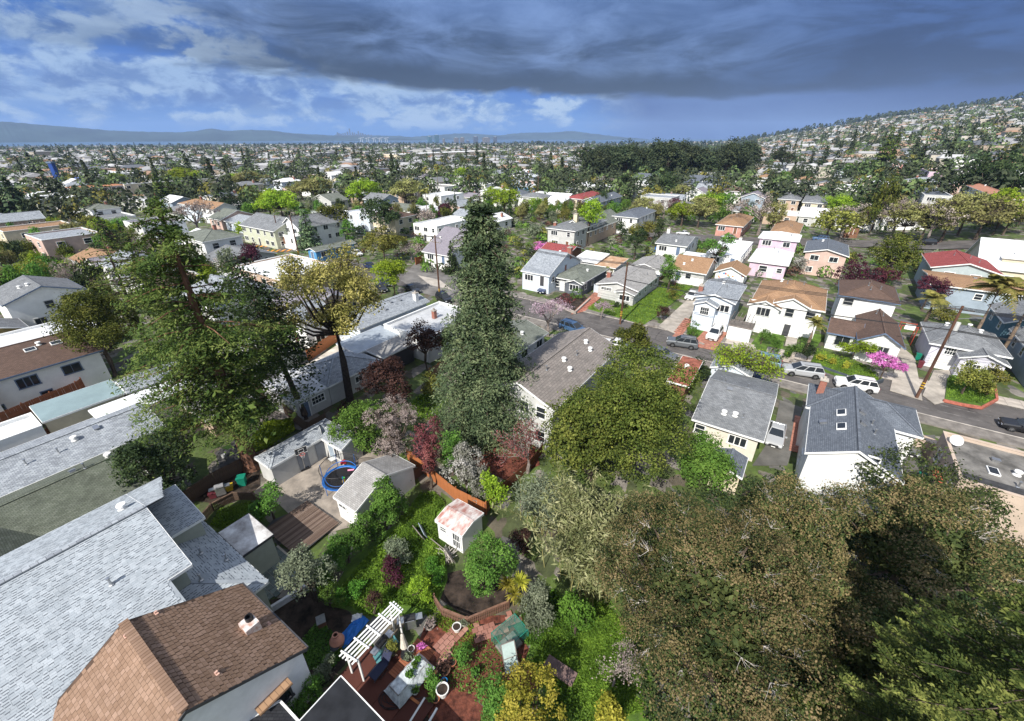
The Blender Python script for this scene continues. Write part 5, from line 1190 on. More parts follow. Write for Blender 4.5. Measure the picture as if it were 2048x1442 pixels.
# ---- dark flat roof at the bottom edge and the small dark shingled one beside it
def poly_building(name,label,pts,z,wall,roof,trim,z0=-.5,cat='building',edge=.12):
    P=[G(p[0],p[1],z) for p in pts]; ar=sum(P[i][0]*P[(i+1)%len(P)][1]-P[(i+1)%len(P)][0]*P[i][1] for i in range(len(P)))
    if ar<0: P=P[::-1]
    c=(sum(p[0] for p in P)/len(P),sum(p[1] for p in P)/len(P)); root=thing(name,label,cat,(c[0],c[1],0)); Q=[(p[0]-c[0],p[1]-c[1]) for p in P]
    b=MB(); n=len(Q)
    for i in range(n): j=(i+1)%n; k=.96; b.poly([(Q[i][0]*k,Q[i][1]*k,z0),(Q[j][0]*k,Q[j][1]*k,z0),(Q[j][0]*k,Q[j][1]*k,z-.1),(Q[i][0]*k,Q[i][1]*k,z-.1)])
    b.build('wall',wall,root); b=MB(); b.poly([(*q,z) for q in Q],Q); b.poly([(*q,z-.12) for q in Q[::-1]]); b.build('roof',roof,root)
    b=MB()
    for i in range(n): j=(i+1)%n; b.bar((*Q[i],z-.02),(*Q[j],z-.02),edge,.14)
    b.build('gutter',trim,root); OCC.append((c[0],c[1],3)); return root
poly_building('house','house with flat charcoal roof and white gutter at the bottom edge',[(682,1352),(590,1452),(500,1560),(640,1640),(860,1560),(775,1450)],3.2,WHITE,CHARC,TRIM,cat='house',edge=.05)
poly_building('porch_roof','small dark shingled roof with white gutter against the white stucco wall',[(480,1450),(560,1402),(600,1446),(640,1500),(540,1560)],3.0,WHITE,RF['dark'],TRIM,cat='porch')
# ---- back yard buildings
st,sw,sd2,_=HB('small flat roofed studio with sage wall and stained white roof, by the slate patio',(-31.8+.0,-27.3,4.0,7.2),2.9,'flat',SAGE,mat('stained white roof',(.72,.72,.72),.8,.25,1.1,col2=(.22,.20,.19)),.1,trim=DTRIM,win=0,name='studio',cat='outbuilding') if 0 else (None,0,0,0)
def boxfit(A,B,C,z):
    a=RS(*G(*A,z)); b=RS(*G(*B,z)); c=RS(*G(*C,z)); return a,b,c
# studio from its roof corners: left (440,1067), front (481,1112), right (546,1072), rear (500,1027)
L4=[RS(*G(*p,3.0)) for p in ((440,1067),(481,1112),(546,1072),(500,1027))]
rr=[p[0] for p in L4]; ss=[p[1] for p in L4]
HB('small flat roofed studio with sage wall and stained white roof, beside the slate patio',((rr[0]+rr[3])/2,(rr[1]+rr[2])/2,(ss[0]+ss[1])/2,(ss[2]+ss[3])/2),3.0,'shed-x',SAGE,mat('stained white roof',(.74,.74,.74),.8,.25,.9,col2=(.30,.28,.27)),.03,o=.12,trim=DTRIM,win=0,name='studio',cat='outbuilding')
# L shaped garage
ls=thing('garage','L shaped pale garage with grey shingle roof and sliding doors behind the basketball hoop','garage',(*WS(-37.5,17.4),0),R(-34))
volume(ls,0,-.3,2.7-.3,7.8-.3,-.3,2.55,'hip',.40,LGREY,RF['ltgrey'],TRIM,o=.15)
volume(ls,2.6,2.5,3.6,2.2,-.3,2.5,'gx',.42,LGREY,RF['ltgrey'],TRIM,o=.15)
sdm=mat('grey sliding door',(.22,.24,.27),.5,.05)
for yy in (-1.0,1.0): 
    b=MB().box((0,0,0),(.06,1.1,2.0)); q=b.build('sliding_door',sdm,ls); q.location=(1.25,yy,1.05)
add_window(ls,(3.5,1.39,1.4),0,.8,1.2,'slide',TRIM); add_door(ls,(2.6,1.38,.05),0,.9,2.0,BLUEG)
OCC.append((*WS(-37.5,17.4),4))
# trampoline side shed
c4=[RS(*G(*p,2.6)) for p in ((665,991),(712,1021),(828,928),(787,905))]
HB('long white shed with weathered shingle gable roof next to the trampoline',(c4[0][0],(c4[1][0]+c4[2][0])/2,(c4[0][1]+c4[1][1])/2,(c4[2][1]+c4[3][1])/2),2.5,'gx',WHITE,'worn',.40,o=.15,win=0,name='shed',cat='shed',extras=(('win',0,-.2,1.7,.9,.4,'slide'),))
c4=[RS(*G(*p,2.4)) for p in ((870,1036),(923,1069),(966,1021),(911,993))]
HB('small white garden shed with peeling white and red roof and glazed door',(c4[0][0],c4[1][0],(c4[0][1]+c4[1][1])/2,(c4[2][1]+c4[3][1])/2),2.2,'gx',WHITE,'peel',.22,o=.12,win=0,name='shed',cat='shed',extras=(('win',0,-.25,1.5,.6,.5,'hung'),('win',0,.28,1.1,.7,1.5,'grid')))
# ---- yard surfaces
sheet('yard_paving',[(505,985),(560,940),(640,880),(700,890),(780,905),(740,960),(700,1010),(715,1050),(640,1070),(590,1040),(560,1010)],.03,mat('cracked yard concrete',(.36,.31,.26),.9,.3,.8,col2=(.20,.175,.15),bump=.4,bscale=6))
sheet('soil',[(540,1200),(640,1180),(720,1240),(690,1330),(640,1380),(560,1260)],.02,SOIL)
sheet('soil',[(380,1000),(430,950),(520,935),(520,985),(450,1010)],.02,SOIL)
sheet('mulch',[(850,1250),(900,1235),(1010,1230),(1060,1300),(1080,1370),(960,1442),(860,1442),(820,1330)],.02,MULCH)
sheet('mulch',[(930,870),(1060,850),(1080,930),(1010,960),(950,930)],.02,MULCH)
sheet('soil',[(880,1150),(960,1130),(1020,1180),(1010,1210),(930,1235),(870,1190)],.025,SOIL)
sheet('soil',[(700,1380),(640,1440),(760,1480),(900,1480),(880,1442)],.015,SOIL)
def pieces(name,label,cat,pts,z,du,dv,m,ang,gap=.02,th=.05,jit=.3,base=None,kind='structure',bname='base',seed=3,maxn=290,brick=False):
    """a paved or boarded surface whose pieces are separate parts"""
    P=[G(*p,z) for p in pts]; root=sheet(name,pts,z,base or SOIL,kind if not cat else None)
    if cat: tag(root,label,cat)
    elif label: root['label']=label
    c,s=math.cos(ang),math.sin(ang); xs=[p[0]*c+p[1]*s for p in P]; ys=[-p[0]*s+p[1]*c for p in P]; me=MB().box((0,0,th/2),(du-gap,dv-gap,th)).mesh(bname,m); g=random.Random(seed); n=0
    j=0; y=min(ys)
    while y<max(ys):
        x=min(xs)+(du*.5*(j%2) if brick else 0)
        while x<max(xs):
            cx,cy=x+du/2,y+dv/2; X,Y=cx*c-cy*s,cx*s+cy*c
            if inpoly(X,Y,P) and n<maxn:
                q=link(bname,me,root); q.location=(X,Y,z+g.uniform(-.2,.2)*.02); q.rotation_euler=(g.uniform(-.01,.01),g.uniform(-.01,.01),ang+g.uniform(-.01,.01)*jit); n+=1
            x+=du
        y+=dv; j+=1
    return root
slate=tabmat('green grey slate',[(.10,.125,.12),(.15,.18,.17),(.20,.235,.215)])
pieces('slate_patio',None,None,[(497,1138),(556,1090),(590,1120),(603,1148),(560,1185),(535,1200)],.06,.45,.42,slate,R(-34),.04,.04,base=CONC,bname='slate_tile',brick=True)
deckm=tabmat('weathered deck boards',[(.11,.075,.06),(.16,.115,.09),(.21,.155,.125)])
pieces('deck','dark weathered board deck between the studio and the paved yard','deck',[(530,1060),(545,1040),(605,1015),(640,1040),(672,1050),(600,1110),(575,1095)],.30,4.0,.155,deckm,R(56),.02,.03,base=DTRIM,bname='board',kind=None)
brm=tabmat('reddish paving bricks',[(.27,.125,.095),(.34,.17,.13),(.40,.225,.175)])
pieces('brick_path',None,None,[(865,1300),(895,1262),(925,1245),(940,1262),(905,1290),(900,1330),(875,1345),(855,1320)],.05,.40,.34,brm,R(50),.03,.05,bname='paving_brick',brick=True)
pieces('brick_path',None,None,[(942,1250),(1010,1245),(1012,1225),(1050,1235),(1000,1270),(950,1285)],.05,.40,.34,brm,R(20),.03,.05,bname='paving_brick',brick=True,seed=8)
redd=tabmat('red stained deck boards',[(.085,.032,.024),(.12,.045,.033),(.15,.06,.045)])
pieces('patio_deck','dark red boarded patio between the charcoal roof and the pergola','deck',[(700,1356),(742,1318),(800,1300),(860,1320),(850,1370),(820,1440),(790,1520),(740,1440)],.10,3.2,1.5,redd,R(56),.02,.05,base=MULCH,bname='deck_panel',kind=None)
pieces('patio_deck','rust brown boards beneath the plastic covered table','deck',[(790,1330),(850,1285),(880,1310),(850,1365),(800,1375)],.17,1.6,.16,tabmat('rusty brown boards',[(.30,.11,.06),(.36,.14,.075),(.26,.09,.05)]),R(-34),.02,.04,base=MULCH,bname='board',kind=None,seed=5)
# ---- fences
fence('board_fence','new orange redwood fence from the long shed to the garden shed',[(815,918),(852,950),(912,1000),(972,1030)],REDWOODB,1.5,.15)
fence('board_fence','low reddish fence running up to the bare red tree from the garden shed',[(972,1030),(1000,990),(1060,938),(1085,905)],mat('aged redwood fence',(.20,.075,.04),.85,.25,2),1.2,.15)
fence('board_fence','dark weathered fence behind the bins and the redwood trunk',[(375,1010),(430,972),(500,935),(540,925)],OLDWOOD,1.5,.15,cap=True)
fence('board_fence','curved low picket fence round the sunken ivy bed',[(400,1055),(428,1022),(470,1000),(510,1000),(535,1020)],OLDWOOD,.9,.11,.03,cap=True)
fence('board_fence','dark fence between the long shed and the hedge',[(790,985),(815,972),(850,945)],OLDWOOD,1.3,.15)
fence('railing','angled wooden railing round the succulent bed below the spiky plants',[(868,1205),(885,1232),(935,1252),(1018,1217)],mat('brown stained railing',(.20,.11,.075),.8,.2,3),.85,.13,.05,cap=True,cat='railing')
fence('board_fence','bright redwood fence beside the pale concrete patio on the left',[(618,722),(650,700),(690,672)],REDWOODB,1.8,.16)
fence('board_fence','orange fence at the corner beyond the upper street',[(832,530),(860,520),(900,508)],REDWOODB,1.9,.3,group=None)
fence('board_fence','brown red fence left of the bright white flat roof',[(-20,870),(60,835),(165,790),(175,782)],mat('red brown board',(.28,.10,.05),.8,.25,2),2.0,.2)
fence('board_fence','red fence under the ivy hedge on the left edge',[(-20,930),(60,900),(110,882)],REDWOODB,1.8,.2)
fence('board_fence','long dark fence at the foot of the two leaning trees',[(500,770),(560,820),(620,870),(655,850)],OLDWOOD,1.7,.2)
fence('board_fence','fence beneath the dark shrubs right of the brown red tree',[(860,760),(905,735),(940,700)],OLDWOOD,1.7,.2)
fence('railing','low orange brown deck railing left of the spruce',[(862,752),(905,722),(912,745)],REDWOODB,1.2,.15,.04,cat='railing')
fence('gate','white and blue gate beside the dark grey bungalow',[(1187,585),(1197,588)],PBLUE,1.8,.15,cat='gate')
sheet('concrete_patio',[(612,730),(690,680),(712,690),(720,705),(640,748)],.05,mat('pale patio concrete',(.55,.50,.43),.9,.2,.6))
sheet('back_alley',[(430,905),(470,880),(500,900),(470,940),(440,935)],.02,mat('dark wet tarmac',(.07,.068,.065),.8,.3,.5))
sheet('back_alley',[(580,790),(640,830),(600,860),(560,850),(520,840),(540,800)],.02,mat('pale worn yard',(.25,.22,.20),.9,.3,.5))
# ---- pergola
pe=[Vector(G(*p,2.5)) for p in ((789,1204),(806,1219),(704,1330),(679,1314))]; c=sum(pe,Vector((0,0)))/4
pg=thing('pergola','white slatted pergola leading into the brick patio','pergola',(c.x,c.y,0))
P=[p-c for p in pe]
for i in range(5):
    t=i/4; a=P[0].lerp(P[1],t); b_=P[3].lerp(P[2],t); q=MB(); q.bar((a.x,a.y,2.55),(b_.x,b_.y,2.55),.10,.05); q.build('slat',WHITE,pg)
for i in range(5):
    t=.06+.88*i/4; a=P[0].lerp(P[3],t); b_=P[1].lerp(P[2],t); e=(b_-a).normalized()*.15; q=MB(); q.bar((a.x-e.x,a.y-e.y,2.63),(b_.x+e.x,b_.y+e.y,2.63),.09,.07); q.build('rafter',WHITE,pg)
for t in (.1,.9):
    for a,b_ in ((P[0],P[3]),(P[1],P[2])):
        p=a.lerp(b_,t); q=MB(); q.box((p.x,p.y,1.25),(.1,.1,2.5)); q.build('post',WHITE,pg)
# ---- trampoline
x,y=G(686,968,0); tp=thing('trampoline','round trampoline with blue pad and black safety net on the yard','trampoline',(x,y,0)); R0=1.75
nm=bpy.data.materials.new('net mesh'); nm.use_nodes=True; t=nm.node_tree; bb=t.nodes['Principled BSDF']; bb.inputs['Base Color'].default_value=(.03,.03,.035,1)
trn=t.nodes.new('ShaderNodeBsdfTransparent'); mx=t.nodes.new('ShaderNodeMixShader'); mx.inputs[0].default_value=.28; t.links.new(trn.outputs[0],mx.inputs[1]); t.links.new(bb.outputs[0],mx.inputs[2]); t.links.new(mx.outputs[0],t.nodes['Material Output'].inputs[0])
BLUEP=mat('blue vinyl',(.02,.15,.50),.45,.1,3)
MB().lathe([(0,.8),(R0-.25,.8),(R0-.25,.78),(0,.78)],32).build('jumping_mat',BLACKP,tp)
MB().lathe([(R0-.25,.82),(R0-.2,.86),(R0,.86),(R0+.03,.8),(R0,.76),(R0-.2,.78)],32).build('pad',BLUEP,tp)
MB().lathe([(R0,.86),(R0+.02,2.3)],32).build('net',nm,tp)
q=MB(); q.tube([((R0+.02)*math.cos(a*math.pi/16),(R0+.02)*math.sin(a*math.pi/16),2.3) for a in range(33)],.03,5); q.build('net_ring',BLACKP,tp)
q=MB(); q.tube([((R0-.3)*math.cos(a*math.pi/16),(R0-.3)*math.sin(a*math.pi/16)+.1,1.25+.3*math.sin(a*math.pi/16)) for a in range(33)],.035,5); q.build('enclosure_ring',BLUEP,tp)
for k in range(6):
    a=k*math.pi/3; q=MB(); q.tube([(R0*math.cos(a)*1.03,R0*math.sin(a)*1.03,0),(R0*math.cos(a)*1.03,R0*math.sin(a)*1.03,2.35)],.035,6); q.build('pole',BLUEP,tp)
def blob(mb,c,r,sc=(1,1,1),n=8):
    mb.lathe([(r*math.sin(math.pi*k/6)*1.0+1e-4,-r*sc[2]*math.cos(math.pi*k/6)) for k in range(7)],n,c)
def toy(name,label,px,py,z,cols,kind):
    x,y=G(px,py,z); o=thing(name,label,'toy',(x,y,z))
    if kind=='car':
        b=MB(); b.box((0,0,.2),(.55,.32,.22)); b.box((.02,0,.38),(.26,.28,.16)); b.build('body',cols,o)
        for sx in(-.17,.17):
            b=MB(); b.bar((sx,-.19,.1),(sx,.19,.1),.16,.16); b.build('wheel',BLACKP,o)
    elif kind=='roll': b=MB(); b.tube([(-.3,0,.09),(.3,.1,.09)],.09,10); b.build('foam_roller',cols,o)
    else:
        b=MB(); blob(b,(0,0,.2),.2,(1,1,1.2),10); b.build('fruit_body',cols,o); b=MB()
        for k in range(8): a=k*.785; b.bar((0,0,.4),(.14*math.cos(a),.14*math.sin(a),.62),.07,.02)
        b.build('leaf',mat('toy green',(.05,.4,.06),.5),o)
toy('toy_car','red ride-on toy on the trampoline mat',688,928,.85,mat('red toy plastic',(.6,.02,.03),.4),'car')
toy('foam_roller','pink foam roller lying on the trampoline',702,942,.85,mat('pink foam',(.75,.3,.45),.6),'roll')
toy('pineapple_toy','green and yellow pineapple cushion at the near side of the trampoline',689,965,.85,mat('yellow toy',(.45,.30,.05),.6),'pine')
# ---- basketball hoops
def hoop(label,bx,by,h,ang,s=1):
    x,y=G(bx,by); o=thing('basketball_hoop',label,'basketball hoop',(x,y,0),ang,'basketball hoops in the yard')
    b=MB(); b.box((0,.25,.12),(.8,.7,.24)); b.build('base',BLACKP,o)
    b=MB(); b.tube([(0,0,.1),(0,0,h-.3),(0,-.4,h)],.05,8); b.build('pole',STEEL,o)
    b=MB(); b.box((0,-.5,h+.3),(1.15,.04,.75)); bd=b.build('backboard',mat('dark backboard',(.03,.035,.04),.4),o)
    b=MB()
    for a,c in (((-.25,0,.1),(.25,0,.1)),((-.25,0,.45),(.25,0,.45)),((-.25,0,.1),(-.25,0,.45)),((.25,0,.1),(.25,0,.45)),((-.55,0,-.05),(.55,0,-.05)),((-.55,0,.65),(.55,0,.65)),((-.55,0,-.05),(-.55,0,.65)),((.55,0,-.05),(.55,0,.65))): b.bar((a[0],-.53,h+a[2]),(c[0],-.53,h+c[2]),.03,.02)
    b.build('marking',WHITE,bd)
    b=MB(); b.tube([(.23*math.cos(a*math.pi/8),-.78+.23*math.sin(a*math.pi/8),h) for a in range(17)],.018,5); rm_=b.build('rim',mat('red rim',(.6,.08,.05),.4),o)
    b=MB()
    for k in range(10): a=k*.628; b.bar((.22*math.cos(a),-.78+.22*math.sin(a),h),(.12*math.cos(a+.3),-.78+.12*math.sin(a+.3),h-.4),.012)
    b.build('net',WHITE,rm_); return o
hoop('portable basketball hoop with black backboard at the garage door corner',611,940,2.5,R(40))
hoop('basketball hoop facing the yard from the garage corner',662,900,2.5,R(-60))
# tables, bins, chairs
def table(name,label,px,py,L_,w_,h_,ang,top,cat='table',group=None):
    x,y=G(px,py); o=thing(name,label,cat,(x,y,0),ang,group); b=MB(); b.box((0,0,h_),(L_,w_,.05)); b.build('table_top',top,o)
    for sx in (-1,1):
        for sy in (-1,1): q=MB(); q.bar((sx*L_*.42,sy*w_*.4,0),(sx*L_*.42,sy*w_*.4,h_),.05); q.build('leg',STEEL,o)
    return o
table('folding_table','white folding table nearer the garage wing',656,905,1.8,.75,.6,R(50),WHITE,group='white folding tables in the yard')
table('folding_table','white folding table under the trampoline net',678,920,1.9,.75,.6,R(50),WHITE,group='white folding tables in the yard')
def bin_(label,px,py,col,ang=0,h=1.0,s=.6,name='wheelie_bin'):
    x,y=G(px,py); o=thing(name,label,'bin',(x,y,0),ang); b=MB(); n=4
    for k in range(1):
        lo=[(-s*.4,-s*.4,.08),(s*.4,-s*.4,.08),(s*.4,s*.4,.08),(-s*.4,s*.4,.08)]; hi=[(-s/2,-s/2,h),(s/2,-s/2,h),(s/2,s/2,h),(-s/2,s/2,h)]
        for i in range(4): j=(i+1)%4; b.poly([lo[i],lo[j],hi[j],hi[i]])
    b.build('body',col,o); b=MB(); b.box((0,0,h+.04),(s*1.08,s*1.08,.08)); b.box((0,s*.5,h+.05),(s*.7,.1,.05)); b.build('lid',col,o)
    b=MB(); 
    for sx in (-1,1): b.bar((sx*s*.45-.03*sx,s*.38,.12),(sx*s*.45+.03*sx,s*.38,.12),.24,.24)
    b.build('wheel',BLACKP,o); return o
GRB=mat('green bin plastic',(.01,.20,.13),.45,.1); BLB=mat('black bin plastic',(.025,.027,.03),.45); BRB=mat('burgundy bin plastic',(.14,.03,.04),.45)
bin_('teal green wheelie bin by the redwood trunk',487,970,GRB,.3,1.0,.7)
bin_('small yellow cart bin left of the green bin',461,980,mat('yellow plastic',(.55,.38,.03),.5),.6,.5,.6)
bin_('burgundy plastic chair shaped bin beside the dark fence',428,995,BRB,.5,.6,.6)
bin_('green bin beside the lilac bungalow garage',1833,720,GRB,R(-34)); bin_('burgundy bin right of the green one by the lilac bungalow',1838,735,BRB,R(-34)); bin_('black bin against the lilac bungalow wall',1845,725,BLB,R(-34))
bin_('green bin by the tan stucco building',1838,965,GRB,R(-34)); bin_('grey bin behind the green one by the tan building',1848,950,mat('grey bin plastic',(.2,.21,.21),.5),R(-34)); bin_('second green bin further along the tan building',1868,970,GRB,R(-34))
bin_('green bin against the white house with blue trimmed windows',72,790,GRB,R(-34)); bin_('black bin next to the green one at the blue trimmed house',88,783,BLB,R(-34)); bin_('burgundy bin at the blue trimmed house',97,780,BRB,R(-34))
def chair(label,px,py,ang,m,z=.1,group=None):
    x,y=G(px,py,z); o=thing('chair',label,'chair',(x,y,z),ang,group); b=MB(); b.box((0,0,.42),(.5,.5,.06)); b.build('seat',m,o); b=MB(); b.box((0,.26,.7),(.5,.06,.55)); b.build('backrest',m,o)
    for sx in(-1,1):
        b=MB(); b.box((sx*.27,0,.6),(.05,.5,.05)); b.build('armrest',m,o)
        for sy in(-1,1): b=MB(); b.box((sx*.22,sy*.22,.2),(.05,.05,.4)); b.build('leg',m,o)
PKC=mat('faded pink plastic',(.42,.20,.19),.6)
chair('faded pink chair on the slate patio, nearer the camera',530,1122,R(-34+180),PKC,group='pink chairs by the studio wall'); chair('faded pink chair on the slate patio, nearer the deck',543,1112,R(-34+180),PKC,group='pink chairs by the studio wall')
# grills, covered grill
def grill(label,px,py,ang,cover=None):
    x,y=G(px,py,.15); o=thing('barbecue_grill',label,'barbecue',(x,y,.15),ang); b=MB(); b.box((0,0,.45),(.75,.5,.8)); b.build('cabinet',STEEL,o)
    b=MB(); b.tube([(-.36,0,.92),(.36,0,.92)],.26,12); b.build('lid',BLACKP if not cover else cover,o); b=MB(); b.box((-.62,0,.86),(.45,.45,.04)); b.box((.62,0,.86),(.45,.45,.04)); b.build('side_shelf',STEEL,o); b=MB(); b.bar((-.3,-.3,.98),(.3,-.3,.98),.03); b.build('handle',STEEL,o)
grill('stainless barbecue grill beside the white pergola',822,1252,R(15)); grill('second grill with side shelf under the pergola end',768,1300,R(60)); grill('barbecue under a grey cover by the dark fence',444,988,R(30),mat('grey cover cloth',(.25,.25,.26),.8))
# planters
def pot(label,px,py,r,h,m,soil=True,plant=None,z=.1):
    x,y=G(px,py,z); o=thing('plant_pot',label,'plant pot',(x,y,z)); MB().lathe([(0,0),(r*.7,0),(r*.95,h*.9),(r*1.05,h*.9),(r*1.05,h),(r*.88,h),(r*.85,h*.85)],14).build('pot',m,o)
    MB().lathe([(r*.86,h*.86),(0,h*.88)],14).build('soil',SOIL,o)
    if plant:
        g=rng(int(px)); n=140; P=g.normal(size=(n,3))*[r*.55,r*.55,r*.4]+[0,0,h+r*.5]; P[:,2]=np.maximum(P[:,2],h*.8); link('leaves',fastmesh('leaves',(V:=leafquads(P,unit(g.normal(size=(n,3))+[0,0,.8]),.09,1,g)),quads(V),LF[plant]),o)
WPOT=mat('white plastic pot',(.7,.69,.66),.5,.1); BPOT=mat('brown glazed pot',(.16,.085,.055),.5,.2)
pot('round white pot left of the stone edging of the brick path',914,1260,.30,.42,WPOT); pot('pale grey bowl planter with a bare shrub by the grill',860,1255,.34,.35,mat('stone bowl',(.42,.38,.33),.8),plant='twig')
pot('tall white pot in the red mulch, right of the leafy shrub',886,1388,.38,.6,WPOT); pot('brown pot beside the curved path end',888,1345,.42,.4,BPOT,plant='brownred'); pot('small terracotta pot right of the brown pot',905,1330,.26,.35,TERRA)
pot('blue glazed pot in the mulch',889,1368,.2,.4,mat('blue glaze',(.02,.2,.5),.3)); pot('small pot on the plastic table end',831,1385,.24,.3,WPOT,plant='green'); pot('cream pot beside the furled parasol',823,1302,.22,.3,WPOT)
pot('dark nursery pot under the leafy shrub',865,1398,.2,.25,BLACKP,plant='green'); pot('dark nursery pot left of the blue pot',872,1402,.22,.25,TERRA); pot('black pot right of the mulch bed',950,1350,.25,.3,BLACKP,plant='green')
pot('square pale planter behind the white pot',928,1250,.26,.32,mat('weathered planter',(.5,.47,.42),.8),plant='grey'); pot('terracotta pot at the deck edge',843,1300,.2,.3,TERRA,plant='redbud'); pot('dark pot in front of the furled parasol',818,1320,.24,.3,BLACKP,plant='grey')
# chiminea, tarp, parasol, cage, table
x,y=G(677,1290); o=thing('chiminea','terracotta clay fire pot beside the blue tarpaulin','fire pot',(x,y,0)); MB().lathe([(.15,0),(.42,.25),(.48,.55),(.32,.85),(.17,1.0),(.2,1.15),(.14,1.15)],16).build('pot',mat('pale terracotta',(.55,.26,.18),.8,.15),o); MB().lathe([(.25,-.02),(.3,0),(.1,.05)],10,(0,-.4,.5)).build('mouth',BLACKP,o)
def crumple(name,label,cat,px,py,w,d,h,ang,m,seed=1,n=16):
    g=random.Random(seed); x,y=G(px,py); V=[];Q=[]
    for i in range(n+1):
        for j in range(n+1):
            a,b=i/n-.5,j/n-.5; e=max(0,1-(2*math.hypot(a,b))**3); V.append(((a+g.uniform(-.02,.02))*w,(b+g.uniform(-.02,.02))*d,.03+max(0,h*e*(.55+.45*math.sin(9*a+seed)*math.cos(7*b))+g.uniform(0,.09)*e)))
    for i in range(n):
        for j in range(n): a=i*(n+1)+j; Q.append((a,a+n+1,a+n+2,a+1))
    o=link(name,fastmesh(name,V,Q,m)); o.location=(x,y,.02); o.rotation_euler=(0,0,ang); return tag(o,label,cat)
crumple('tarpaulin','crumpled bright blue tarpaulin left of the pergola','tarpaulin',705,1262,2.2,.95,.35,R(60),BLUEP,2); crumple('sack','white woven sack at the upper end of the blue tarpaulin','sack',714,1236,.7,.5,.35,R(10),WHITE,4)
crumple('tarpaulin','blue tarpaulin over a heap by the slim cypress','tarpaulin',1325,503,7,4.5,1.8,R(-34),mat('bright blue tarp',(.02,.17,.55),.5,.2,1),3); crumple('tarpaulin','small blue pool cover beside the grey apartment block','pool cover',1110,482,5,2,.8,R(-34),mat('pool blue cover',(.03,.25,.6),.5,.2,1),6)
crumple('covered_furniture','beige cover over patio furniture right of the leaning tree','covered furniture',735,765,2.2,1.8,1.3,R(20),mat('beige cover',(.52,.42,.33),.8,.1,1),5)
x,y=G(812,1310,.2); o=thing('parasol','furled cream parasol lying slanted over its stand on the patio','parasol',(x,y,.2)); b=MB(); b.tube([(0,0,0),(0,0,2.3)],.03,6); b.build('pole',STEEL,o)
b=MB(); n=12
for k in range(9):
    pass
MB().lathe([(.03,2.35),(.10,2.2),(.16,1.7),(.22,1.2),(.26,1.0),(.20,.98)],10).build('canopy',mat('cream canvas',(.62,.56,.47),.8,.15,4),o); MB().lathe([(.35,0),(.35,.1),(.08,.15)],12).build('base',BLACKP,o)
x,y=G(820,1362,.15); o=thing('work_table','potting table draped with clear plastic on the rust brown boards','table',(x,y,.15),R(52)); PL=mat('translucent plastic sheet',(.50,.54,.56),.25,.25,2.5,bump=.5,bscale=6,spec=.6)
b=MB(); b.box((0,0,.75),(2.3,.85,.05)); b.build('table_top',GREYWOOD,o)
g=random.Random(5); V=[];Q=[]; n=22
for i in range(n+1):
    for j in range(n+1):
        a,b_=(i/n-.5)*3.0,(j/n-.5)*1.7; ex=max(abs(a)-1.15,abs(b_)-.43,0); V.append((a*(1 if ex==0 else .93),b_*(1 if ex==0 else .9),.80-ex*1.5+g.uniform(0,.03)+(.03*math.sin(a*9+b_*5) if ex>0 else 0)))
for i in range(n):
    for j in range(n): a=i*(n+1)+j; Q.append((a,a+n+1,a+n+2,a+1))
link('plastic_sheet',fastmesh('plastic_sheet',V,Q,PL),o)
for sx in(-1,1):
    for sy in(-1,1): q=MB(); q.box((sx*1.05,sy*.36,.36),(.08,.08,.74)); q.build('leg',GREYWOOD,o)
pot('dark nursery pot with seedlings on the plastic covered table, upper end',836,1322,.14,.2,BLACKP,plant='green',z=.97); pot('second nursery pot on the plastic covered table',830,1334,.13,.2,BLACKP,plant='green',z=.97); pot('pot with spreading green plant on the plastic covered table',820,1352,.2,.2,BLACKP,plant='green',z=.97)
b=box_thing('timber_plank','long orange timber plank on the red patio','plank',(*G(810,1386,.2),.2),(2.2,.14,.06),R(-30),REDWOODB)
box_thing('plastic_pipe','white plastic pipe lying in the mulch near the bottom edge','pipe',(*G(834,1424),.12),(1.5,.11,.11),R(62),WHITE); box_thing('plastic_pipe','second white plastic pipe at the bottom edge','pipe',(*G(862,1440),.12),(1.2,.11,.11),R(62),WHITE)
b=MB(); x,y=G(785,1396,.2); g=random.Random(3); pts=[]
for k in range(90): a=k*.35; r=.25+.35*abs(math.sin(k*.11)); pts.append((r*math.cos(a)*1.4,r*math.sin(a),.03+k*.0008))
pts+=[(.9+k*.12,.05*math.sin(k),.05) for k in range(9)]; b.tube(pts,.018,5); o=b.build('garden_hose',BLACKP); o.location=(x,y,.16); tag(o,'black garden hose coiled on the dark red patio','hose')
def lounger(label,px,py,ang,m):
    x,y=G(px,py,.15); o=thing('lounge_chair',label,'chair',(x,y,.15),ang,'lounge chairs on the patio'); b=MB(); b.bar((-.7,0,.4),(.35,0,.36),.6,.05); b.build('seat',m,o); b=MB(); b.bar((.35,0,.36),(.85,0,.95),.6,.05); b.build('backrest',m,o)
    for s in(-1,1):
        b=MB(); b.tube([(-.8,s*.32,.42),(.35,s*.32,.38),(.9,s*.32,1.0)],.025,5); b.tube([(-.5,s*.32,.4),(-.3,s*.32,0),(.3,s*.32,0),(.2,s*.32,.4)],.02,5); b.build('frame',BLACKP,o)
lounger('dark navy sling lounge chair on the red patio',762,1342,R(60),mat('navy sling',(.02,.025,.06),.6)); lounger('teal and pale lounge chair behind the navy one',772,1312,R(40),mat('teal sling',(.10,.28,.30),.6))
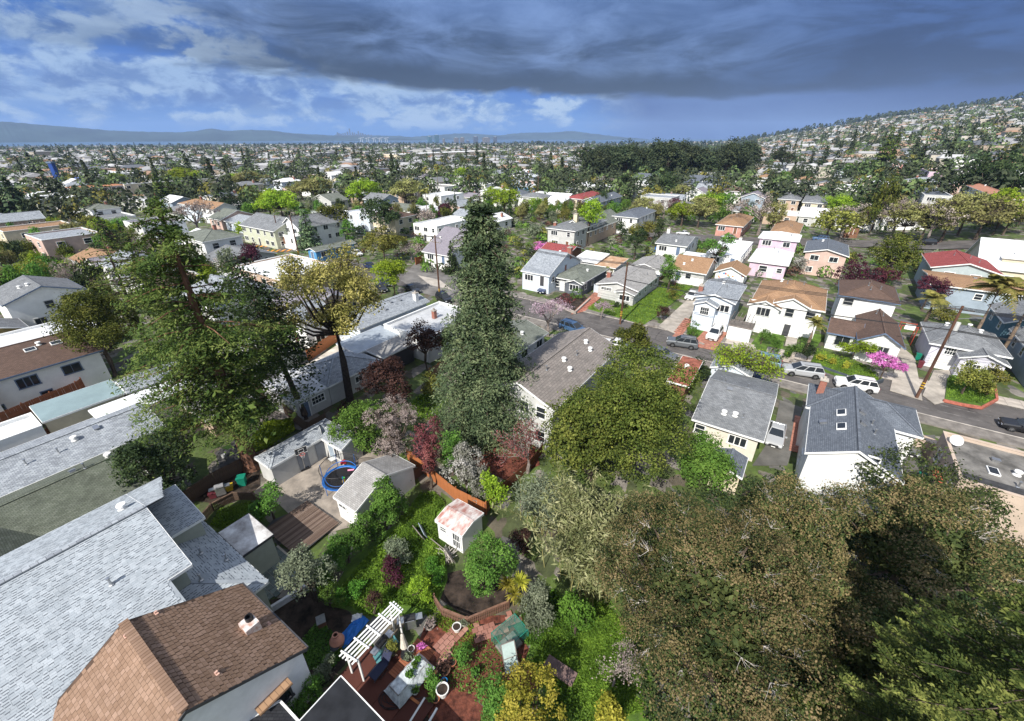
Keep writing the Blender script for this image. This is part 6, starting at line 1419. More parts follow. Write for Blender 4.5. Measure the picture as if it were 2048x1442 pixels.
# netted plant cage and screen door
x,y=G(1020,1280); o=thing('plant_cage','green netted plant cage over the vegetable bed','plant cage',(x,y,0),R(40)); gf=mat('green wire frame',(.02,.22,.16),.5)
for a,c in (((-1,-.7,0),(-1,-.7,1)),((1,-.7,0),(1,-.7,1)),((1,.7,0),(1,.7,1)),((-1,.7,0),(-1,.7,1)),((-1,-.7,1),(1,-.7,1)),((1,-.7,1),(1,.7,1)),((1,.7,1),(-1,.7,1)),((-1,.7,1),(-1,-.7,1))): b=MB(); b.bar(a,c,.035); b.build('frame_bar',gf,o)
nmg=nm.copy(); nmg.name='green netting'; nmg.node_tree.nodes['Principled BSDF'].inputs['Base Color'].default_value=(.05,.25,.2,1)
b=MB(); b.box((0,0,.5),(1.98,1.38,.98)); b.build('netting',nmg,o)
o=box_thing('raised_bed','wooden raised bed inside the plant cage','raised bed',(*G(1018,1292),.12),(1.5,1.0,.22),R(40),GREYWOOD)
x,y=G(1025,1345); o=thing('screen_door','old white framed screen door propped beside the plant cage','screen door',(x,y,0),R(20)); o.rotation_euler=(R(-30),0,R(20))
for a,c in (((-.45,0,0),(-.45,0,1.9)),((.45,0,0),(.45,0,1.9)),((-.45,0,0),(.45,0,0)),((-.45,0,1.9),(.45,0,1.9)),((-.45,0,.95),(.45,0,.95))): b=MB(); b.bar(a,c,.07,.04); b.build('frame_bar',GREYWOOD,o)
b=MB(); b.box((0,0,.95),(.84,.015,1.84)); b.build('screen',mat('pale screen',(.42,.52,.50),.5,.1),o)
for i,(px,py,L_,a_) in enumerate(((840,1075,1.6,-50),(848,1070,1.4,-60),(880,1100,1.7,-40),(900,1120,1.3,-55))):
    o=box_thing('old_board',['weathered blue grey board leaning in the long grass','rusty edged board beside the blue grey one','mesh topped board by the heap of sticks','short board beneath the heap of sticks'][i],'board',(*G(px,py),.5),(L_,.06,.8),R(a_),GREYWOOD if i!=1 else mat('blue grey board',(.25,.30,.34),.7)); o.rotation_euler=(R(25),0,R(a_))
b=MB(); g=random.Random(2)
for k in range(45): a=g.uniform(1.0,2.2); b.tube([(g.uniform(-.6,.6),g.uniform(-.5,.5),.05+g.uniform(0,.3)),(g.uniform(-.6,.6)+math.cos(a)*.8,g.uniform(-.5,.5)+math.sin(a)*.5,.3+g.uniform(0,.3))],.02,4)
x,y=G(893,1118); o=b.build('brushwood_pile',BARKP); o.location=(x,y,0); tag(o,'heap of pale cut sticks below the garden shed','brushwood')
o=box_thing('compost_box','low timber frame box in the grass near the bottom','garden box',(*G(1120,1345),.2),(2.0,.8,.35),R(-34),mat('purplish weathered timber',(.18,.12,.11),.85,.2))
o=box_thing('retaining_wall','whitewashed low wall behind the brown roofed house','wall',(*G(573,1205),.25),(3.4,.2,.6),R(44),mat('whitewashed wall',(.68,.68,.70),.85,.15,2))
x,y=G(645,1250); o=thing('beehive','weathered wooden box with metal lid among the weeds','garden box',(x,y,0),R(30)); b=MB(); b.box((0,0,.3),(.5,.6,.6)); b.build('box',mat('old brown box',(.2,.1,.07),.8),o); b=MB(); b.box((0,0,.63),(.58,.68,.05)); b.build('lid',STEEL,o)
def stone_row(): 
    pass
o=box_thing('white_bucket','white bucket on the alley behind the dark fence','bucket',(*G(448,915),.2),(.35,.35,.4),0,WHITE) if 0 else None
x,y=G(448,915); o=MB().lathe([(0,0),(.15,0),(.19,.38),(.17,.38),(.13,.03)],12).build('bucket',WHITE); o.location=(x,y,0.02); tag(o,'white bucket on the dark alley behind the fence','bucket')
x,y=G(866,1022); 
# terracotta awning row on the tan building
rt=REDBR
x,y=WS(15.35,46.6); o=thing('awning','terracotta tiled awning on the tan stucco wall','awning',(x,y,2.6),R(-34))
for i in range(8):
    b=MB(); b.tube([(-.35,-1.0+i*.27,-.12),(.15,-1.0+i*.27,.12)],.12,6); b.build('roof_tile',rt,o)
x,y=G(863,1018)
# low wall of tan building front + stepped parapet
poly_building('wall','curved peach stucco wall joining the slate roofed house and the flat roofed building',[(1805,862),(1830,865),(1870,880),(1892,890),(1890,896),(1865,888),(1828,873),(1803,870)],2.0,MATS['peach tan stucco'],MATS['peach tan stucco'],MATS['peach tan stucco'],cat='wall',edge=.05)
# satellite dishes
def dish(label,px,py,z,r=.5,ang=0):
    x,y=G(px,py,z); o=thing('satellite_dish',label,'satellite dish',(x,y,z-.5),ang,'satellite dishes'); b=MB(); b.tube([(0,0,-.3),(0,0,.4)],.04,6); b.build('mast',STEEL,o); q=MB().lathe([(0,0),(r*.5,.03),(r,.14)],16).build('dish',WHITE,o); q.location=(0,0,.5); q.rotation_euler=(R(50),0,0); b=MB(); b.bar((0,0,.5),(0,-.45,.75),.03); b.build('feed_arm',STEEL,o)
dish('satellite dish above the rusty red roofed lean-to',1373,735,3.0,.5,R(20)); dish('satellite dish on the tan flat roofed building',1912,881,5.0,.5,R(-30)); dish('satellite dish at the corner of the long worn roof bungalow',1315,545,4,.6,R(20))
for px,py in ((1480,650),(1475,643),(1490,640)): pass
# ================================================================ near trees, each grown on its own
LAND=[]   # landmarks for wording (px,py,text)
def T(label,kind,px,yb,yt,wpx,n=3000,leaf=.2,style='broad',cat='tree',name=None,z=None,lm=None,group=None,rz=0,**k):
    x,y,z0,h,w=spot(px,yb,yt,wpx,z); seed=int(px*7+yb)
    if style=='broad': p=broad(w,k.pop('d',w),h,kind,seed,n,leaf,**k)
    elif style=='conifer': p=conifer(w,h,kind,seed,n,leaf,**k)
    elif style=='bare': p=bare(w,h,kind,seed,n,leaf,**k)
    elif style=='palm': p=palm(w,h,seed,**k)
    elif style=='bamboo': p=bamboo(w,k.pop('d',w),h,seed,n,kind)
    OCC.append((x,y,w*.35)); nm=name or {'conifer':'conifer_tree','palm':'palm_tree','bamboo':'bamboo_clump'}.get(style,'shrub' if h<3 else 'tree')
    if lm: LAND.append((px,(yb+yt)/2,lm))
    return put_plant(nm,label,cat,p,x,y,z0,rz,group=group)
# giants
T('tall redwood at left with bare red trunk showing in its crown','redwood',505,935,385,385,66000,.105,'conifer',asp=1.5,core=500,name='redwood_tree',lm='the tall redwood',z0=.22,levels=36,pw=.62,droop=.16,irr=.6,bark=BARKR,tr=.62,gap=lambda a,f:True if (.50<f<.76 and -1.7<a-6.283*(a>3.14)<-.2) else (.42 if f<.22 and -2.3<a-6.283*(a>3.14)<.9 else (.68 if f<.42 and -2.0<a-6.283*(a>3.14)<.9 else None)),fine=.13)
T('large dense blue green spruce in the middle of the picture','spruce',975,852,376,270,56000,.115,'conifer',asp=1.4,nb0=7,core=6000,name='spruce_tree',lm='the big spruce',z0=.02,levels=38,pw=.50,droop=.34,irr=.25,fine=.10)
T('thin ragged conifer with sparse top left of the redwood','redwood',300,700,432,150,2600,.20,'conifer',name='conifer_tree',z0=.35,levels=26,pw=.5,droop=.05,irr=.7,tr=.28)
T('second ragged sparse conifer top just left of the redwood','redwood',345,690,448,120,3000,.20,'conifer',name='conifer_tree',z0=.35,levels=26,pw=.4,droop=.1,irr=.6,tr=.25)
T('leaning deodar with drooping dark branches beside the redwood','dark',612,838,520,190,9000,.2,'conifer',name='cedar_tree',z0=.45,levels=24,pw=.35,droop=.5,irr=.5,lean=(-4.2,2.2),tr=.33,fine=.25)
T('tall open crowned tree with yellow olive leaves and long dark trunk','olive',700,800,488,230,17000,.15,'broad',name='oak_tree',lm='the tall olive crowned tree',trunkfrac=.34,nl=30,lob=.20,clump=26,cr=.34,branches=60,tip='olivetip',tr=.42,bark=mat('dark oak bark',(.045,.035,.03),.95,.3,3))
T('huge dark green live oak in front of the street','oak',1262,925,700,330,46000,.14,'broad',name='live_oak_tree',lm='the huge live oak',trunkfrac=.04,nl=36,lob=.25,cull=.8,core=7000,clump=22,cr=.36,low=-.9)
T('lower spreading part of oak with yellower leaves beside the bamboo','oak',1180,960,790,190,13000,.16,'broad',name='live_oak_tree',trunkfrac=.03,nl=12,clump=22,cr=.33,low=-.9)
T('dark glossy tree between the live oak and the cream house','green',1400,965,860,120,6000,.16,'broad',name='tree',trunkfrac=.05,nl=9,clump=20,cr=.3,low=-.9)
T('round brown green street tree above the live oak','oak',1263,722,648,78,3500,.2,'broad',trunkfrac=.2,nl=7)
# brown tipped bay trees and the feathery conifer at the bottom right
def at(label,kind,x,y,h,w,d,style,n,leaf,name,lm=None,**k):
    seed=int(x*31+y*17); p=broad(w,d,h,kind,seed,n,leaf,**k) if style=='broad' else conifer(w,h,kind,seed,n,leaf,**k)
    OCC.append((x,y,w*.4)); q=proj(x,y,h*.6)
    if lm and q: LAND.append((q[0],q[1],lm))
    return put_plant(name,label,'tree',p,x,y,0)
at('great brown tipped tree with pale bare branches, bottom centre right','bay',11.2,15.5,12.5,12.5,15.5,'broad',95000,.08,'bay_tree','the great brown tipped tree',trunkfrac=.1,nl=60,lob=.2,clump=26,cr=.20,tip='baytip',cull=.84,core=7000,pale=70,low=-.8)
at('dark brown green tree behind the feathery conifer at the right edge','bay',27.5,20.2,9.5,13,11,'broad',42000,.10,'bay_tree',trunkfrac=.1,nl=40,lob=.2,clump=24,cr=.22,tip='baytip',cull=.84,core=7000,pale=30,low=-.8)
at('brown green tree just below the white gabled wall of the slate roofed house','bay',20.2,21.0,10,9,8,'broad',30000,.095,'bay_tree',trunkfrac=.1,nl=30,lob=.22,clump=24,cr=.22,tip='baytip',cull=.84,core=7000,pale=30,low=-.8)
at('dark brown green tree filling the dip between the great tree and the corner conifer','bay',20.5,14.2,8.5,9,8.5,'broad',30000,.10,'bay_tree',trunkfrac=.05,nl=30,lob=.22,clump=24,cr=.22,tip='baytip',cull=.84,core=7000,pale=10,low=-.9)
at('brown green bushy tree at the far right corner below the flat roof','bay',33.6,25.6,8.8,13,8,'broad',9000,.15,'bay_tree',trunkfrac=.1,nl=12,clump=18,cr=.3,low=-.8)
def sprays(label,x,y,h,w,seed,n=230):
    """feathery conifer: long arching branches with side shoots, each shoot a stem with short needled twigs"""
    g=rng(seed); root=thing('conifer_tree',label,'tree',(x,y,0)); mb=MB(); mb.tube([(0,0,-.3),(0,0,h*.5),(0,0,h)],[.5,.32,.03],10,cap=False); V=[]; U=[]; D=[]
    for i in range(n):
        f=g.uniform(.12,1)**.8; z=h*f; a=g.uniform(0,6.283); L=w/2*(1-f)**.75*g.uniform(.75,1.1)+.5; d=np.array([math.cos(a),math.sin(a),0]); sd=np.array([-math.sin(a),math.cos(a),0])
        pt=lambda t:np.array([0,0,z])+d*L*t+np.array([0,0,L*(.06*t-.20*t*t+.10*t**4)])
        mb.tube([pt(0),pt(.35),pt(.7),pt(1)],[.05,.035,.02,.008],4,cap=False)
        m=int(L*9)
        for k in range(m):
            t=g.uniform(.25,1); sgn=1 if g.random()<.5 else -1; sl=(.35+.9*(1-t))*g.uniform(.5,1.0)*min(1,L/3)+.2; dirn=(sd*sgn*.8+d*.75+np.array([0,0,g.uniform(-.1,.28)])); dirn/=np.linalg.norm(dirn); p0=pt(t)
            c=int(sl*16)+3
            for j in range(c):
                s_=(j+.5)/c*sl; U.append(p0+dirn*s_+np.array([0,0,-.10*s_*s_])); q=np.cross(dirn,[0,0,1])*(1 if j%2 else -1)+dirn*.9+g.normal(size=3)*.25; D.append(q/np.linalg.norm(q)*g.uniform(.12,.22))
    U=np.array(U);D=np.array(D); up=np.array([0,0,1.0]); S=np.cross(D,up+g.normal(size=D.shape)*.5); S=unit(S)*.03
    V=np.stack([U-S,U+D*.5-S*1.3,U+D,U+D*.5+S*1.3],1).reshape(-1,3); link('trunk',mb.mesh('trunk',BARK),root); link('crown',fastmesh('crown',V,quads(V),LF['fir']),root); OCC.append((x,y,w*.4)); return root
sprays('feathery yellow green conifer filling the bottom right corner',18.4,7.4,21,15.0,5,300)
sprays('lower feathery conifer left of the corner one, bottom edge',13.4,6.2,13.5,7.5,9,130)
# shrubs and trees around the yards
D=[
('dense hedge tree of leafy laurel right of the long shed','green',782,1050,955,62,2600,.12,'broad',{}),
('big dark rounded tree left of the redwood','oak',232,752,568,165,24000,.16,'broad',dict(trunkfrac=.03,nl=24,lob=.28,clump=20,low=-.9,cr=.38)),
('dark glossy tree below the redwood above the dark fence','dark',345,1010,862,150,8000,.15,'broad',dict(trunkfrac=.03,nl=11,low=-.9)),
('row of light green shrubs against the large grey roof','olive',215,1040,975,110,2500,.13,'broad',dict(trunkfrac=.02,nl=8,low=-.9)),
('round mottled green bush on the yard paving edge','green',549,1040,968,72,2600,.11,'broad',dict(trunkfrac=.05,nl=7,low=-.9)),
('silvery grey green bush at the end of the slate patio','grey',632,1205,1092,105,5200,.10,'broad',dict(trunkfrac=.02,nl=9,low=-.9)),
('bushy green tree behind the garage wing','green',735,905,792,140,7000,.14,'broad',dict(trunkfrac=.03,nl=10,low=-.9)),
('grey twiggy tree with whitish buds left of the reddish tree','twig',800,925,790,135,8000,.085,'broad',dict(trunkfrac=.05,nl=14,lob=.3,low=-.9,branches=60)),
('reddish flowering tree spilling over the orange fence','pinkish',862,955,815,75,2600,.12,'broad',dict(trunkfrac=.1,nl=8,low=-.8)),
('narrow reddish shrub over the fence corner','pinkish',862,975,880,40,1500,.11,'broad',dict(trunkfrac=.05,nl=6,low=-.9)),
('green shrub right of the reddish tree below the spruce','green',905,950,850,60,2200,.13,'broad',dict(trunkfrac=.03,low=-.9)),
('white blossomed tree behind the orange fence','whitebl',935,990,885,95,4200,.11,'broad',dict(trunkfrac=.08,nl=9,low=-.8)),
('second white blossomed tree next to the lime shrub','whitebl',955,1000,930,60,2200,.10,'broad',dict(trunkfrac=.08,nl=7,low=-.8)),
('lime green shrub at the fence corner','lime',985,1015,940,60,1500,.14,'broad',dict(trunkfrac=.03,nl=6,low=-.9)),
('reddish bare tree above the picnic table','pinkish',1055,945,850,95,1500,.10,'bare',{}),
('dark brown red tree by the beige covered furniture','brownred',790,830,700,125,6500,.16,'broad',dict(trunkfrac=.03,nl=10,low=-.9)),
('tall dark brownish tree in front of the pale flat roof','brownred',855,740,632,80,4200,.17,'broad',dict(trunkfrac=.05,nl=9,low=-.9)),
('dark green tree between the pale flat roof and the spruce','dark',905,735,640,60,2600,.18,'broad',dict(trunkfrac=.03,low=-.9)),
('yellow green bush at the foot of the deck railing','olive',865,790,748,50,1300,.16,'broad',dict(trunkfrac=.02,low=-.9)),
('low reddish shrub under the leaning tree','brownred',705,850,800,70,1600,.14,'broad',dict(trunkfrac=.02,low=-.9)),
('dense green tree beside the small garden shed','green',975,1185,1058,115,9000,.10,'broad',dict(trunkfrac=.03,nl=11,low=-.9)),
('grey green rounded tree right of the spiky plants','grey',1070,1262,1165,85,5200,.09,'broad',dict(trunkfrac=.04,nl=9,low=-.9)),
('ivy covered mound left of the great brown tipped tree','ivy',1150,1275,1180,80,3500,.11,'broad',dict(trunkfrac=.02,nl=7,low=-.95)),
('golden yellow flowering bush at the bottom edge','gold',1065,1480,1362,165,5200,.10,'broad',dict(trunkfrac=.05,nl=10,low=-.9)),
('yellow green flowering shrub at the bottom edge right of the golden bush','gold',1215,1475,1400,90,2600,.10,'broad',dict(trunkfrac=.05,nl=7,low=-.9)),
('leafy green bush left of the golden bush','green',985,1450,1372,80,2600,.09,'broad',dict(trunkfrac=.02,nl=7,low=-.9)),
('small bare grey tree on the bright grass','twig',1225,1375,1290,85,900,.06,'bare',{}),
('leafy shrub in the red mulch beside the potting table','green',865,1380,1345,34,900,.08,'broad',dict(trunkfrac=.02,nl=5,low=-.9)),
('weeping golden green shrub beneath the furled parasol','olive',787,1312,1272,30,900,.07,'broad',dict(trunkfrac=.02,nl=5,low=-.9)),
('rounded green bush right of the brick path','green',930,1330,1290,42,1200,.08,'broad',dict(trunkfrac=.02,nl=5,low=-.9)),
('dark leafy bush below the long shed corner','green',808,965,930,45,1100,.12,'broad',dict(trunkfrac=.02,nl=5,low=-.9)),
('dark purple leaved shrub amid the long grass','purple',790,1165,1115,60,1600,.09,'broad',dict(trunkfrac=.02,nl=6,low=-.9)),
('grey green shrub mound above the purple one','grey',800,1130,1080,75,2600,.09,'broad',dict(trunkfrac=.02,nl=7,low=-.9)),
('yellow green flowering bush with white arum blooms by the pergola','lime',845,1200,1150,60,1800,.08,'broad',dict(trunkfrac=.02,nl=6,low=-.9)),
('brownish low shrub behind the pergola','brownred',755,1225,1185,50,900,.07,'broad',dict(trunkfrac=.02,nl=5,low=-.9)),
('dark green weeds beside the white low wall','green',660,1215,1175,80,1600,.08,'broad',dict(trunkfrac=.02,nl=6,low=-.9)),
('red leaved shrub under the bamboo','brownred',1045,1110,1060,50,1200,.10,'broad',dict(trunkfrac=.02,nl=5,low=-.9)),
('clipped hedge of pale variegated shrubs, lower end','dark',1078,745,690,45,1900,.16,'broad',dict(trunkfrac=.02,nl=6,low=-.95)),
('pale variegated hedge bush in the middle of the hedge','grey',1102,722,672,52,1900,.16,'broad',dict(trunkfrac=.02,nl=6,low=-.95)),
('pale variegated hedge bush at the street end of the hedge','grey',1130,700,655,52,1900,.16,'broad',dict(trunkfrac=.02,nl=6,low=-.95)),
('mauve blossomed bare street tree left of the blue hatchback','lilacb',1095,672,600,85,1700,.13,'bare',{}),
('small pinkish bare street tree by the pole','lilacb',1202,640,605,36,700,.11,'bare',{}),
('lime leaved spreading street tree above the black saloon','lime',1480,775,690,130,3200,.16,'broad',dict(trunkfrac=.30,nl=13,lob=.26,cr=.5,clump=12,branches=120)),
('dark green bush left of the lime street tree','dark',1392,762,718,62,2600,.16,'broad',dict(trunkfrac=.02,nl=7,low=-.95)),
('lime green tree in the front garden of the dark brown roofed cottage','lime',1703,722,678,72,2000,.15,'broad',dict(trunkfrac=.3,nl=8,lob=.34,branches=30)),
('vivid magenta redbud beside the white crossover','redbud',1757,765,712,82,2600,.13,'broad',dict(trunkfrac=.3,nl=10,lob=.26,branches=60)),
('big clipped domed shrub in front of the lilac bungalow, left half','olive',1922,792,715,70,3600,.14,'broad',dict(trunkfrac=.02,nl=8,low=-.95)),
('smaller domed shrub right of the big clipped one','olive',1970,795,728,52,2600,.14,'broad',dict(trunkfrac=.02,nl=6,low=-.95)),
('golden ball bush in the raised bed, leftmost of three','gold',1638,724,702,20,420,.12,'broad',dict(trunkfrac=.02,nl=4,low=-.95)),
('golden ball bush in the raised bed, middle of three','gold',1661,732,712,18,380,.12,'broad',dict(trunkfrac=.02,nl=4,low=-.95)),
('golden ball bush in the raised bed, rightmost of three','gold',1690,740,720,18,380,.12,'broad',dict(trunkfrac=.02,nl=4,low=-.95)),
('clipped dark hedge left of the stone steps','green',1541,713,665,30,1100,.12,'broad',dict(trunkfrac=.02,nl=4,low=-.95)),
('clipped dark hedge right of the stone steps','green',1577,722,675,30,1100,.12,'broad',dict(trunkfrac=.02,nl=4,low=-.95)),
('dark hedge mound below the fan palm','dark',1612,722,685,42,1200,.13,'broad',dict(trunkfrac=.02,nl=5,low=-.95)),
('bushy shrub above the left clipped hedge','green',1520,690,652,48,1300,.13,'broad',dict(trunkfrac=.02,nl=5,low=-.95)),
('flowering shrub bed by the brick steps','green',1382,672,645,50,1300,.12,'broad',dict(trunkfrac=.02,nl=6,low=-.95)),
('round clipped bush at the pale bungalow, left of two','dark',1232,615,600,15,420,.12,'broad',dict(trunkfrac=.02,nl=4,low=-.95)),
('round clipped bush at the pale bungalow, right of two','dark',1247,617,602,14,420,.12,'broad',dict(trunkfrac=.02,nl=4,low=-.95)),
('wild flowering shrubs in front of the dark grey bungalow','pinkish',1128,610,588,45,900,.13,'broad',dict(trunkfrac=.02,nl=6,low=-.95)),
('green spiky shrubs beside the dark grey bungalow wall','green',1152,600,575,35,800,.13,'broad',dict(trunkfrac=.02,nl=5,low=-.95)),
('brown green shrubs on the bank left of the pale driveway','brownred',1325,640,612,35,900,.14,'broad',dict(trunkfrac=.02,nl=5,low=-.95)),
('scrubby olive shrubs along the pale driveway','olive',1345,600,572,45,900,.15,'broad',dict(trunkfrac=.02,nl=5,low=-.95)),
('light airy green tree beside the sandy roofed cottage','green',1335,585,502,55,2200,.2,'broad',dict(trunkfrac=.12,nl=8)),
('dark pine behind the long worn roof bungalow','dark',1268,520,446,52,2200,.25,'broad',dict(trunkfrac=.1,nl=8)),
('slim tall cypress in front of the white stucco house','dark',1313,505,418,24,1800,.22,'broad',dict(trunkfrac=.02,nl=6,lob=.6,low=-1)),
('tall lime green poplar beside the grey apartment block','lime',1175,492,388,68,2600,.3,'broad',dict(trunkfrac=.3,nl=9)),
('large dark green pine in front of the red gable roofed house','oak',1762,572,452,98,7500,.24,'broad',dict(trunkfrac=.08,nl=12,low=-.8)),
('dark purple plum tree, leftmost of three behind the white hip roofed house','purple',1692,590,508,72,3200,.19,'broad',dict(trunkfrac=.08,low=-.9)),
('dark purple plum tree below the big pine','purple',1755,580,528,62,2600,.19,'broad',dict(trunkfrac=.08,low=-.9)),
('dark purple plum tree nearest the long blue grey building','purple',1842,620,540,68,2800,.19,'broad',dict(trunkfrac=.08,low=-.9)),
('yellow green mounded shrub above the lilac bungalow roof','olive',1880,640,608,80,2000,.18,'broad',dict(trunkfrac=.02,low=-.9)),
('white blossomed shrub beside the pinkish tan house','whitebl',1592,548,510,38,1100,.2,'broad',dict(trunkfrac=.05,low=-.9)),
('dark leafy tree between the cream dormered house and the red roofed house','dark',1935,560,518,60,1800,.24,'broad',dict(trunkfrac=.05,low=-.9)),
('airy light green tree in front of the white flat roofed house','green',1425,545,458,72,1900,.24,'broad',dict(trunkfrac=.2,nl=11,lob=.28,branches=60)),
('lime spreading street tree by the tarmac yard','lime',790,590,512,92,3600,.24,'broad',dict(trunkfrac=.25,nl=10,lob=.34)),
('wide low olive green tree with flat crown above the street','olive',770,525,452,115,4000,.32,'broad',dict(trunkfrac=.12,nl=12,low=-.5)),
('bare grey tree right of the wide olive tree','twig',825,525,485,42,700,.2,'bare',{}),
('large dark umbrella pine behind the wide olive tree','dark',765,480,395,100,4200,.4,'broad',dict(trunkfrac=.25,nl=11)),
('large round dark green tree left of the umbrella pine','oak',672,480,403,82,4200,.36,'broad',dict(trunkfrac=.05,nl=10,low=-.8)),
('bright green tipped fir beside the round dark tree','spruce',622,500,402,62,3200,.34,'conifer',dict(z0=.03,levels=26)),
('dark conifer small pointed beside the crossing','dark',905,545,480,40,1800,.26,'conifer',dict(z0=.03,levels=20)),
('brown leafless tree right of the umbrella pine','twig',862,465,415,45,900,.28,'bare',{}),
('grey green small tree beside the ribbed roof hall','grey',1068,482,446,42,1200,.28,'broad',dict(trunkfrac=.05)),
('magenta flowering tree beside the maroon garage roof','redbud',1085,508,482,45,900,.22,'broad',dict(trunkfrac=.1)),
('light lime tree at the left behind the redwood top','lime',495,480,442,48,1300,.3,'broad',dict(trunkfrac=.15)),
('bare brown tree at the left above the white crossing house','twig',400,470,402,90,1400,.3,'bare',{}),
('bright green small tree at the left edge of the redwood','lime',146,535,510,42,1200,.25,'broad',dict(trunkfrac=.05,low=-.9)),
('bare grey brown tree at far left','twig',80,485,445,58,1000,.28,'bare',{}),
('purplish red shrubs at far left beside the low roofs','pinkish',85,505,485,48,900,.25,'broad',dict(trunkfrac=.02,low=-.9)),
('orange red shrubs at the left edge','pinkish',14,498,478,40,800,.25,'broad',dict(trunkfrac=.02,low=-.9)),
]
for lab,kind,px,yb,yt,w,n,leaf,st_,k in D: T(lab,kind,px,yb,yt,w,n,leaf,st_,**k)
# laurel hedge as a row of shrubs
hp_=[(650,1175),(672,1150),(698,1125),(722,1102),(748,1080),(772,1058),(795,1042)]
for i,(px,py) in enumerate(hp_): T('leafy hedge shrub, '+['nearest the silvery bush','second from the silvery bush','third from the silvery bush','middle of the hedge row','third from the long shed','second from the long shed','next to the long shed corner'][i],'green',px,py,py-62,58,2600,.10,'broad',cat='hedge',name='hedge_shrub',group='laurel hedge across the yard',trunkfrac=.02,nl=6,low=-.95)
for i,(px,py) in enumerate([(688,1205),(715,1188),(870,1140),(880,1165)]): T('bright tangled shrub '+['nearest the pergola end of the grass bank','beside the first one on the grass bank','on the right rim of the grass bank','lowest on the right rim of the grass bank'][i],'ivy',px,py,py-22,36,1300,.08,'broad',group='tangled shrubs on the grass bank',trunkfrac=.02,nl=6,low=-.95)
for i,(px,py) in enumerate([(608,1425),(635,1392),(662,1358)]): T('hedge bush beside the white stucco wall, '+['lowest','middle','uppermost'][i],'grey' if i==2 else 'green',px,py,py-38,48,1500,.07,'broad',cat='hedge',name='hedge_shrub',group='hedge between the stucco wall and the charcoal roof',trunkfrac=.02,nl=5,low=-.95)
for i,(px,py) in enumerate([(10,905),(40,890),(70,872),(95,855)]): T('ivy mound on the red fence, '+['leftmost','second from left','third from left','rightmost'][i],'dark',px,py,py-36,42,1200,.14,'broad',cat='ivy',name='ivy_mound',group='ivy along the red fence',trunkfrac=.02,nl=5,low=-.95)
T('tall pale bamboo thicket left of the great brown tipped tree','bamboo',1165,1130,960,150,12000,.13,'bamboo',lm='the bamboo thicket')
T('lower right bamboo clump bending towards the grass','bamboo',1190,1190,1060,90,5000,.13,'bamboo')
T('silvery upper bamboo clump beside the live oak','grey',1085,1040,950,100,5000,.12,'bamboo')
T('tall feathery palm in front of the long blue grey building','palm',1925,715,560,110,0,0,'palm',nf=30); T('second feathery palm at the right edge','palm',1995,720,575,115,0,0,'palm',nf=30); T('small feathery palm left of the tall palms','palm',1842,660,588,70,0,0,'palm',nf=24)
T('small fan palm in front of the tan roofed white house','palm',1610,705,640,40,0,0,'palm',nf=26,sag=.6)
T('tall thin fan palm beyond the upper street','palm',857,462,378,26,0,0,'palm',nf=22); T('very tall thin palm left of the spruce top','palm',940,400,352,20,0,0,'palm',nf=20); T('slender palm among the roofs left of the spruce','palm',855,395,335,18,0,0,'palm',nf=20)
ro=LF['gold']
for i,(px,py,s) in enumerate(((1015,1170,.9),(1040,1165,1.0),(1027,1190,.85),(1042,1205,.7))):
    x,y=G(px,py,1.2); o=thing('spiky_plant','spiky pale yellow rosette plant '+['leftmost of four','largest, top right of four','centre of four','lowest of four, by the railing'][i],'plant',(x,y,0),0,'spiky rosette plants by the railing')
    q=link('leaf_rosette',rosette(i,s*.9,90,'gold' if i!=3 else 'olive'),o); q.location=(0,0,1.25); MB().tube([(0,0,-.1),(0,0,1.25)],.07,6).build('trunk',BARK,o)
# ground covers
for n_,P_ in enumerate(([(650,1210),(700,1120),(800,1040),(840,985),(890,1000),(895,1160),(870,1225),(760,1235)],[(1080,1240),(1130,1190),(1220,1200),(1300,1300),(1320,1480),(1180,1500),(1100,1400),(1050,1320)])): sheet('lawn',P_,.035,GRASSM)
groundcover('grass',[(670,1200),(720,1130),(790,1060),(830,1040),(890,1100),(890,1160),(865,1222),(800,1210),(740,1232)],'grass',26000,.09,.35,2,1.6,label='long bright grass on the bank')
groundcover('grass',[(800,1040),(840,990),(870,985),(890,1010),(870,1030),(880,1100),(820,1090)],'grass',9000,.08,.25,3,1.6,label='grass beside the garden shed')
groundcover('grass',[(1095,1260),(1200,1200),(1260,1260),(1290,1420),(1180,1460),(1110,1400),(1060,1330)],'grass',30000,.07,.22,4,1.6,label='bright grass clearing')
groundcover('ground_cover',[(420,1050),(440,1020),(500,1003),(535,1020),(520,1050),(470,1070)],'grass',5000,.08,.18,5,1.0,label='bright clover in the sunken bed')
groundcover('ground_cover',[(495,890),(530,845),(585,838),(590,860),(540,895),(510,905)],'lime',5000,.12,.4,6,1.0,label='lime ground cover beside the redwood')
groundcover('ground_cover',[(600,1290),(640,1240),(700,1300),(660,1345),(620,1340)],'green',3500,.08,.25,7,1.0,label='weeds behind the brown house')
groundcover('ground_cover',[(1040,1220),(1110,1180),(1170,1260),(1120,1300),(1050,1290)],'ivy',6000,.09,.3,8,1.0,label='ivy under the grey green tree')
groundcover('ground_cover',[(960,1442),(1000,1380),(1100,1400),(1240,1440),(1260,1560),(960,1560)],'green',7000,.08,.3,9,1.0,label='undergrowth at the bottom edge')
groundcover('grass',[(1172,617),(1195,603),(1262,612),(1330,566),(1385,572),(1318,628),(1288,650)],'grass',5000,.12,.12,10,1.5,z=.14,label='front lawn beside the tall pole')
groundcover('ground_cover',[(810,815),(850,785),(900,800),(880,840),(820,840)],'grass',2500,.13,.3,11,1.0,label='bright patch left of the spruce')
groundcover('ground_cover',[(1620,728),(1633,700),(1740,738),(1762,762),(1735,772)],'grass',2600,.12,.15,12,1.0,z=.36,label='leafy bed behind the slate kerb')
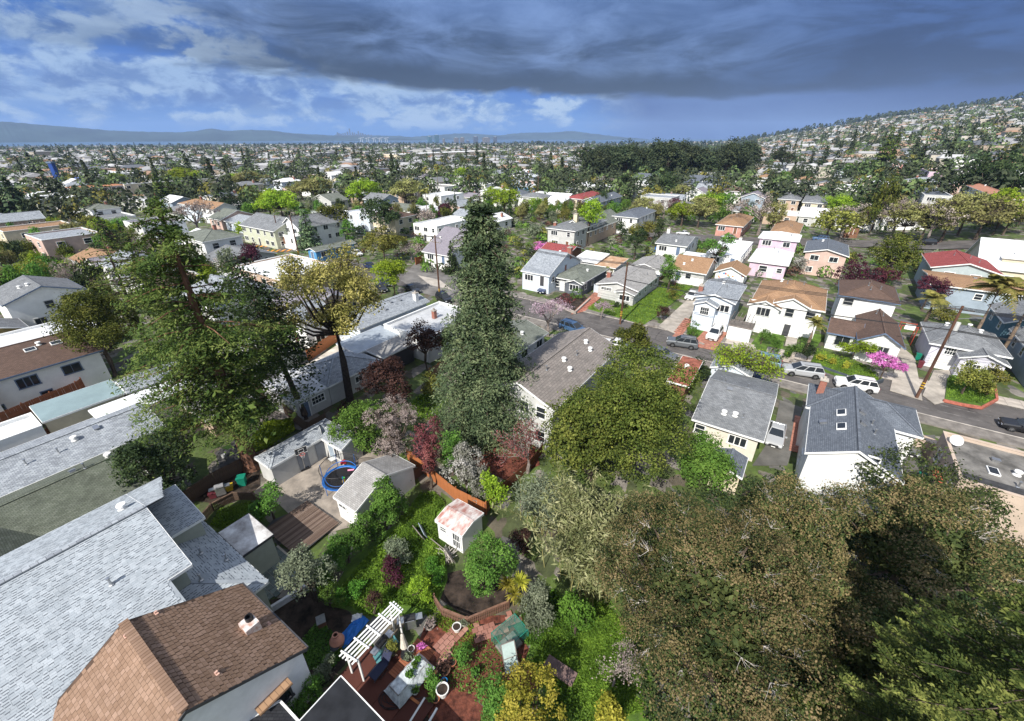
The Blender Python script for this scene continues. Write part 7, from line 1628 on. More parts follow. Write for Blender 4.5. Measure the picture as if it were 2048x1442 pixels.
groundcover('ground_cover',[(1890,800),(1895,755),(1985,745),(1990,800),(1960,812)],'grass',2600,.12,.15,13,1.0,z=.3,label='lawn of the lilac bungalow')
groundcover('ground_cover',[(900,1290),(1000,1270),(1060,1330),(1000,1400),(900,1380),(870,1330)],'green',2200,.07,.15,14,1.0,label='seedlings in the red mulch')
groundcover('ground_cover',[(850,1225),(890,1215),(960,1245),(940,1300),(870,1250)],'grass',2200,.07,.15,15,1.0,label='green border by the grill')
# ================================================================ cars
SILV=carpaint('silver',(.42,.43,.44)); WHT=carpaint('white',(.75,.75,.74)); GRYC=carpaint('grey',(.12,.13,.14)); BLK=carpaint('black',(.012,.013,.016)); BLUC=carpaint('blue',(.05,.11,.22)); LBL=carpaint('light blue',(.16,.28,.38)); NAVY=carpaint('navy',(.015,.03,.09)); RED=carpaint('red',(.25,.03,.03)); DGR=carpaint('dark green',(.02,.035,.03))
C_=car_px
C_('silver estate car with roof rails parked nose left on the far kerb','van',SILV,(1566,737),(1645,748)); C_('white SUV with black roof windows right of the silver estate','suv',WHT,(1672,763),(1752,777))
C_('metallic grey crossover parked on the far kerb left of the lime tree','suv',GRYC,(1338,682),(1392,690)); C_('light blue minivan partly behind the lime street tree','van',LBL,(1500,716),(1549,727))
C_('blue minivan on the near kerb below the mauve tree','van',BLUC,(1165,664),(1126,650)); C_('white hatchback half hidden behind the round street tree','sedan',WHT,(1212,684),(1250,692))
C_('dark blue saloon on the near kerb behind the live oak','sedan',GRYC,(1350,715),(1300,700)); C_('black saloon under the lime street tree','sedan',BLK,(1532,768),(1480,752))
C_('white off road car in the brick driveway of the pale blue house','suv',WHT,(1420,680),(1438,657)); C_('silver hatchback parked nose down in the dark driveway','sedan',SILV,(1547,891),(1556,848))
C_('dark red and grey car in the driveway of the slate roofed house','sedan',GRYC,(1822,905),(1812,868)); C_('dark grey car cut by the right frame edge','sedan',BLK,(2024,848),(2085,862))
C_('dark blue hatchback in the driveway of the dark grey bungalow','sedan',NAVY,(1080,584),(1098,572)); C_('white car in the pale concrete driveway','sedan',WHT,(1376,598),(1390,585))
C_('dark green car beside the white cottage behind the spruce','suv',DGR,(1038,738),(1062,720)); C_('black SUV on the near side of the upper street','suv',BLK,(900,605),(876,590)); C_('black saloon on the upper street left of the black SUV','sedan',BLK,(840,585),(810,572))
C_('blue car under the lime spreading street tree','sedan',NAVY,(782,568),(766,560)); C_('dark saloon further up behind the lime spreading tree','sedan',BLK,(770,582),(752,570)); C_('navy car on the far kerb of the upper street','sedan',NAVY,(748,535),(734,530))
C_('white car at the drive of the wide olive tree','sedan',WHT,(722,510),(706,503)); C_('white car at the crossing left of the stop sign','sedan',WHT,(464,487),(444,480)); C_('dark car beyond the crossing','sedan',BLK,(452,466),(432,466)); C_('silver car in front of the white corner building','sedan',SILV,(596,478),(580,476))
# ================================================================ utility poles and wires
def upole(label,px,yb,h,arms=1,lean=0,trans=False,z=None):
    x,y,z0=GT(px,yb); o=thing('utility_pole',label,'utility pole',(x,y,z0),R(-34)); MB().tube([(0,0,-.3),(0,0,h)],[.19,.13],10).build('pole',POLEM,o); tops=[]
    for k in range(arms):
        zz=h-.5-k*.9; b=MB(); b.bar((-1.2,.15,zz),(1.2,.15,zz),.1,.12); b.build('crossarm',GREYWOOD,o)
        for dx in (-1.05,-.5,.5,1.05):
            b=MB(); b.lathe([(.05,0),(.07,.06),(.04,.1),(.06,.14),(0,.18)],8,(dx,.15,zz+.06)); b.build('insulator',STEEL,o)
    if trans: b=MB(); b.tube([(.35,.1,h-3),(.35,.1,h-2)],.25,10); b.build('transformer',LGREY,o)
    b=MB(); 
    for k in range(3): b.lathe([(.2,1.6+k*.35),(.2,1.72+k*.35)],10)
    b.build('warning_band',mat('yellow warning band',(.6,.38,.03),.6),o)
    return Vector((x,y,z0+h)),o
p1,o1=upole('tall brown utility pole on the far kerb in the middle of the street',1240,648,zat(*G(1240,648),524),1,trans=False)
p2,o2=upole('tall leaning looking utility pole in front of the lilac bungalow',1832,797,zat(*G(1832,797),612),1,trans=True)
p3,_=upole('grey utility pole in the tarmac yard with crossarms',880,600,zat(*G(880,600),470),2); p4,_=upole('utility pole by the redwood coloured fence behind the olive tree',600,520,zat(*G(600,520),430),2)
p5_,_=upole('slim utility pole at the stop sign corner',563,492,zat(*G(563,492),430),1); p6_,_=upole('distant utility pole left of the tall lime poplar',1075,415,zat(*GT(1075,415)[:2],352)-GT(1075,415)[2],1)
p7=Vector((*WS(50,73.2),12.5))
def wires(label,a,b,n=3,sag=.8,spread=.6,z=0,group='overhead wires'):
    m=MB(); e=Vector((E1[0],E1[1],0)); nrm=Vector((E1[0],E1[1],0)) if abs((b-a).normalized().dot(e))<.7 else Vector((E2[0],E2[1],0))
    for k in range(n):
        off=nrm*(k-(n-1)/2)*spread; pts=[a.lerp(b,t/12)+off+Vector((0,0,z-sag*4*(t/12)*(1-t/12))) for t in range(13)]; m.tube(pts,.035,4,cap=False)
    o=m.build('power_line',BLACKP); return tag(o,label,'wires',group)
wires('overhead wires between the middle pole and the right pole, top set',p1,p2,3,.7,.6,-.3); wires('lower thick cables between the middle pole and the right pole',p1+Vector((0,0,-3)),p2+Vector((0,0,-3)),2,.6,.25)
wires('overhead wires leaving the right pole to the right frame edge',p2,p7,4,.5,.4,-.3); wires('lower cables leaving the right pole to the right edge',p2+Vector((0,0,-3)),p7+Vector((0,0,-3)),3,.5,.3)
wires('overhead wires from the middle pole up the street to the left',p1,Vector((*WS(-62,73),12)),3,.9,.5,-.3); wires('service drop from the right pole to the lilac bungalow',p2+Vector((0,0,-2)),Vector((*WS(20,80),4.2)),1,.4)
wires('service drop from the right pole to the dark brown roofed cottage',p2+Vector((0,0,-2)),Vector((*WS(14,77),4.8)),1,.4); wires('wires between the yard pole and the pole behind the olive tree',p3,p4,3,1,.5,-.3)
# street light on the right pole
b=MB(); b.bar((0,0,0),(1.6,-.6,.35),.06); b.box((1.9,-.7,.36),(.7,.25,.12)); o=b.build('street_lamp',STEEL); o.location=p2+Vector((0,0,-1.6)); tag(o,'street lamp arm fixed high on the right utility pole','street lamp')
# stop sign
x,y,z=GT(563,497); o=thing('stop_sign','red octagonal stop sign at the orange crossing','stop sign',(x,y,z)); MB().tube([(0,0,0),(0,0,3)],.05,6).build('post',STEEL,o)
b=MB(); b.poly([(.48*math.cos(a*math.pi/4+math.pi/8),-.06,2.7+.48*math.sin(a*math.pi/4+math.pi/8)) for a in range(8)]); b.poly([(.48*math.cos(a*math.pi/4+math.pi/8),-.05,2.7+.48*math.sin(a*math.pi/4+math.pi/8)) for a in range(8)][::-1]); sg=b.build('sign_plate',mat('stop sign red',(.55,.02,.03),.5,.02),o)
def text(txt,loc,rot,size,m,parent,name='lettering'):
    cu=bpy.data.curves.new(name,'FONT'); cu.body=txt; cu.size=size; cu.align_x='CENTER'; cu.align_y='CENTER'; cu.extrude=.004; to=bpy.data.objects.new('t',cu); COL.objects.link(to)
    dg=bpy.context.evaluated_depsgraph_get(); me=bpy.data.meshes.new_from_object(to.evaluated_get(dg)); bpy.data.objects.remove(to); me.materials.clear(); me.materials.append(m); o=link(name,me,parent); o.location=loc; o.rotation_euler=rot; return o
text('STOP',(0,-.075,2.7),(math.pi/2,0,0),.34,WHITE,sg)
# mural on the garage
g=random.Random(11); L_=G(1425,545); 
mcols=[mat('mural '+n,c,.7,.1,3) for n,c in (('blue',(.10,.28,.5)),('red',(.5,.07,.06)),('orange',(.6,.25,.05)),('green',(.08,.28,.12)),('white',(.7,.7,.66)),('violet',(.3,.15,.4)))]
gx0,gx1=-gw_/2+.3,gw_/2-.3
for k in range(26):
    cx=g.uniform(gx0,gx1); cz=g.uniform(.5,2.6); m=MB(); r_=g.uniform(.2,.42); n_=g.choice([5,6,7])
    m.poly([(cx+r_*(1 if i%2 else .45)*math.cos(i*math.pi/n_),-gd_/2-.012-.001*k,cz+r_*(1 if i%2 else .45)*math.sin(i*math.pi/n_)) for i in range(2*n_)]); m.build('mural_flower',g.choice(mcols),gr_)
# raised slate kerbs, retaining walls, steps
fw=MB()
def lowwall(name,label,pts,h,m,w=.25,z=.1,cat='wall'):
    b=MB()
    for a,c in zip(pts[:-1],pts[1:]): A=G(*a,z);B=G(*c,z); b.bar((*A,z+h/2),(*B,z+h/2),w,h)
    return tag(b.build(name,m),label,cat)
lowwall('planter_wall','dark slate blue planter edging along the pavement',[(1618,730),(1690,755),(1736,774),(1764,764)],.5,mat('dark blue board',(.06,.075,.09),.7))
lowwall('kerb_wall','brick red edging round the lilac bungalow lawn',[(1885,803),(1925,812),(1962,818),(1992,802),(1985,760)],.35,mat('brick edging',(.40,.13,.09),.85,.2,4))
lowwall('garden_wall','pale concrete garden wall of the dark grey bungalow',[(1100,606),(1150,628),(1180,600)],.5,SIDEW)
STN=tabmat('rubble stones',[(.16,.14,.125),(.26,.23,.20),(.34,.31,.28)])
def rubble(label,a,b_,h,n=70,seed=1):
    A=Vector(G(*a,.1));B=Vector(G(*b_,.1)); root=thing('stone_wall',label,'wall',(A.x,A.y,.1)); g=random.Random(seed); L=(B-A).length; u=(B-A)/L; ms=[]
    for k in range(5):
        m=MB(); m.box((0,0,0),(g.uniform(.35,.5),.28,g.uniform(.22,.3)))
        m.v=[tuple(c*g.uniform(.8,1.1) for c in v) for v in m.v]; ms.append(m.mesh('stone',STN))
    rows=max(1,int(h/.27)); cols=int(L/.42)
    for r_ in range(rows):
        for c in range(cols):
            o=link('stone',g.choice(ms),root); p=u*((c+.5+.5*(r_%2))*.42); o.location=(p.x,p.y,.13+r_*.26); o.rotation_euler=(g.uniform(-.2,.2),g.uniform(-.2,.2),math.atan2(u.y,u.x)+g.uniform(-.1,.1))
rubble('rubble stone wall left of the steps',(1500,706),(1562,722),1.0,seed=2); rubble('rubble stone wall right of the steps',(1578,727),(1622,742),.9,seed=3); rubble('short stone edging by the pale driveway',(1285,652),(1318,655),.5,seed=4); rubble('stone edging below the flowering shrub bed',(1375,678),(1412,692),.4,seed=5)
A=Vector(G(1566,722,.1)); o=thing('steps','stone steps climbing from the pavement between two hedges','steps',(A.x,A.y,.12),R(-34))
for i in range(6): b=MB(); b.box((.6,.35*i,.09+.09*i),(1.3,.36,.18*(i+1))); b.build('step',SIDEW,o)
A=Vector(G(1355,665,.15)); o=thing('steps','brick red steps beside the pale driveway','steps',(A.x,A.y,.15),R(-34))
for i in range(9): b=MB(); b.box((0,.8*i,.08+.03*i),(1.1,.35,.12)); b.build('step',BRP,o)
A=Vector(G(1152,622,.16)); o=thing('driveway_bricks','red brick ladder pattern set into the driveway of the pale bungalow','driveway',(A.x,A.y,.16),R(-34))
for i in range(9): b=MB(); b.box((.4,.9*i,.02),(1.0,.22,.04)); b.build('brick_bar',mat('dark red brick',(.30,.06,.05),.85,.2,3),o)
# burnt timber deck over the white garage
x,y=WS(-5.5,75.6); o=thing('garage','small white garage with weathered timber deck on its roof','garage',(x,y,0),R(-34)); b=MB(); b.box((0,0,1.2),(3.4,2.6,2.6)); b.build('wall',WHITE,o); add_garage(o,(0,-1.32,.1),0,2.8,2.0); b=MB(); b.box((0,0,2.56),(3.7,2.9,.12)); b.build('deck',GREYWOOD,o)
gb_=MB().box((0,0,.45),(.1,.04,.9)).mesh('picket',mat('dark weathered picket',(.13,.12,.11),.9,.2))
for i in range(22): q=link('picket',gb_,o); q.location=(-1.75+i*.166,-1.38,2.62)
for i in range(14): q=link('picket',gb_,o); q.location=(1.8,-1.35+i*.2,2.62); q.rotation_euler=(0,0,R(90))
for i in range(6): b=MB(); b.bar((-1.7+i*.6,-1.3,3.6),(-1.7+i*.6,3.0,3.5),.08,.14); b.build('beam',GREYWOOD,o)
# red play frame beside the white hip roofed house
x,y=WS(17.0,89); o=thing('play_frame','red timber frame with white basketball backboard beside the hip roofed house','play frame',(x,y,0),R(-34)); rp=mat('red play paint',(.35,.06,.04),.6)
for dx in(-1,1):
    for dy in (-.8,.8): b=MB(); b.box((dx,dy,1.6),(.12,.12,3.2)); b.build('post',rp,o)
b=MB(); b.bar((-1,-.8,3.1),(1,-.8,3.1),.1); b.bar((-1,.8,3.1),(1,.8,3.1),.1); b.build('beam',rp,o); b=MB(); b.box((0,-.9,3.0),(1.3,.04,.9)); b.build('backboard',WHITE,o)
# porch stairs of the cottage
x,y=WS(-23,100.2); o=thing('porch_stairs','dark red porch stairs with railings at the sandy roofed cottage','stairs',(x,y,0),R(-34)); rp2=mat('dark red porch paint',(.16,.03,.02),.7)
for i in range(5): b=MB(); b.box((0,-.3*(4-i),.12*(i+1)),(1.2,.3,.08)); b.build('step',OLDWOOD,o)
for dx in(-.65,.65): b=MB(); b.bar((dx,-1.2,.95),(dx,.3,1.6),.08); b.bar((dx,-1.2,0),(dx,-1.2,1.0),.08); b.build('handrail',rp2,o)
groundcover('undergrowth',[(1240,1020),(1500,960),(1800,960),(2048,1060),(2120,1300),(2048,1500),(1300,1500),(1240,1250)],'dark',26000,.16,1.1,21,1.0,label='dark undergrowth beneath the great brown tipped trees')
groundcover('undergrowth',[(1240,1020),(1500,960),(1800,960),(2048,1060),(2120,1300),(2048,1500),(1300,1500),(1240,1250)],'bay',12000,.14,1.6,22,1.0,label='olive undergrowth beneath the great brown tipped trees')
# ================================================================ middle distance: named buildings
AUTO=[]  # (object, description, px, py) whose label is worded at the end
def HP(label,A,B,C,ze,kind,wall,roof,pitch=.3,**k):
    """corners given in the picture; ground height taken from the terrain"""
    _,_,zg=GT(B[0],B[1]+int(ze*3)); return house(label,A,B,C,ze,kind,wall,roof,pitch,zg=zg,**k)
WF=WHITE
HP('long lilac grey roofed hall with paired dark windows left of the big spruce',(845,500),(900,512),(905,470),4.2,'gx',WHITE,'lilac',.5,snap=True)
HP('white corner building with arched openings by the stop sign',(530,462),(588,474),(598,450),4.0,'flat',WHITE,'white',.1)
HP('cream green house with broad front gable behind the corner building',(478,448),(545,462),(575,440),5.5,'gx',mat('pale sage paint',(.50,.52,.40),.8,.05),'grey',.45)
HP('white church like house with steep gable beside the round dark tree',(565,448),(590,456),(625,430),6.5,'gy',WHITE,'grey',.6)
HP('grey roofed bungalow with speckled shingles in front of the crossing',(372,520),(470,522),(512,495),3.2,'gx',LGREY,'grey',.3)
HP('long white flat roof below the speckled bungalow',(395,560),(500,552),(545,530),3.0,'flat',WHITE,'white',.1)
HP('blue cottage with pale green roof beside the pole',(600,500),(640,500),(668,476),3.2,'gy',BLUEW,'moss',.3)
HP('terrace of pale houses with tile roofs left of the umbrella pine',(820,448),(880,452),(905,432),5,'flat',WHITE,'white',.1)
HP('two storey white apartment block with orange balcony band',(1225,430),(1275,436),(1292,418),6,'hip',WHITE,'slate',.3)
HP('salmon red bungalow with rounded bay window beyond the avenue',(1430,448),(1488,452),(1500,432),4,'hip',SALM,'tan',.35)
HP('second salmon bungalow with tan roof behind the bare plane tree',(1540,462),(1600,466),(1618,448),4,'hip',SALM,'tan',.35)
HP('red brown bungalow on the avenue partly behind plane trees',(1690,450),(1725,455),(1745,440),3.5,'gy',BROWNW,'brown',.4)
HP('beige two storey house with grey hip roof above the avenue, left of a pair',(1557,395),(1600,402),(1612,385),6,'hip',TAN,'grey',.3)
HP('pale two storey house with grey hip roof above the avenue, right of a pair',(1605,402),(1655,408),(1668,388),6,'hip',CREAM,'grey',.3)
HP('white modern house with dark flat roof below the eucalyptus grove',(1260,362),(1290,368),(1305,355),6,'gx',PBLUE,'slate',.2)
HP('pale blue two storey house right of the dark trees below the grove',(1365,368),(1408,374),(1420,360),7,'gx',PBLUE,'slate',.2)
HP('long low white building under the right side of the grove',(1355,358),(1440,366),(1455,356),5,'flat',CREAM,'white',.1)
HP('orange and white store building with tall dark blue sign pillar at the far left',(100,380),(165,372),(182,360),8,'hip',WHITE,mat('orange tile roof',(.45,.2,.1),.8,.15),.1,storeys=1)
HP('long white school block with rows of dark windows at the left',(205,372),(286,366),(286,340),9,'flat',CREAM,'white',.1,storeys=3)
HP('white hall with stepped front behind the school block',(135,345),(190,350),(195,333),7,'flat',WHITE,'white',.1,storeys=2)
HP('brick orange hall right of the school block',(268,372),(305,372),(312,360),5,'flat',SALM,'white',.1)
HP('white flat roofed store with curved parapet beneath the school block',(258,400),(300,402),(306,388),5,'flat',WHITE,'white',.1)
HP('cream wide block on the skyline left of the umbrella pine',(765,308),(800,309),(803,298),9,'flat',CREAM,'white',.1,storeys=3)
HP('cyan walled house with white roof right of the spruce top',(1020,372),(1062,376),(1068,365),4,'flat',BLUEW,'white',.1)
HP('brick red roofed house below the bare pale tree',(1130,395),(1165,398),(1175,385),5,'hip',CREAM,'red',.35)
HP('pink roofed grey blue gabled house in front of the bare pale tree',(1165,400),(1195,405),(1200,388),5,'gy',BLUEG,'slate',.4)
HP('house with bright red tiled walls on the hill',(1785,328),(1808,330),(1814,322),7,'flat',SALM,'red',.1)
HP('blue roofed house high on the hill',(1932,285),(1962,285),(1965,280),5,'hip',PBLUE,mat('bright blue roof',(.06,.2,.5),.6),.25)
HP('pink hillside apartment block',(1858,343),(1895,345),(1900,338),5,'flat',PINK,'tan',.1,storeys=2)
HP('pale blue gabled house with white trim at the foot of the hill',(1670,345),(1700,350),(1705,340),5,'gy',PBLUE,'slate',.5)
HP('white house with orange tile roof at the right edge of the hill foot',(1998,395),(2060,400),(2070,375),6,'hip',WHITE,mat('orange tile roof'.replace('orange','pale orange'),(.42,.2,.13),.8,.15),.3)
HP('solar panelled flat roofed building between the plane trees and the hill',(1850,390),(1905,392),(1915,370),5,'flat',LGREY,'slate',.1)
x,y,z=GT(128,385); o=thing('sign_pillar','tall dark blue sign pillar beside the orange store','sign',(x,y,z)); MB().box((0,0,8),(2.2,2.2,16)).build('pillar',mat('dark blue panel',(.02,.06,.25),.5),o); MB().box((0,0,16.4),(2.8,2.8,.8)).build('cap',BTRIM,o)
x,y,z=GT(160,378); box_thing('billboard','bright blue panel on the side of the orange store','billboard',(x,y-2,z+4),(16,.5,6),R(-10),mat('bright blue panel',(.02,.12,.6),.5))
LAND+= [(30,400,'the dark conifer group at the left edge'),(120,370,'the orange store'),(245,350,'the school block'),(570,420,'the left lime tree'),(660,440,'the round dark tree'),(765,430,'the umbrella pine'),(975,450,'the spruce'),(1175,430,'the tall lime poplar'),(1313,460,'the slim cypress'),(1300,330,'the eucalyptus grove'),(1480,330,'the right end of the grove'),(1390,420,'the lime plane trees'),(1650,430,'the bare plane tree'),(1555,500,'the pink houses'),(1765,510,'the big pine'),(1860,500,'the red roofed house'),(1795,325,'the red hill house'),(1945,285,'the blue roofed hill house'),(1755,295,'the dark hill cypress'),(1880,450,'the olive street trees'),(940,280,'the downtown towers'),(700,275,'the far city skyline'),(420,300,'the far left flats'),(500,400,'the cypress row'),(1080,370,'the bare pale tree'),(2000,230,'the hilltop'),(60,560,'the left edge houses'),(350,560,'the redwood')]
# ================================================================ middle distance: trees
PROTO={}
def proto(kind):
    if kind in PROTO: return PROTO[kind]
    P=[]
    for v in range(3):
        sd=hash(kind)%1 + v*7+len(kind)*13
        if kind in('spruce','darkcon'): p=conifer(7,14,'spruce' if kind=='spruce' else 'dark',sd,1500,.42,z0=.04,levels=20,irr=.4,droop=.3); b=(7,14)
        elif kind=='redw': p=conifer(7,16,'redwood',sd,1500,.45,z0=.08,levels=20,irr=.45,pw=.7); b=(7,16)
        elif kind=='twig': p=bare(9,9,'twig',sd,900,.18); b=(9,9)
        elif kind=='pale': p=bare(9,9,'whitebl',sd,700,.15); b=(9,9)
        elif kind=='cyp': p=broad(3,3,12,'dark',sd,900,.3,trunkfrac=.02,nl=6,lob=.6,low=-1); b=(3,12)
        elif kind=='palm': p=palm(5,13,sd,nf=22,sag=.8); b=(5,13)
        elif kind=='euc': p=broad(10,10,18,'euc',sd,2200,.5,trunkfrac=.12,nl=12,lob=.34,clump=14,cr=.7); b=(10,18)
        elif kind=='plane': p=broad(11,11,11,'planeleaf',sd,3400,.27,trunkfrac=.12,nl=20,lob=.26,branches=140,clump=14); b=(11,11)
        elif kind=='limep': p=broad(10,10,12,'lime',sd,3200,.30,trunkfrac=.12,nl=13,lob=.34,branches=50,clump=12); b=(10,12)
        else: p=broad(8,8,8,kind,sd,1500,.34,trunkfrac=.06,nl=9,low=-.85,clump=12); b=(8,8)
        P.append((p,b))
    PROTO[kind]=P; return P
KN={'spruce':('blue green conifer','conifer_tree'),'darkcon':('dark pointed conifer','conifer_tree'),'redw':('tall brown green conifer','conifer_tree'),'twig':('bare grey brown tree','tree'),'pale':('pale leafless tree','tree'),'cyp':('slim dark cypress','cypress_tree'),'palm':('tall palm','palm_tree'),'euc':('tall dark eucalyptus','eucalyptus_tree'),'plane':('olive budding plane tree','plane_tree'),'limep':('bright lime green tree','tree'),'dark':('dark evergreen tree','tree'),'green':('mid green tree','tree'),'oak':('deep green rounded tree','tree'),'olive':('yellowish olive tree','tree'),'purple':('dark purple tree','tree'),'gold':('golden yellow tree','tree'),'grey':('silvery green tree','tree'),'brownred':('dull reddish brown tree','tree')}
tn=0
def mtree(kind,x,y,z,w,h,label=None,group=None):
    global tn
    P=proto(kind); p,b=P[tn%3]; tn+=1; s=w/b[0]; o=put_plant(KN[kind][1],label,'tree',p,x,y,z,rnd.uniform(0,6.28),(s,s,h/b[1]),group)
    if not label:
        q=proj(x,y,z+h*.5); AUTO.append((o,KN[kind][0],q[0],q[1]))
    OCC.append((x,y,w*.32)); return o
def MT(kind,px,yb,yt,wpx,label=None):
    x,y,z,h,w=spot(px,yb,yt,wpx); return mtree(kind,x,y,z,w,h,label)
def MT_(kind,px,yb,yt,w): MT(kind,px,yb,yt,w*(1.4 if kind in('plane','limep','twig') else 1.1))
for a in [('darkcon',22,445,335,60),('darkcon',50,440,352,60),('darkcon',5,450,345,60),('dark',70,445,390,40),('oak',197,372,338,28),('limep',240,378,345,32),('redw',335,425,345,48),('redw',352,420,355,34),
 ('limep',365,378,333,44),('limep',400,378,338,32),('plane',425,378,346,44),('limep',465,380,345,36),('plane',506,385,337,58),('limep',568,445,362,66),('limep',545,440,375,50),('green',590,430,400,30),
 ('plane',606,400,352,46),('plane',640,408,350,66),('limep',735,418,352,54),('plane',700,400,360,34),('plane',815,420,352,64),('green',760,400,372,30),('limep',928,368,325,34),('palm',878,395,335,18),('limep',1010,430,370,54),('limep',1070,424,388,36),('limep',985,425,372,40),
 ('darkcon',745,356,305,24),('darkcon',955,345,290,22),('darkcon',870,350,300,18),('oak',925,345,312,26),('dark',780,385,352,34),('dark',860,340,318,30),
 ('twig',1208,388,352,38),('limep',1118,383,362,28),('green',1245,382,348,40),('dark',1255,398,342,46),('dark',1320,400,338,50),('dark',1345,388,340,40),('grey',1325,402,370,26),('plane',1355,402,360,34),('plane',1283,445,390,42),('twig',1325,445,398,46),('limep',1362,452,392,46),('plane',1395,455,388,56),('limep',1410,440,380,50),('green',1440,420,375,40),('olive',1290,482,440,46),('olive',1268,480,445,32),('dark',1240,482,438,26),
 ('twig',1515,470,388,66),('plane',1540,470,395,40),('olive',1650,482,398,80),('twig',1680,478,405,70),('limep',1665,440,385,50),('green',1690,425,378,46),('darkcon',1730,440,340,44),('oak',1738,470,350,50),('twig',1780,478,395,64),('plane',1800,480,400,70),('plane',1838,485,400,72),('twig',1850,488,402,60),('plane',1880,485,385,78),('plane',1915,470,372,70),('plane',1950,480,378,84),('limep',1985,470,372,60),('plane',2005,470,392,56),('plane',2035,450,380,50),('plane',1760,430,372,60),('plane',1700,470,420,50),
 ('redw',1755,348,250,38),('redw',1772,345,262,26),('darkcon',1695,318,252,22),('darkcon',1640,345,290,30),('darkcon',1615,348,300,26),('darkcon',1830,348,290,52),('dark',1960,405,290,70),('darkcon',1980,400,285,50),('dark',1925,400,320,60),('dark',2010,405,330,60),('oak',1760,385,345,50),('green',1690,365,325,50),('dark',1720,362,320,46),('dark',1590,372,330,50),('green',1560,378,340,40),('olive',1765,360,338,26),('euc',1560,345,285,40),
 ('purple',870,445,418,30),('green',848,470,430,36),('green',560,540,520,30),('olive',20,430,412,30),('olive',745,480,458,22),('green',1500,410,375,36),('limep',1530,390,365,30),('dark',1205,420,378,34),('dark',1170,378,345,34),('dark',1140,372,338,30)]: MT_(*a)
for i in range(12): MT('cyp',455+i*7,430-i*.6,378+i*2,13,)
g=random.Random(21)
for i in range(52):
    px=1165+g.uniform(0,360); top=283+g.uniform(-6,22)-(8 if 1290<px<1330 or px>1440 else 0); MT('euc',px,352+g.uniform(-12,14),top,g.uniform(44,62))
for lab,px,py,pt_ in (('dark car on the avenue at the left of the lime plane trees',1245,458,BLK),('silver car on the avenue under the lime plane trees',1365,470,SILV),('dark grey car on the avenue behind the white flat roofed house',1455,477,GRYC),('red car on the avenue beyond the pink houses',1560,480,RED),('blue car on the avenue behind the pinkish tan house',1640,482,BLUC),('black car on the avenue at the right behind the red gable roof',1850,489,BLK)):
    x,y,z=GT(px,py+1); car(lab,'sedan' if px%2 else 'suv',pt_,x,y,z+.17,math.atan2(AV[3].y-AV[1].y,AV[3].x-AV[1].x))
# ================================================================ middle distance: houses on a street grid
PW=[WHITE,WHITE,CREAM,TAN,LGREY,PBLUE,PINKT,SAGE,WHITE,BLUEG]; PR=['grey','ltgrey','slate','white','white','tan','brown','moss','ltgrey','white','lilac','worn','grey']
WN={WHITE.name:'white',CREAM.name:'cream',TAN.name:'tan',LGREY.name:'light grey',PBLUE.name:'pale blue',PINKT.name:'pinkish tan',SAGE.name:'sage',BLUEG.name:'blue grey'}
RN={'grey':'grey','ltgrey':'pale grey','slate':'slate','white':'white','tan':'tan','brown':'brown','moss':'greenish','lilac':'mauve','worn':'worn grey','red':'red'}
HPRO=[]
for k,(w,d,ze,kind,pt) in enumerate([(9,12,3.3,'gy',.35),(10,12,3.4,'hip',.3),(9,13,3.4,'gx',.35),(9,12,6,'hip',.3),(10,14,3.8,'flat',.1),(11,14,6.4,'flat',.1),(9,11,6,'gy',.4),(12,10,3.3,'gx',.3)]):
    root=thing('house','p','house'); volume(root,0,0,w,d,-1.5,ze,kind,pt,WHITE,RF['grey'],TRIM,o=.4)
    st=2 if ze>5 else 1
    for (c,rz,L) in (((0,-d/2),0,w),((w/2,0),math.pi/2,d),((-w/2,0),-math.pi/2,d)):
        u=Vector((math.cos(rz),math.sin(rz)))
        for s_ in range(st):
            for i in range(2): p=Vector(c)+u*((i+.5)/2-.5)*L*.9; add_window(root,(p.x,p.y,ze-1.5-s_*2.7),rz,1.4,1.2,'hung')
    if k in(0,3): add_chimney(root,w*.3,d*.2,roof_z(w,d,ze,kind,pt,w*.3,d*.2),1.2,.7)
    HPRO.append((root,w,d,ze,kind))
KD={'gy':'gable fronted','hip':'hip roofed','gx':'side gabled','flat':'flat roofed'}
def free(x,y,r):
    for ox,oy,orr in OCC:
        if (ox-x)**2+(oy-y)**2<(r+orr)**2: return False
    return True
def on_av(x,y):
    for a,b in zip(AV[:-1],AV[1:]):
        d=b-a; t=max(0,min(1,((Vector((x,y,0))-Vector((a.x,a.y,0))).dot(Vector((d.x,d.y,0))))/(d.x**2+d.y**2))); 
        if math.hypot(a.x+d.x*t-x,a.y+d.y*t-y)<12: return True
    return False
cand=[]
g=random.Random(33)
for k in range(-2,60):
    for side in (0,1):
        s=(72+14 if side==0 else 64-14)+k*64*.98 if True else 0
        s=68+(-1 if side else 1)*13.5+k*50
        for i in range(-190,190):
            r=i*12.0+g.uniform(-1.2,1.2); ss=s+g.uniform(-2,2); x,y=WS(r,ss); D_=math.hypot(x,y)
            if D_>2300 or y<20: continue
            z=hgt2(x,y); q=proj(x,y,z)
            if not q or q[0]<-120 or q[0]>2170 or q[1]<150: continue
            if q[0]<700: lim=640
            elif q[0]<1000: lim=470
            elif q[0]<1450: lim=430
            else: lim=470
            if q[1]>lim: continue
            if on_av(x,y): continue
            cand.append((D_,x,y,z,q))
cand.sort(key=lambda c:c[0])
NH=0; far=[]
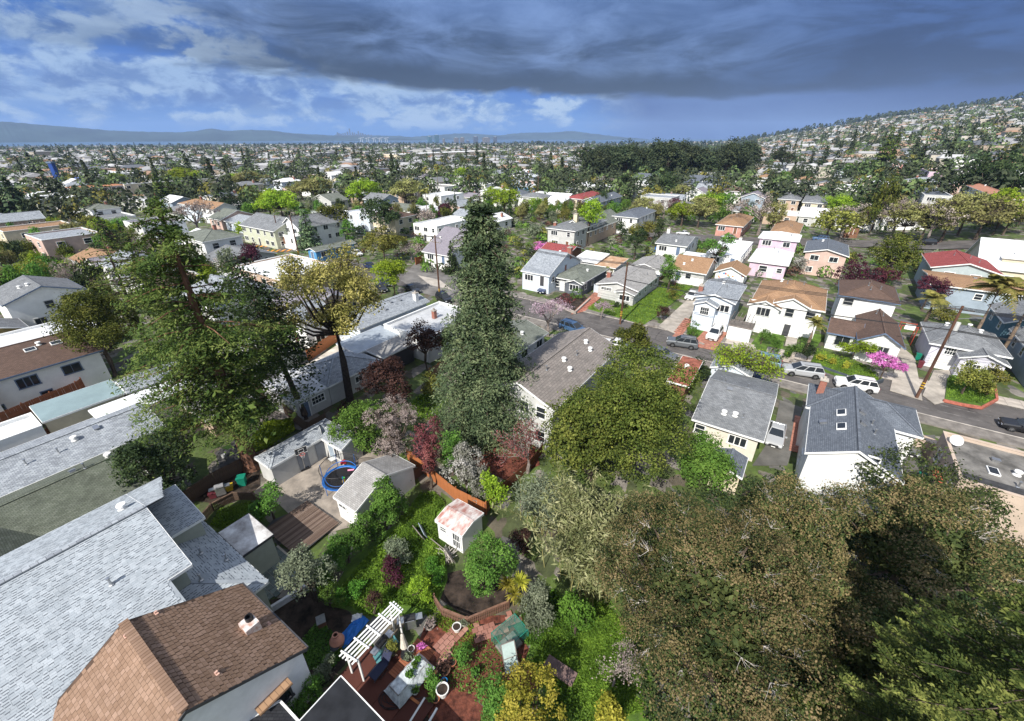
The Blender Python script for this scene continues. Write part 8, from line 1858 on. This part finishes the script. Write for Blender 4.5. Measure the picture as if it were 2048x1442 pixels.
for D_,x,y,z,q in cand:
    if D_<420 and not free(x,y,4.6): continue
    if 1185<q[0]<1520 and 272<q[1]<352 : continue
    hill=z>14
    if D_>500 and g.random()<(.08 if not hill else .5): continue
    if NH<235:
        k=g.randrange(len(HPRO)); src,w,d,ze,kind=HPRO[k]
        o=copy_tree(src); o.location=(x,y,z); o.rotation_euler=(0,0,R(-34)+g.choice([0,0,math.pi/2])+g.uniform(-.03,.03)); sc=g.uniform(.92,1.1); o.scale=(sc,sc*g.uniform(.9,1.1),g.uniform(.95,1.1))
        wm_=g.choice(PW); rn=g.choice(PR)
        for ch in o.children:
            nm_=ch.name.split('.')[0]
            if nm_=='wall': ch.material_slots[0].link='OBJECT'; ch.material_slots[0].material=wm_
            if nm_ in('roof','ridge_cap'): ch.material_slots[0].link='OBJECT'; ch.material_slots[0].material=RF[rn]
        AUTO.append((o,f"{WN[wm_.name]} {KD[kind]} house with {RN[rn]} roof",q[0],q[1])); NH+=1
        if D_<420: OCC.append((x,y,4.8))
    else: far.append((x,y,z,g.random()))
for r_,*_ in HPRO:
    for ch in list(r_.children):
        for c2 in list(ch.children): bpy.data.objects.remove(c2)
        bpy.data.objects.remove(ch)
    bpy.data.objects.remove(r_)
# far houses: one mass
FM=[mat('far cream wall',(.48,.44,.37)),mat('far beige wall',(.38,.34,.28)),mat('far tan wall',(.36,.29,.23)),mat('far grey wall',(.38,.38,.37)),mat('far blue grey wall',(.38,.42,.47)),LGREY]; FR=[mat('far grey roof',(.28,.28,.285),.9),mat('far pale roof',(.36,.36,.36),.8),mat('far light roof',(.46,.46,.46),.8),mat('far tan roof',(.30,.19,.13),.9),mat('far slate roof',(.12,.13,.15),.9)]
V=[];Q=[];MI=[]
def fbox(V,Q,MI,x,y,z,w,d,h,an,mi,mr,gable):
    c,s=math.cos(an),math.sin(an); P=[(-w/2,-d/2),(w/2,-d/2),(w/2,d/2),(-w/2,d/2)]; i=len(V); W_=[(x+a*c-b*s,y+a*s+b*c) for a,b in P]
    V+=[(*p,z-2) for p in W_]+[(*p,z+h) for p in W_]
    for k in range(4): j=(k+1)%4; Q.append((i+k,i+j,i+4+j,i+4+k)); MI.append(mi)
    o=1.06; P2=[(a*o,b*o) for a,b in P]; i=len(V); V+=[(x+a*c-b*s,y+a*s+b*c,z+h+.02) for a,b in P2]; rz=h+w*.16 if gable else h+.25
    i2=len(V); V+=[(x+a*c-b*s,y+a*s+b*c,z+rz) for a,b in ((0,-d/2*o*.75),(0,d/2*o*.75))] if gable else [(x+a*c-b*s,y+a*s+b*c,z+rz) for a,b in P2]
    if gable: 
        Q.append((i+3,i,i2,i2+1));Q.append((i+1,i+2,i2+1,i2));Q.append((i,i+1,i2,i2));Q.append((i+2,i+3,i2+1,i2+1)); MI.extend([mr]*4)
    else:
        Q.append((i2,i2+1,i2+2,i2+3)); MI.append(mr)
g=random.Random(5)
for x,y,z,u in far:
    an=R(-34)+g.choice([0,math.pi/2]); D_=math.hypot(x,y); f=1+max(0,(D_-900)/3000)
    fbox(V,Q,MI,x,y,z,g.uniform(9,14)*f,g.uniform(12,19)*f,g.choice([3.3,3.5,6,6.5]),an,g.randrange(len(FM)),len(FM)+g.randrange(len(FR)),g.random()<.6)
# a few larger blocks on the flats
for i in range(90):
    a=R(g.uniform(-52,20)); D_=g.uniform(700,3200); x,y=D_*math.sin(a),D_*math.cos(a); fbox(V,Q,MI,x,y,hgt2(x,y),g.uniform(18,45),g.uniform(16,30),g.uniform(6,13),R(-34),g.choice([0,0,1,3]),len(FM)+g.choice([1,2,2]),False)
for i in range(420):
    a=R(g.uniform(-54,25)); D_=g.uniform(2200,4300); x,y=D_*math.sin(a),D_*math.cos(a); fbox(V,Q,MI,x,y,hgt2(x,y),g.uniform(14,40),g.uniform(12,26),g.uniform(4,10),R(-34),g.choice([0,0,1,3]),len(FM)+g.choice([0,1,2,2]),False)
def tri_quad(name,V,Q,mats,MI):
    me=bpy.data.meshes.new(name); me.from_pydata(V,[],[tuple(dict.fromkeys(q)) for q in Q]); 
    for m in mats: me.materials.append(m)
    me.polygons.foreach_set('material_index',MI); me.update(); return me
o=link('distant_houses',tri_quad('distant_houses',V,Q,FM+FR,MI)); tag(o,'pale mass of far houses across the flats and hillside','houses',kind='stuff')
# ================================================================ trees between the houses
g=random.Random(77); cnt=0; ft=[]
tries=0
KS=['dark','dark','oak','green','darkcon','green','olive','twig','plane','limep','oak','green','plane','limep','plane','purple','grey']
pts=[]
for i in range(19000):
    a=R(g.uniform(-55,56)); D_=95*math.exp(g.uniform(0,math.log(2600/95))) if i%2 else math.sqrt(g.uniform(150**2,2600**2)); x,y=D_*math.sin(a),D_*math.cos(a)
    z=hgt2(x,y); q=proj(x,y,z)
    if not q or q[0]<-60 or q[0]>2110: continue
    lim=620 if q[0]<700 else 455
    if q[1]>lim: continue
    pts.append((D_,x,y,z,q))
pts.sort(key=lambda p:p[0])
for D_,x,y,z,q in pts:
    if cnt<170 and D_<420:
        if not free(x,y,2.5) or on_av(x,y): continue
        r_,s_=RS(x,y)
        if 60<s_<77: continue
        k=g.choice(KS); h=g.uniform(5,9)*(1.5 if k in('darkcon','redw','spruce','palm') else 1); mtree(k,x,y,z,h*g.uniform(.35,.5)*(1.6 if k not in('darkcon','redw','spruce','palm') else 1),h); cnt+=1
    elif D_>230: ft.append((D_,x,y,z))
# far trees as one mass per foliage colour
bk={'fardark':[],'farmid':[],'olive':[],'spruce':[]}; G2=rng(9)
for D_,x,y,z in ft[:11000]:
    if D_<1100 and g.random()<(.5 if z<12 else .12): continue
    k='fardark' if (u:=g.random())<.6 else ('spruce' if u<.64 else ('farmid' if u<.86 else 'olive')); con=(k in('fardark','spruce')) and g.random()<.07
    h=g.uniform(7,13) if not con else g.uniform(13,22); w=h*(.85 if not con else .3); n=120 if D_<600 else (70 if D_<1200 else 40)
    if k=='olive': h*=.8
    if D_>1500: h*=1.15
    t=G2.uniform(0,1,n); 
    if con: rr_=(1-t)**.8*w*.5; zz=h*(.05+.95*t)
    else: 
        ph=np.arccos(1-1.6*t); rr_=np.sin(ph)*w*.5; zz=h*.5+np.cos(ph)*h*.5
    th=G2.uniform(0,6.283,n); rr_=rr_*G2.uniform(.6,1.1,n); P=np.stack([x+rr_*np.cos(th),y+rr_*np.sin(th),z+zz],1); Nn=np.stack([np.cos(th),np.sin(th),np.full(n,.8)],1)+G2.normal(size=(n,3))*.35
    bk[k].append(leafquads(P,unit(Nn),(w*.17 if not con else w*.3)*(.62 if D_<600 else (.8 if D_<1200 else 1)),.8,G2))
# garden shrubs filling the yards
S_=[]; 
for i in range(5200):
    a=R(g.uniform(-52,54)); D_=90*math.exp(g.uniform(0,math.log(430/90))); x,y=D_*math.sin(a),D_*math.cos(a); z=hgt2(x,y); q=proj(x,y,z)
    if not q or q[0]<-40 or q[0]>2090 or q[1]>(640 if q[0]<620 else 560): continue
    if (q[1]>455 and q[0]>620) and g.random()<.35: continue
    r_,s_=RS(x,y)
    if 62<s_<76 or not free(x,y,.6) or on_av(x,y): continue
    h=g.uniform(.8,3.2); w=h*g.uniform(.9,1.5); n=70; t=G2.uniform(0,1,n); ph=np.arccos(1-1.5*t); rr_=np.sin(ph)*w*.5*G2.uniform(.6,1.1,n); th=G2.uniform(0,6.283,n)
    P=np.stack([x+rr_*np.cos(th),y+rr_*np.sin(th),z+h*.45+np.cos(ph)*h*.45],1); Nn=np.stack([np.cos(th),np.sin(th),np.full(n,.8)],1)+G2.normal(size=(n,3))*.4; S_.append((g.choice(['green','green','oak','olive','dark','brownred','grey']),leafquads(P,unit(Nn),w*.13,.9,G2)))
for k in ('green','oak','olive','dark','brownred','grey'):
    V=np.concatenate([v for kk,v in S_ if kk==k]); tag(link('garden_shrubs',fastmesh('garden_shrubs',V,quads(V),LF[k])),KN[k][0].replace('tree','').strip()+' yard shrubs between the houses','shrubs',kind='stuff')
# tree line on the hill crest and far flats
for i in range(1500):
    a=R(g.uniform(-54,56)); D_=g.uniform(2200,2800) if i%3 or a>R(10) else g.uniform(3000,4700); x,y=D_*math.sin(a),D_*math.cos(a); z=hgt2(x,y); h=g.uniform(9,20)*(1.3 if a>0 else 1); n=22; t=G2.uniform(0,1,n); w=h*g.choice([.4,.8,1.0,1.2]); rr_=(1-t)**.45*w*.5; th=G2.uniform(0,6.283,n)
    P=np.stack([x+rr_*np.cos(th),y+rr_*np.sin(th),z+h*t],1); Nn=np.stack([np.cos(th),np.sin(th),np.full(n,.8)],1); bk['fardark'].append(leafquads(P,unit(Nn),w*.25,.9,G2))
for k,v in bk.items():
    V=np.concatenate(v); o=link('distant_trees',fastmesh('distant_trees',V,quads(V),LF[k])); tag(o,{'fardark':'dark mass of far tree crowns','farmid':'mid green mass of far tree crowns','olive':'olive mass of far tree crowns','spruce':'blue green mass of far tree crowns'}[k],'trees',kind='stuff')
# ================================================================ skyline
ordw=['first','second','third','fourth','fifth','sixth','seventh','eighth','ninth','tenth','eleventh','twelfth','thirteenth','fourteenth','fifteenth','sixteenth','seventeenth','eighteenth','nineteenth','twentieth']
def tower(px,wpx,ytop,dist,m,label,bands=True,group=None):
    u=(px-1024)/F; v=(721-274)/F; dx,dy=u,math.cos(PITCH)+math.sin(PITCH)*v; L=math.hypot(dx,dy); x,y=dx/L*dist,dy/L*dist; top=zat(x,y,ytop); w=wpx/F*(y*math.cos(PITCH)); h=top+36
    o=thing('tower_block',label,'tower',(x,y,-36),math.atan2(-dx,dy)+.3,group); MB().box((0,0,h/2),(w*.85,w*.7,h)).build('wall',m,o)
    if bands:
        b=MB(); k=max(4,int(h/9))
        for i in range(k): b.box((0,0,h*(i+.6)/k),(w*.85+.8,w*.7+.8,h/k*.42))
        q=b.build('window_band',glass,o); q['kind']='stuff'; MB().box((0,0,h+1.5),(w*.4,w*.35,4)).build('roof_plant',LGREY,o)
TWM=[mat('beige tower',(.26,.22,.18),.8),mat('dark tower',(.13,.14,.17),.6),mat('teal glass tower',(.10,.22,.26),.3),LGREY]
for i,(px,w,yt,m) in enumerate([(859,10,273,2),(873,9,270,2),(912,10,276,0),(924,9,275,0),(935,7,281,1),(951,10,273,1),(972,15,275,0),(990,8,274,1),(887,5,278,0)]): tower(px,w,yt,5200,TWM[m],f"{['left teal glass','taller teal glass','beige twin left','beige twin right','low dark','tall dark narrow','wide beige brown','rightmost dark','slim pale'][i]} tower of the nearer downtown on the horizon")
g=random.Random(8)
SF=[(a,b*1.15,c-2.5) for a,b,c in [(673,2,271),(676,2,267),(679,3,269),(683,2.5,270),(687,2,269),(691,2,268),(696,3,266),(701,2.2,259.5),(706,3,267),(710,2,268),(714,2.5,270),(718,2.6,265),(722,2,268),(726,3,269),(731,3,271),(737,3,271.5),(743,3,272),(612,3,272),(625,4,272),(640,4,273)]]
for i,(px,w,yt) in enumerate(SF): tower(px,w,yt,9800,TWM[1],f"hazy tower of the far skyline, {ordw[i]} as listed from its left" if 0 else 'T',False,'towers of the far city skyline')
sf=sorted([o for o in COL.objects if o.get('label')=='T'],key=lambda o:o.location.x/o.location.y)
for i,o in enumerate(sf): o['label']=f"hazy blue tower in the far city skyline, {ordw[i]} from the left"
# harbour cranes
for i,px in enumerate((722,735,748,760,772)):
    u=(px-1024)/F; v=(721-276)/F; dx,dy=u,math.cos(PITCH)+math.sin(PITCH)*v; L=math.hypot(dx,dy); x,y=dx/L*6000,dy/L*6000; o=thing('harbour_crane',f"white harbour crane below the far skyline, {ordw[i]} from the left",'crane',(x,y,-33),.5,'harbour cranes')
    for a in (-12,12): b=MB(); b.bar((a,0,0),(a*.8,0,38),3); b.build('leg',WHITE,o)
    b=MB(); b.bar((-30,0,38),(34,0,48),3); b.build('boom',WHITE,o)
# ================================================================ wording for the repeated things
def wording():
    items=[]
    for o,d,px,py in AUTO:
        best=min(LAND,key=lambda l:math.hypot(l[0]-px,(l[1]-py)*1.6)); dx,dy=px-best[0],py-best[1]
        rel=('right of' if dx>0 else 'left of') if abs(dx)>abs(dy)*1.5 else ('beyond' if dy<0 else 'in front of'); items.append([o,d,rel,best[2],px,py])
    from collections import defaultdict
    G_=defaultdict(list)
    for it in items: G_[(it[1],it[2],it[3])].append(it)
    for (d,rel,lm),L in G_.items():
        L.sort(key=lambda i:i[4])
        for k,it in enumerate(L):
            pos='' if len(L)==1 else (', left one' if k==0 and len(L)==2 else (', right one' if len(L)==2 else (f", {ordw[k]} from left" if k<20 else f", number {k+1} from left")))
            W0=f"{d} {rel} {lm}{pos}"
            if len(W0.split())>16: lm=lm.replace('the ','',1).replace(' at the left edge','')
            if len(f"{d} {rel} {lm}{pos}".split())>16: d=d.replace(' with ',', ').replace(' fronted','')
            it[0]['label']=f"{d} {rel} {lm}{pos}"; it[0]['group']='houses across the flats' if 'house' in d else 'trees among the houses'
wording()
# ================================================================ haze
HT=345
hz=bpy.data.materials.new('haze'); hz.use_nodes=True; t=hz.node_tree; t.nodes.clear(); ou=t.nodes.new('ShaderNodeOutputMaterial'); vo=t.nodes.new('ShaderNodeVolumePrincipled'); vo.inputs['Color'].default_value=(.42,.62,1,1); vo.inputs['Density'].default_value=.00007; vo.inputs['Anisotropy'].default_value=0; t.links.new(vo.outputs[0],ou.inputs['Volume'])
o=MB().box((0,0,(HT-38)/2),(26000,26000,HT+38)).build('haze',hz); o['kind']='stuff'; o['label']='thin blue haze over the far hills'
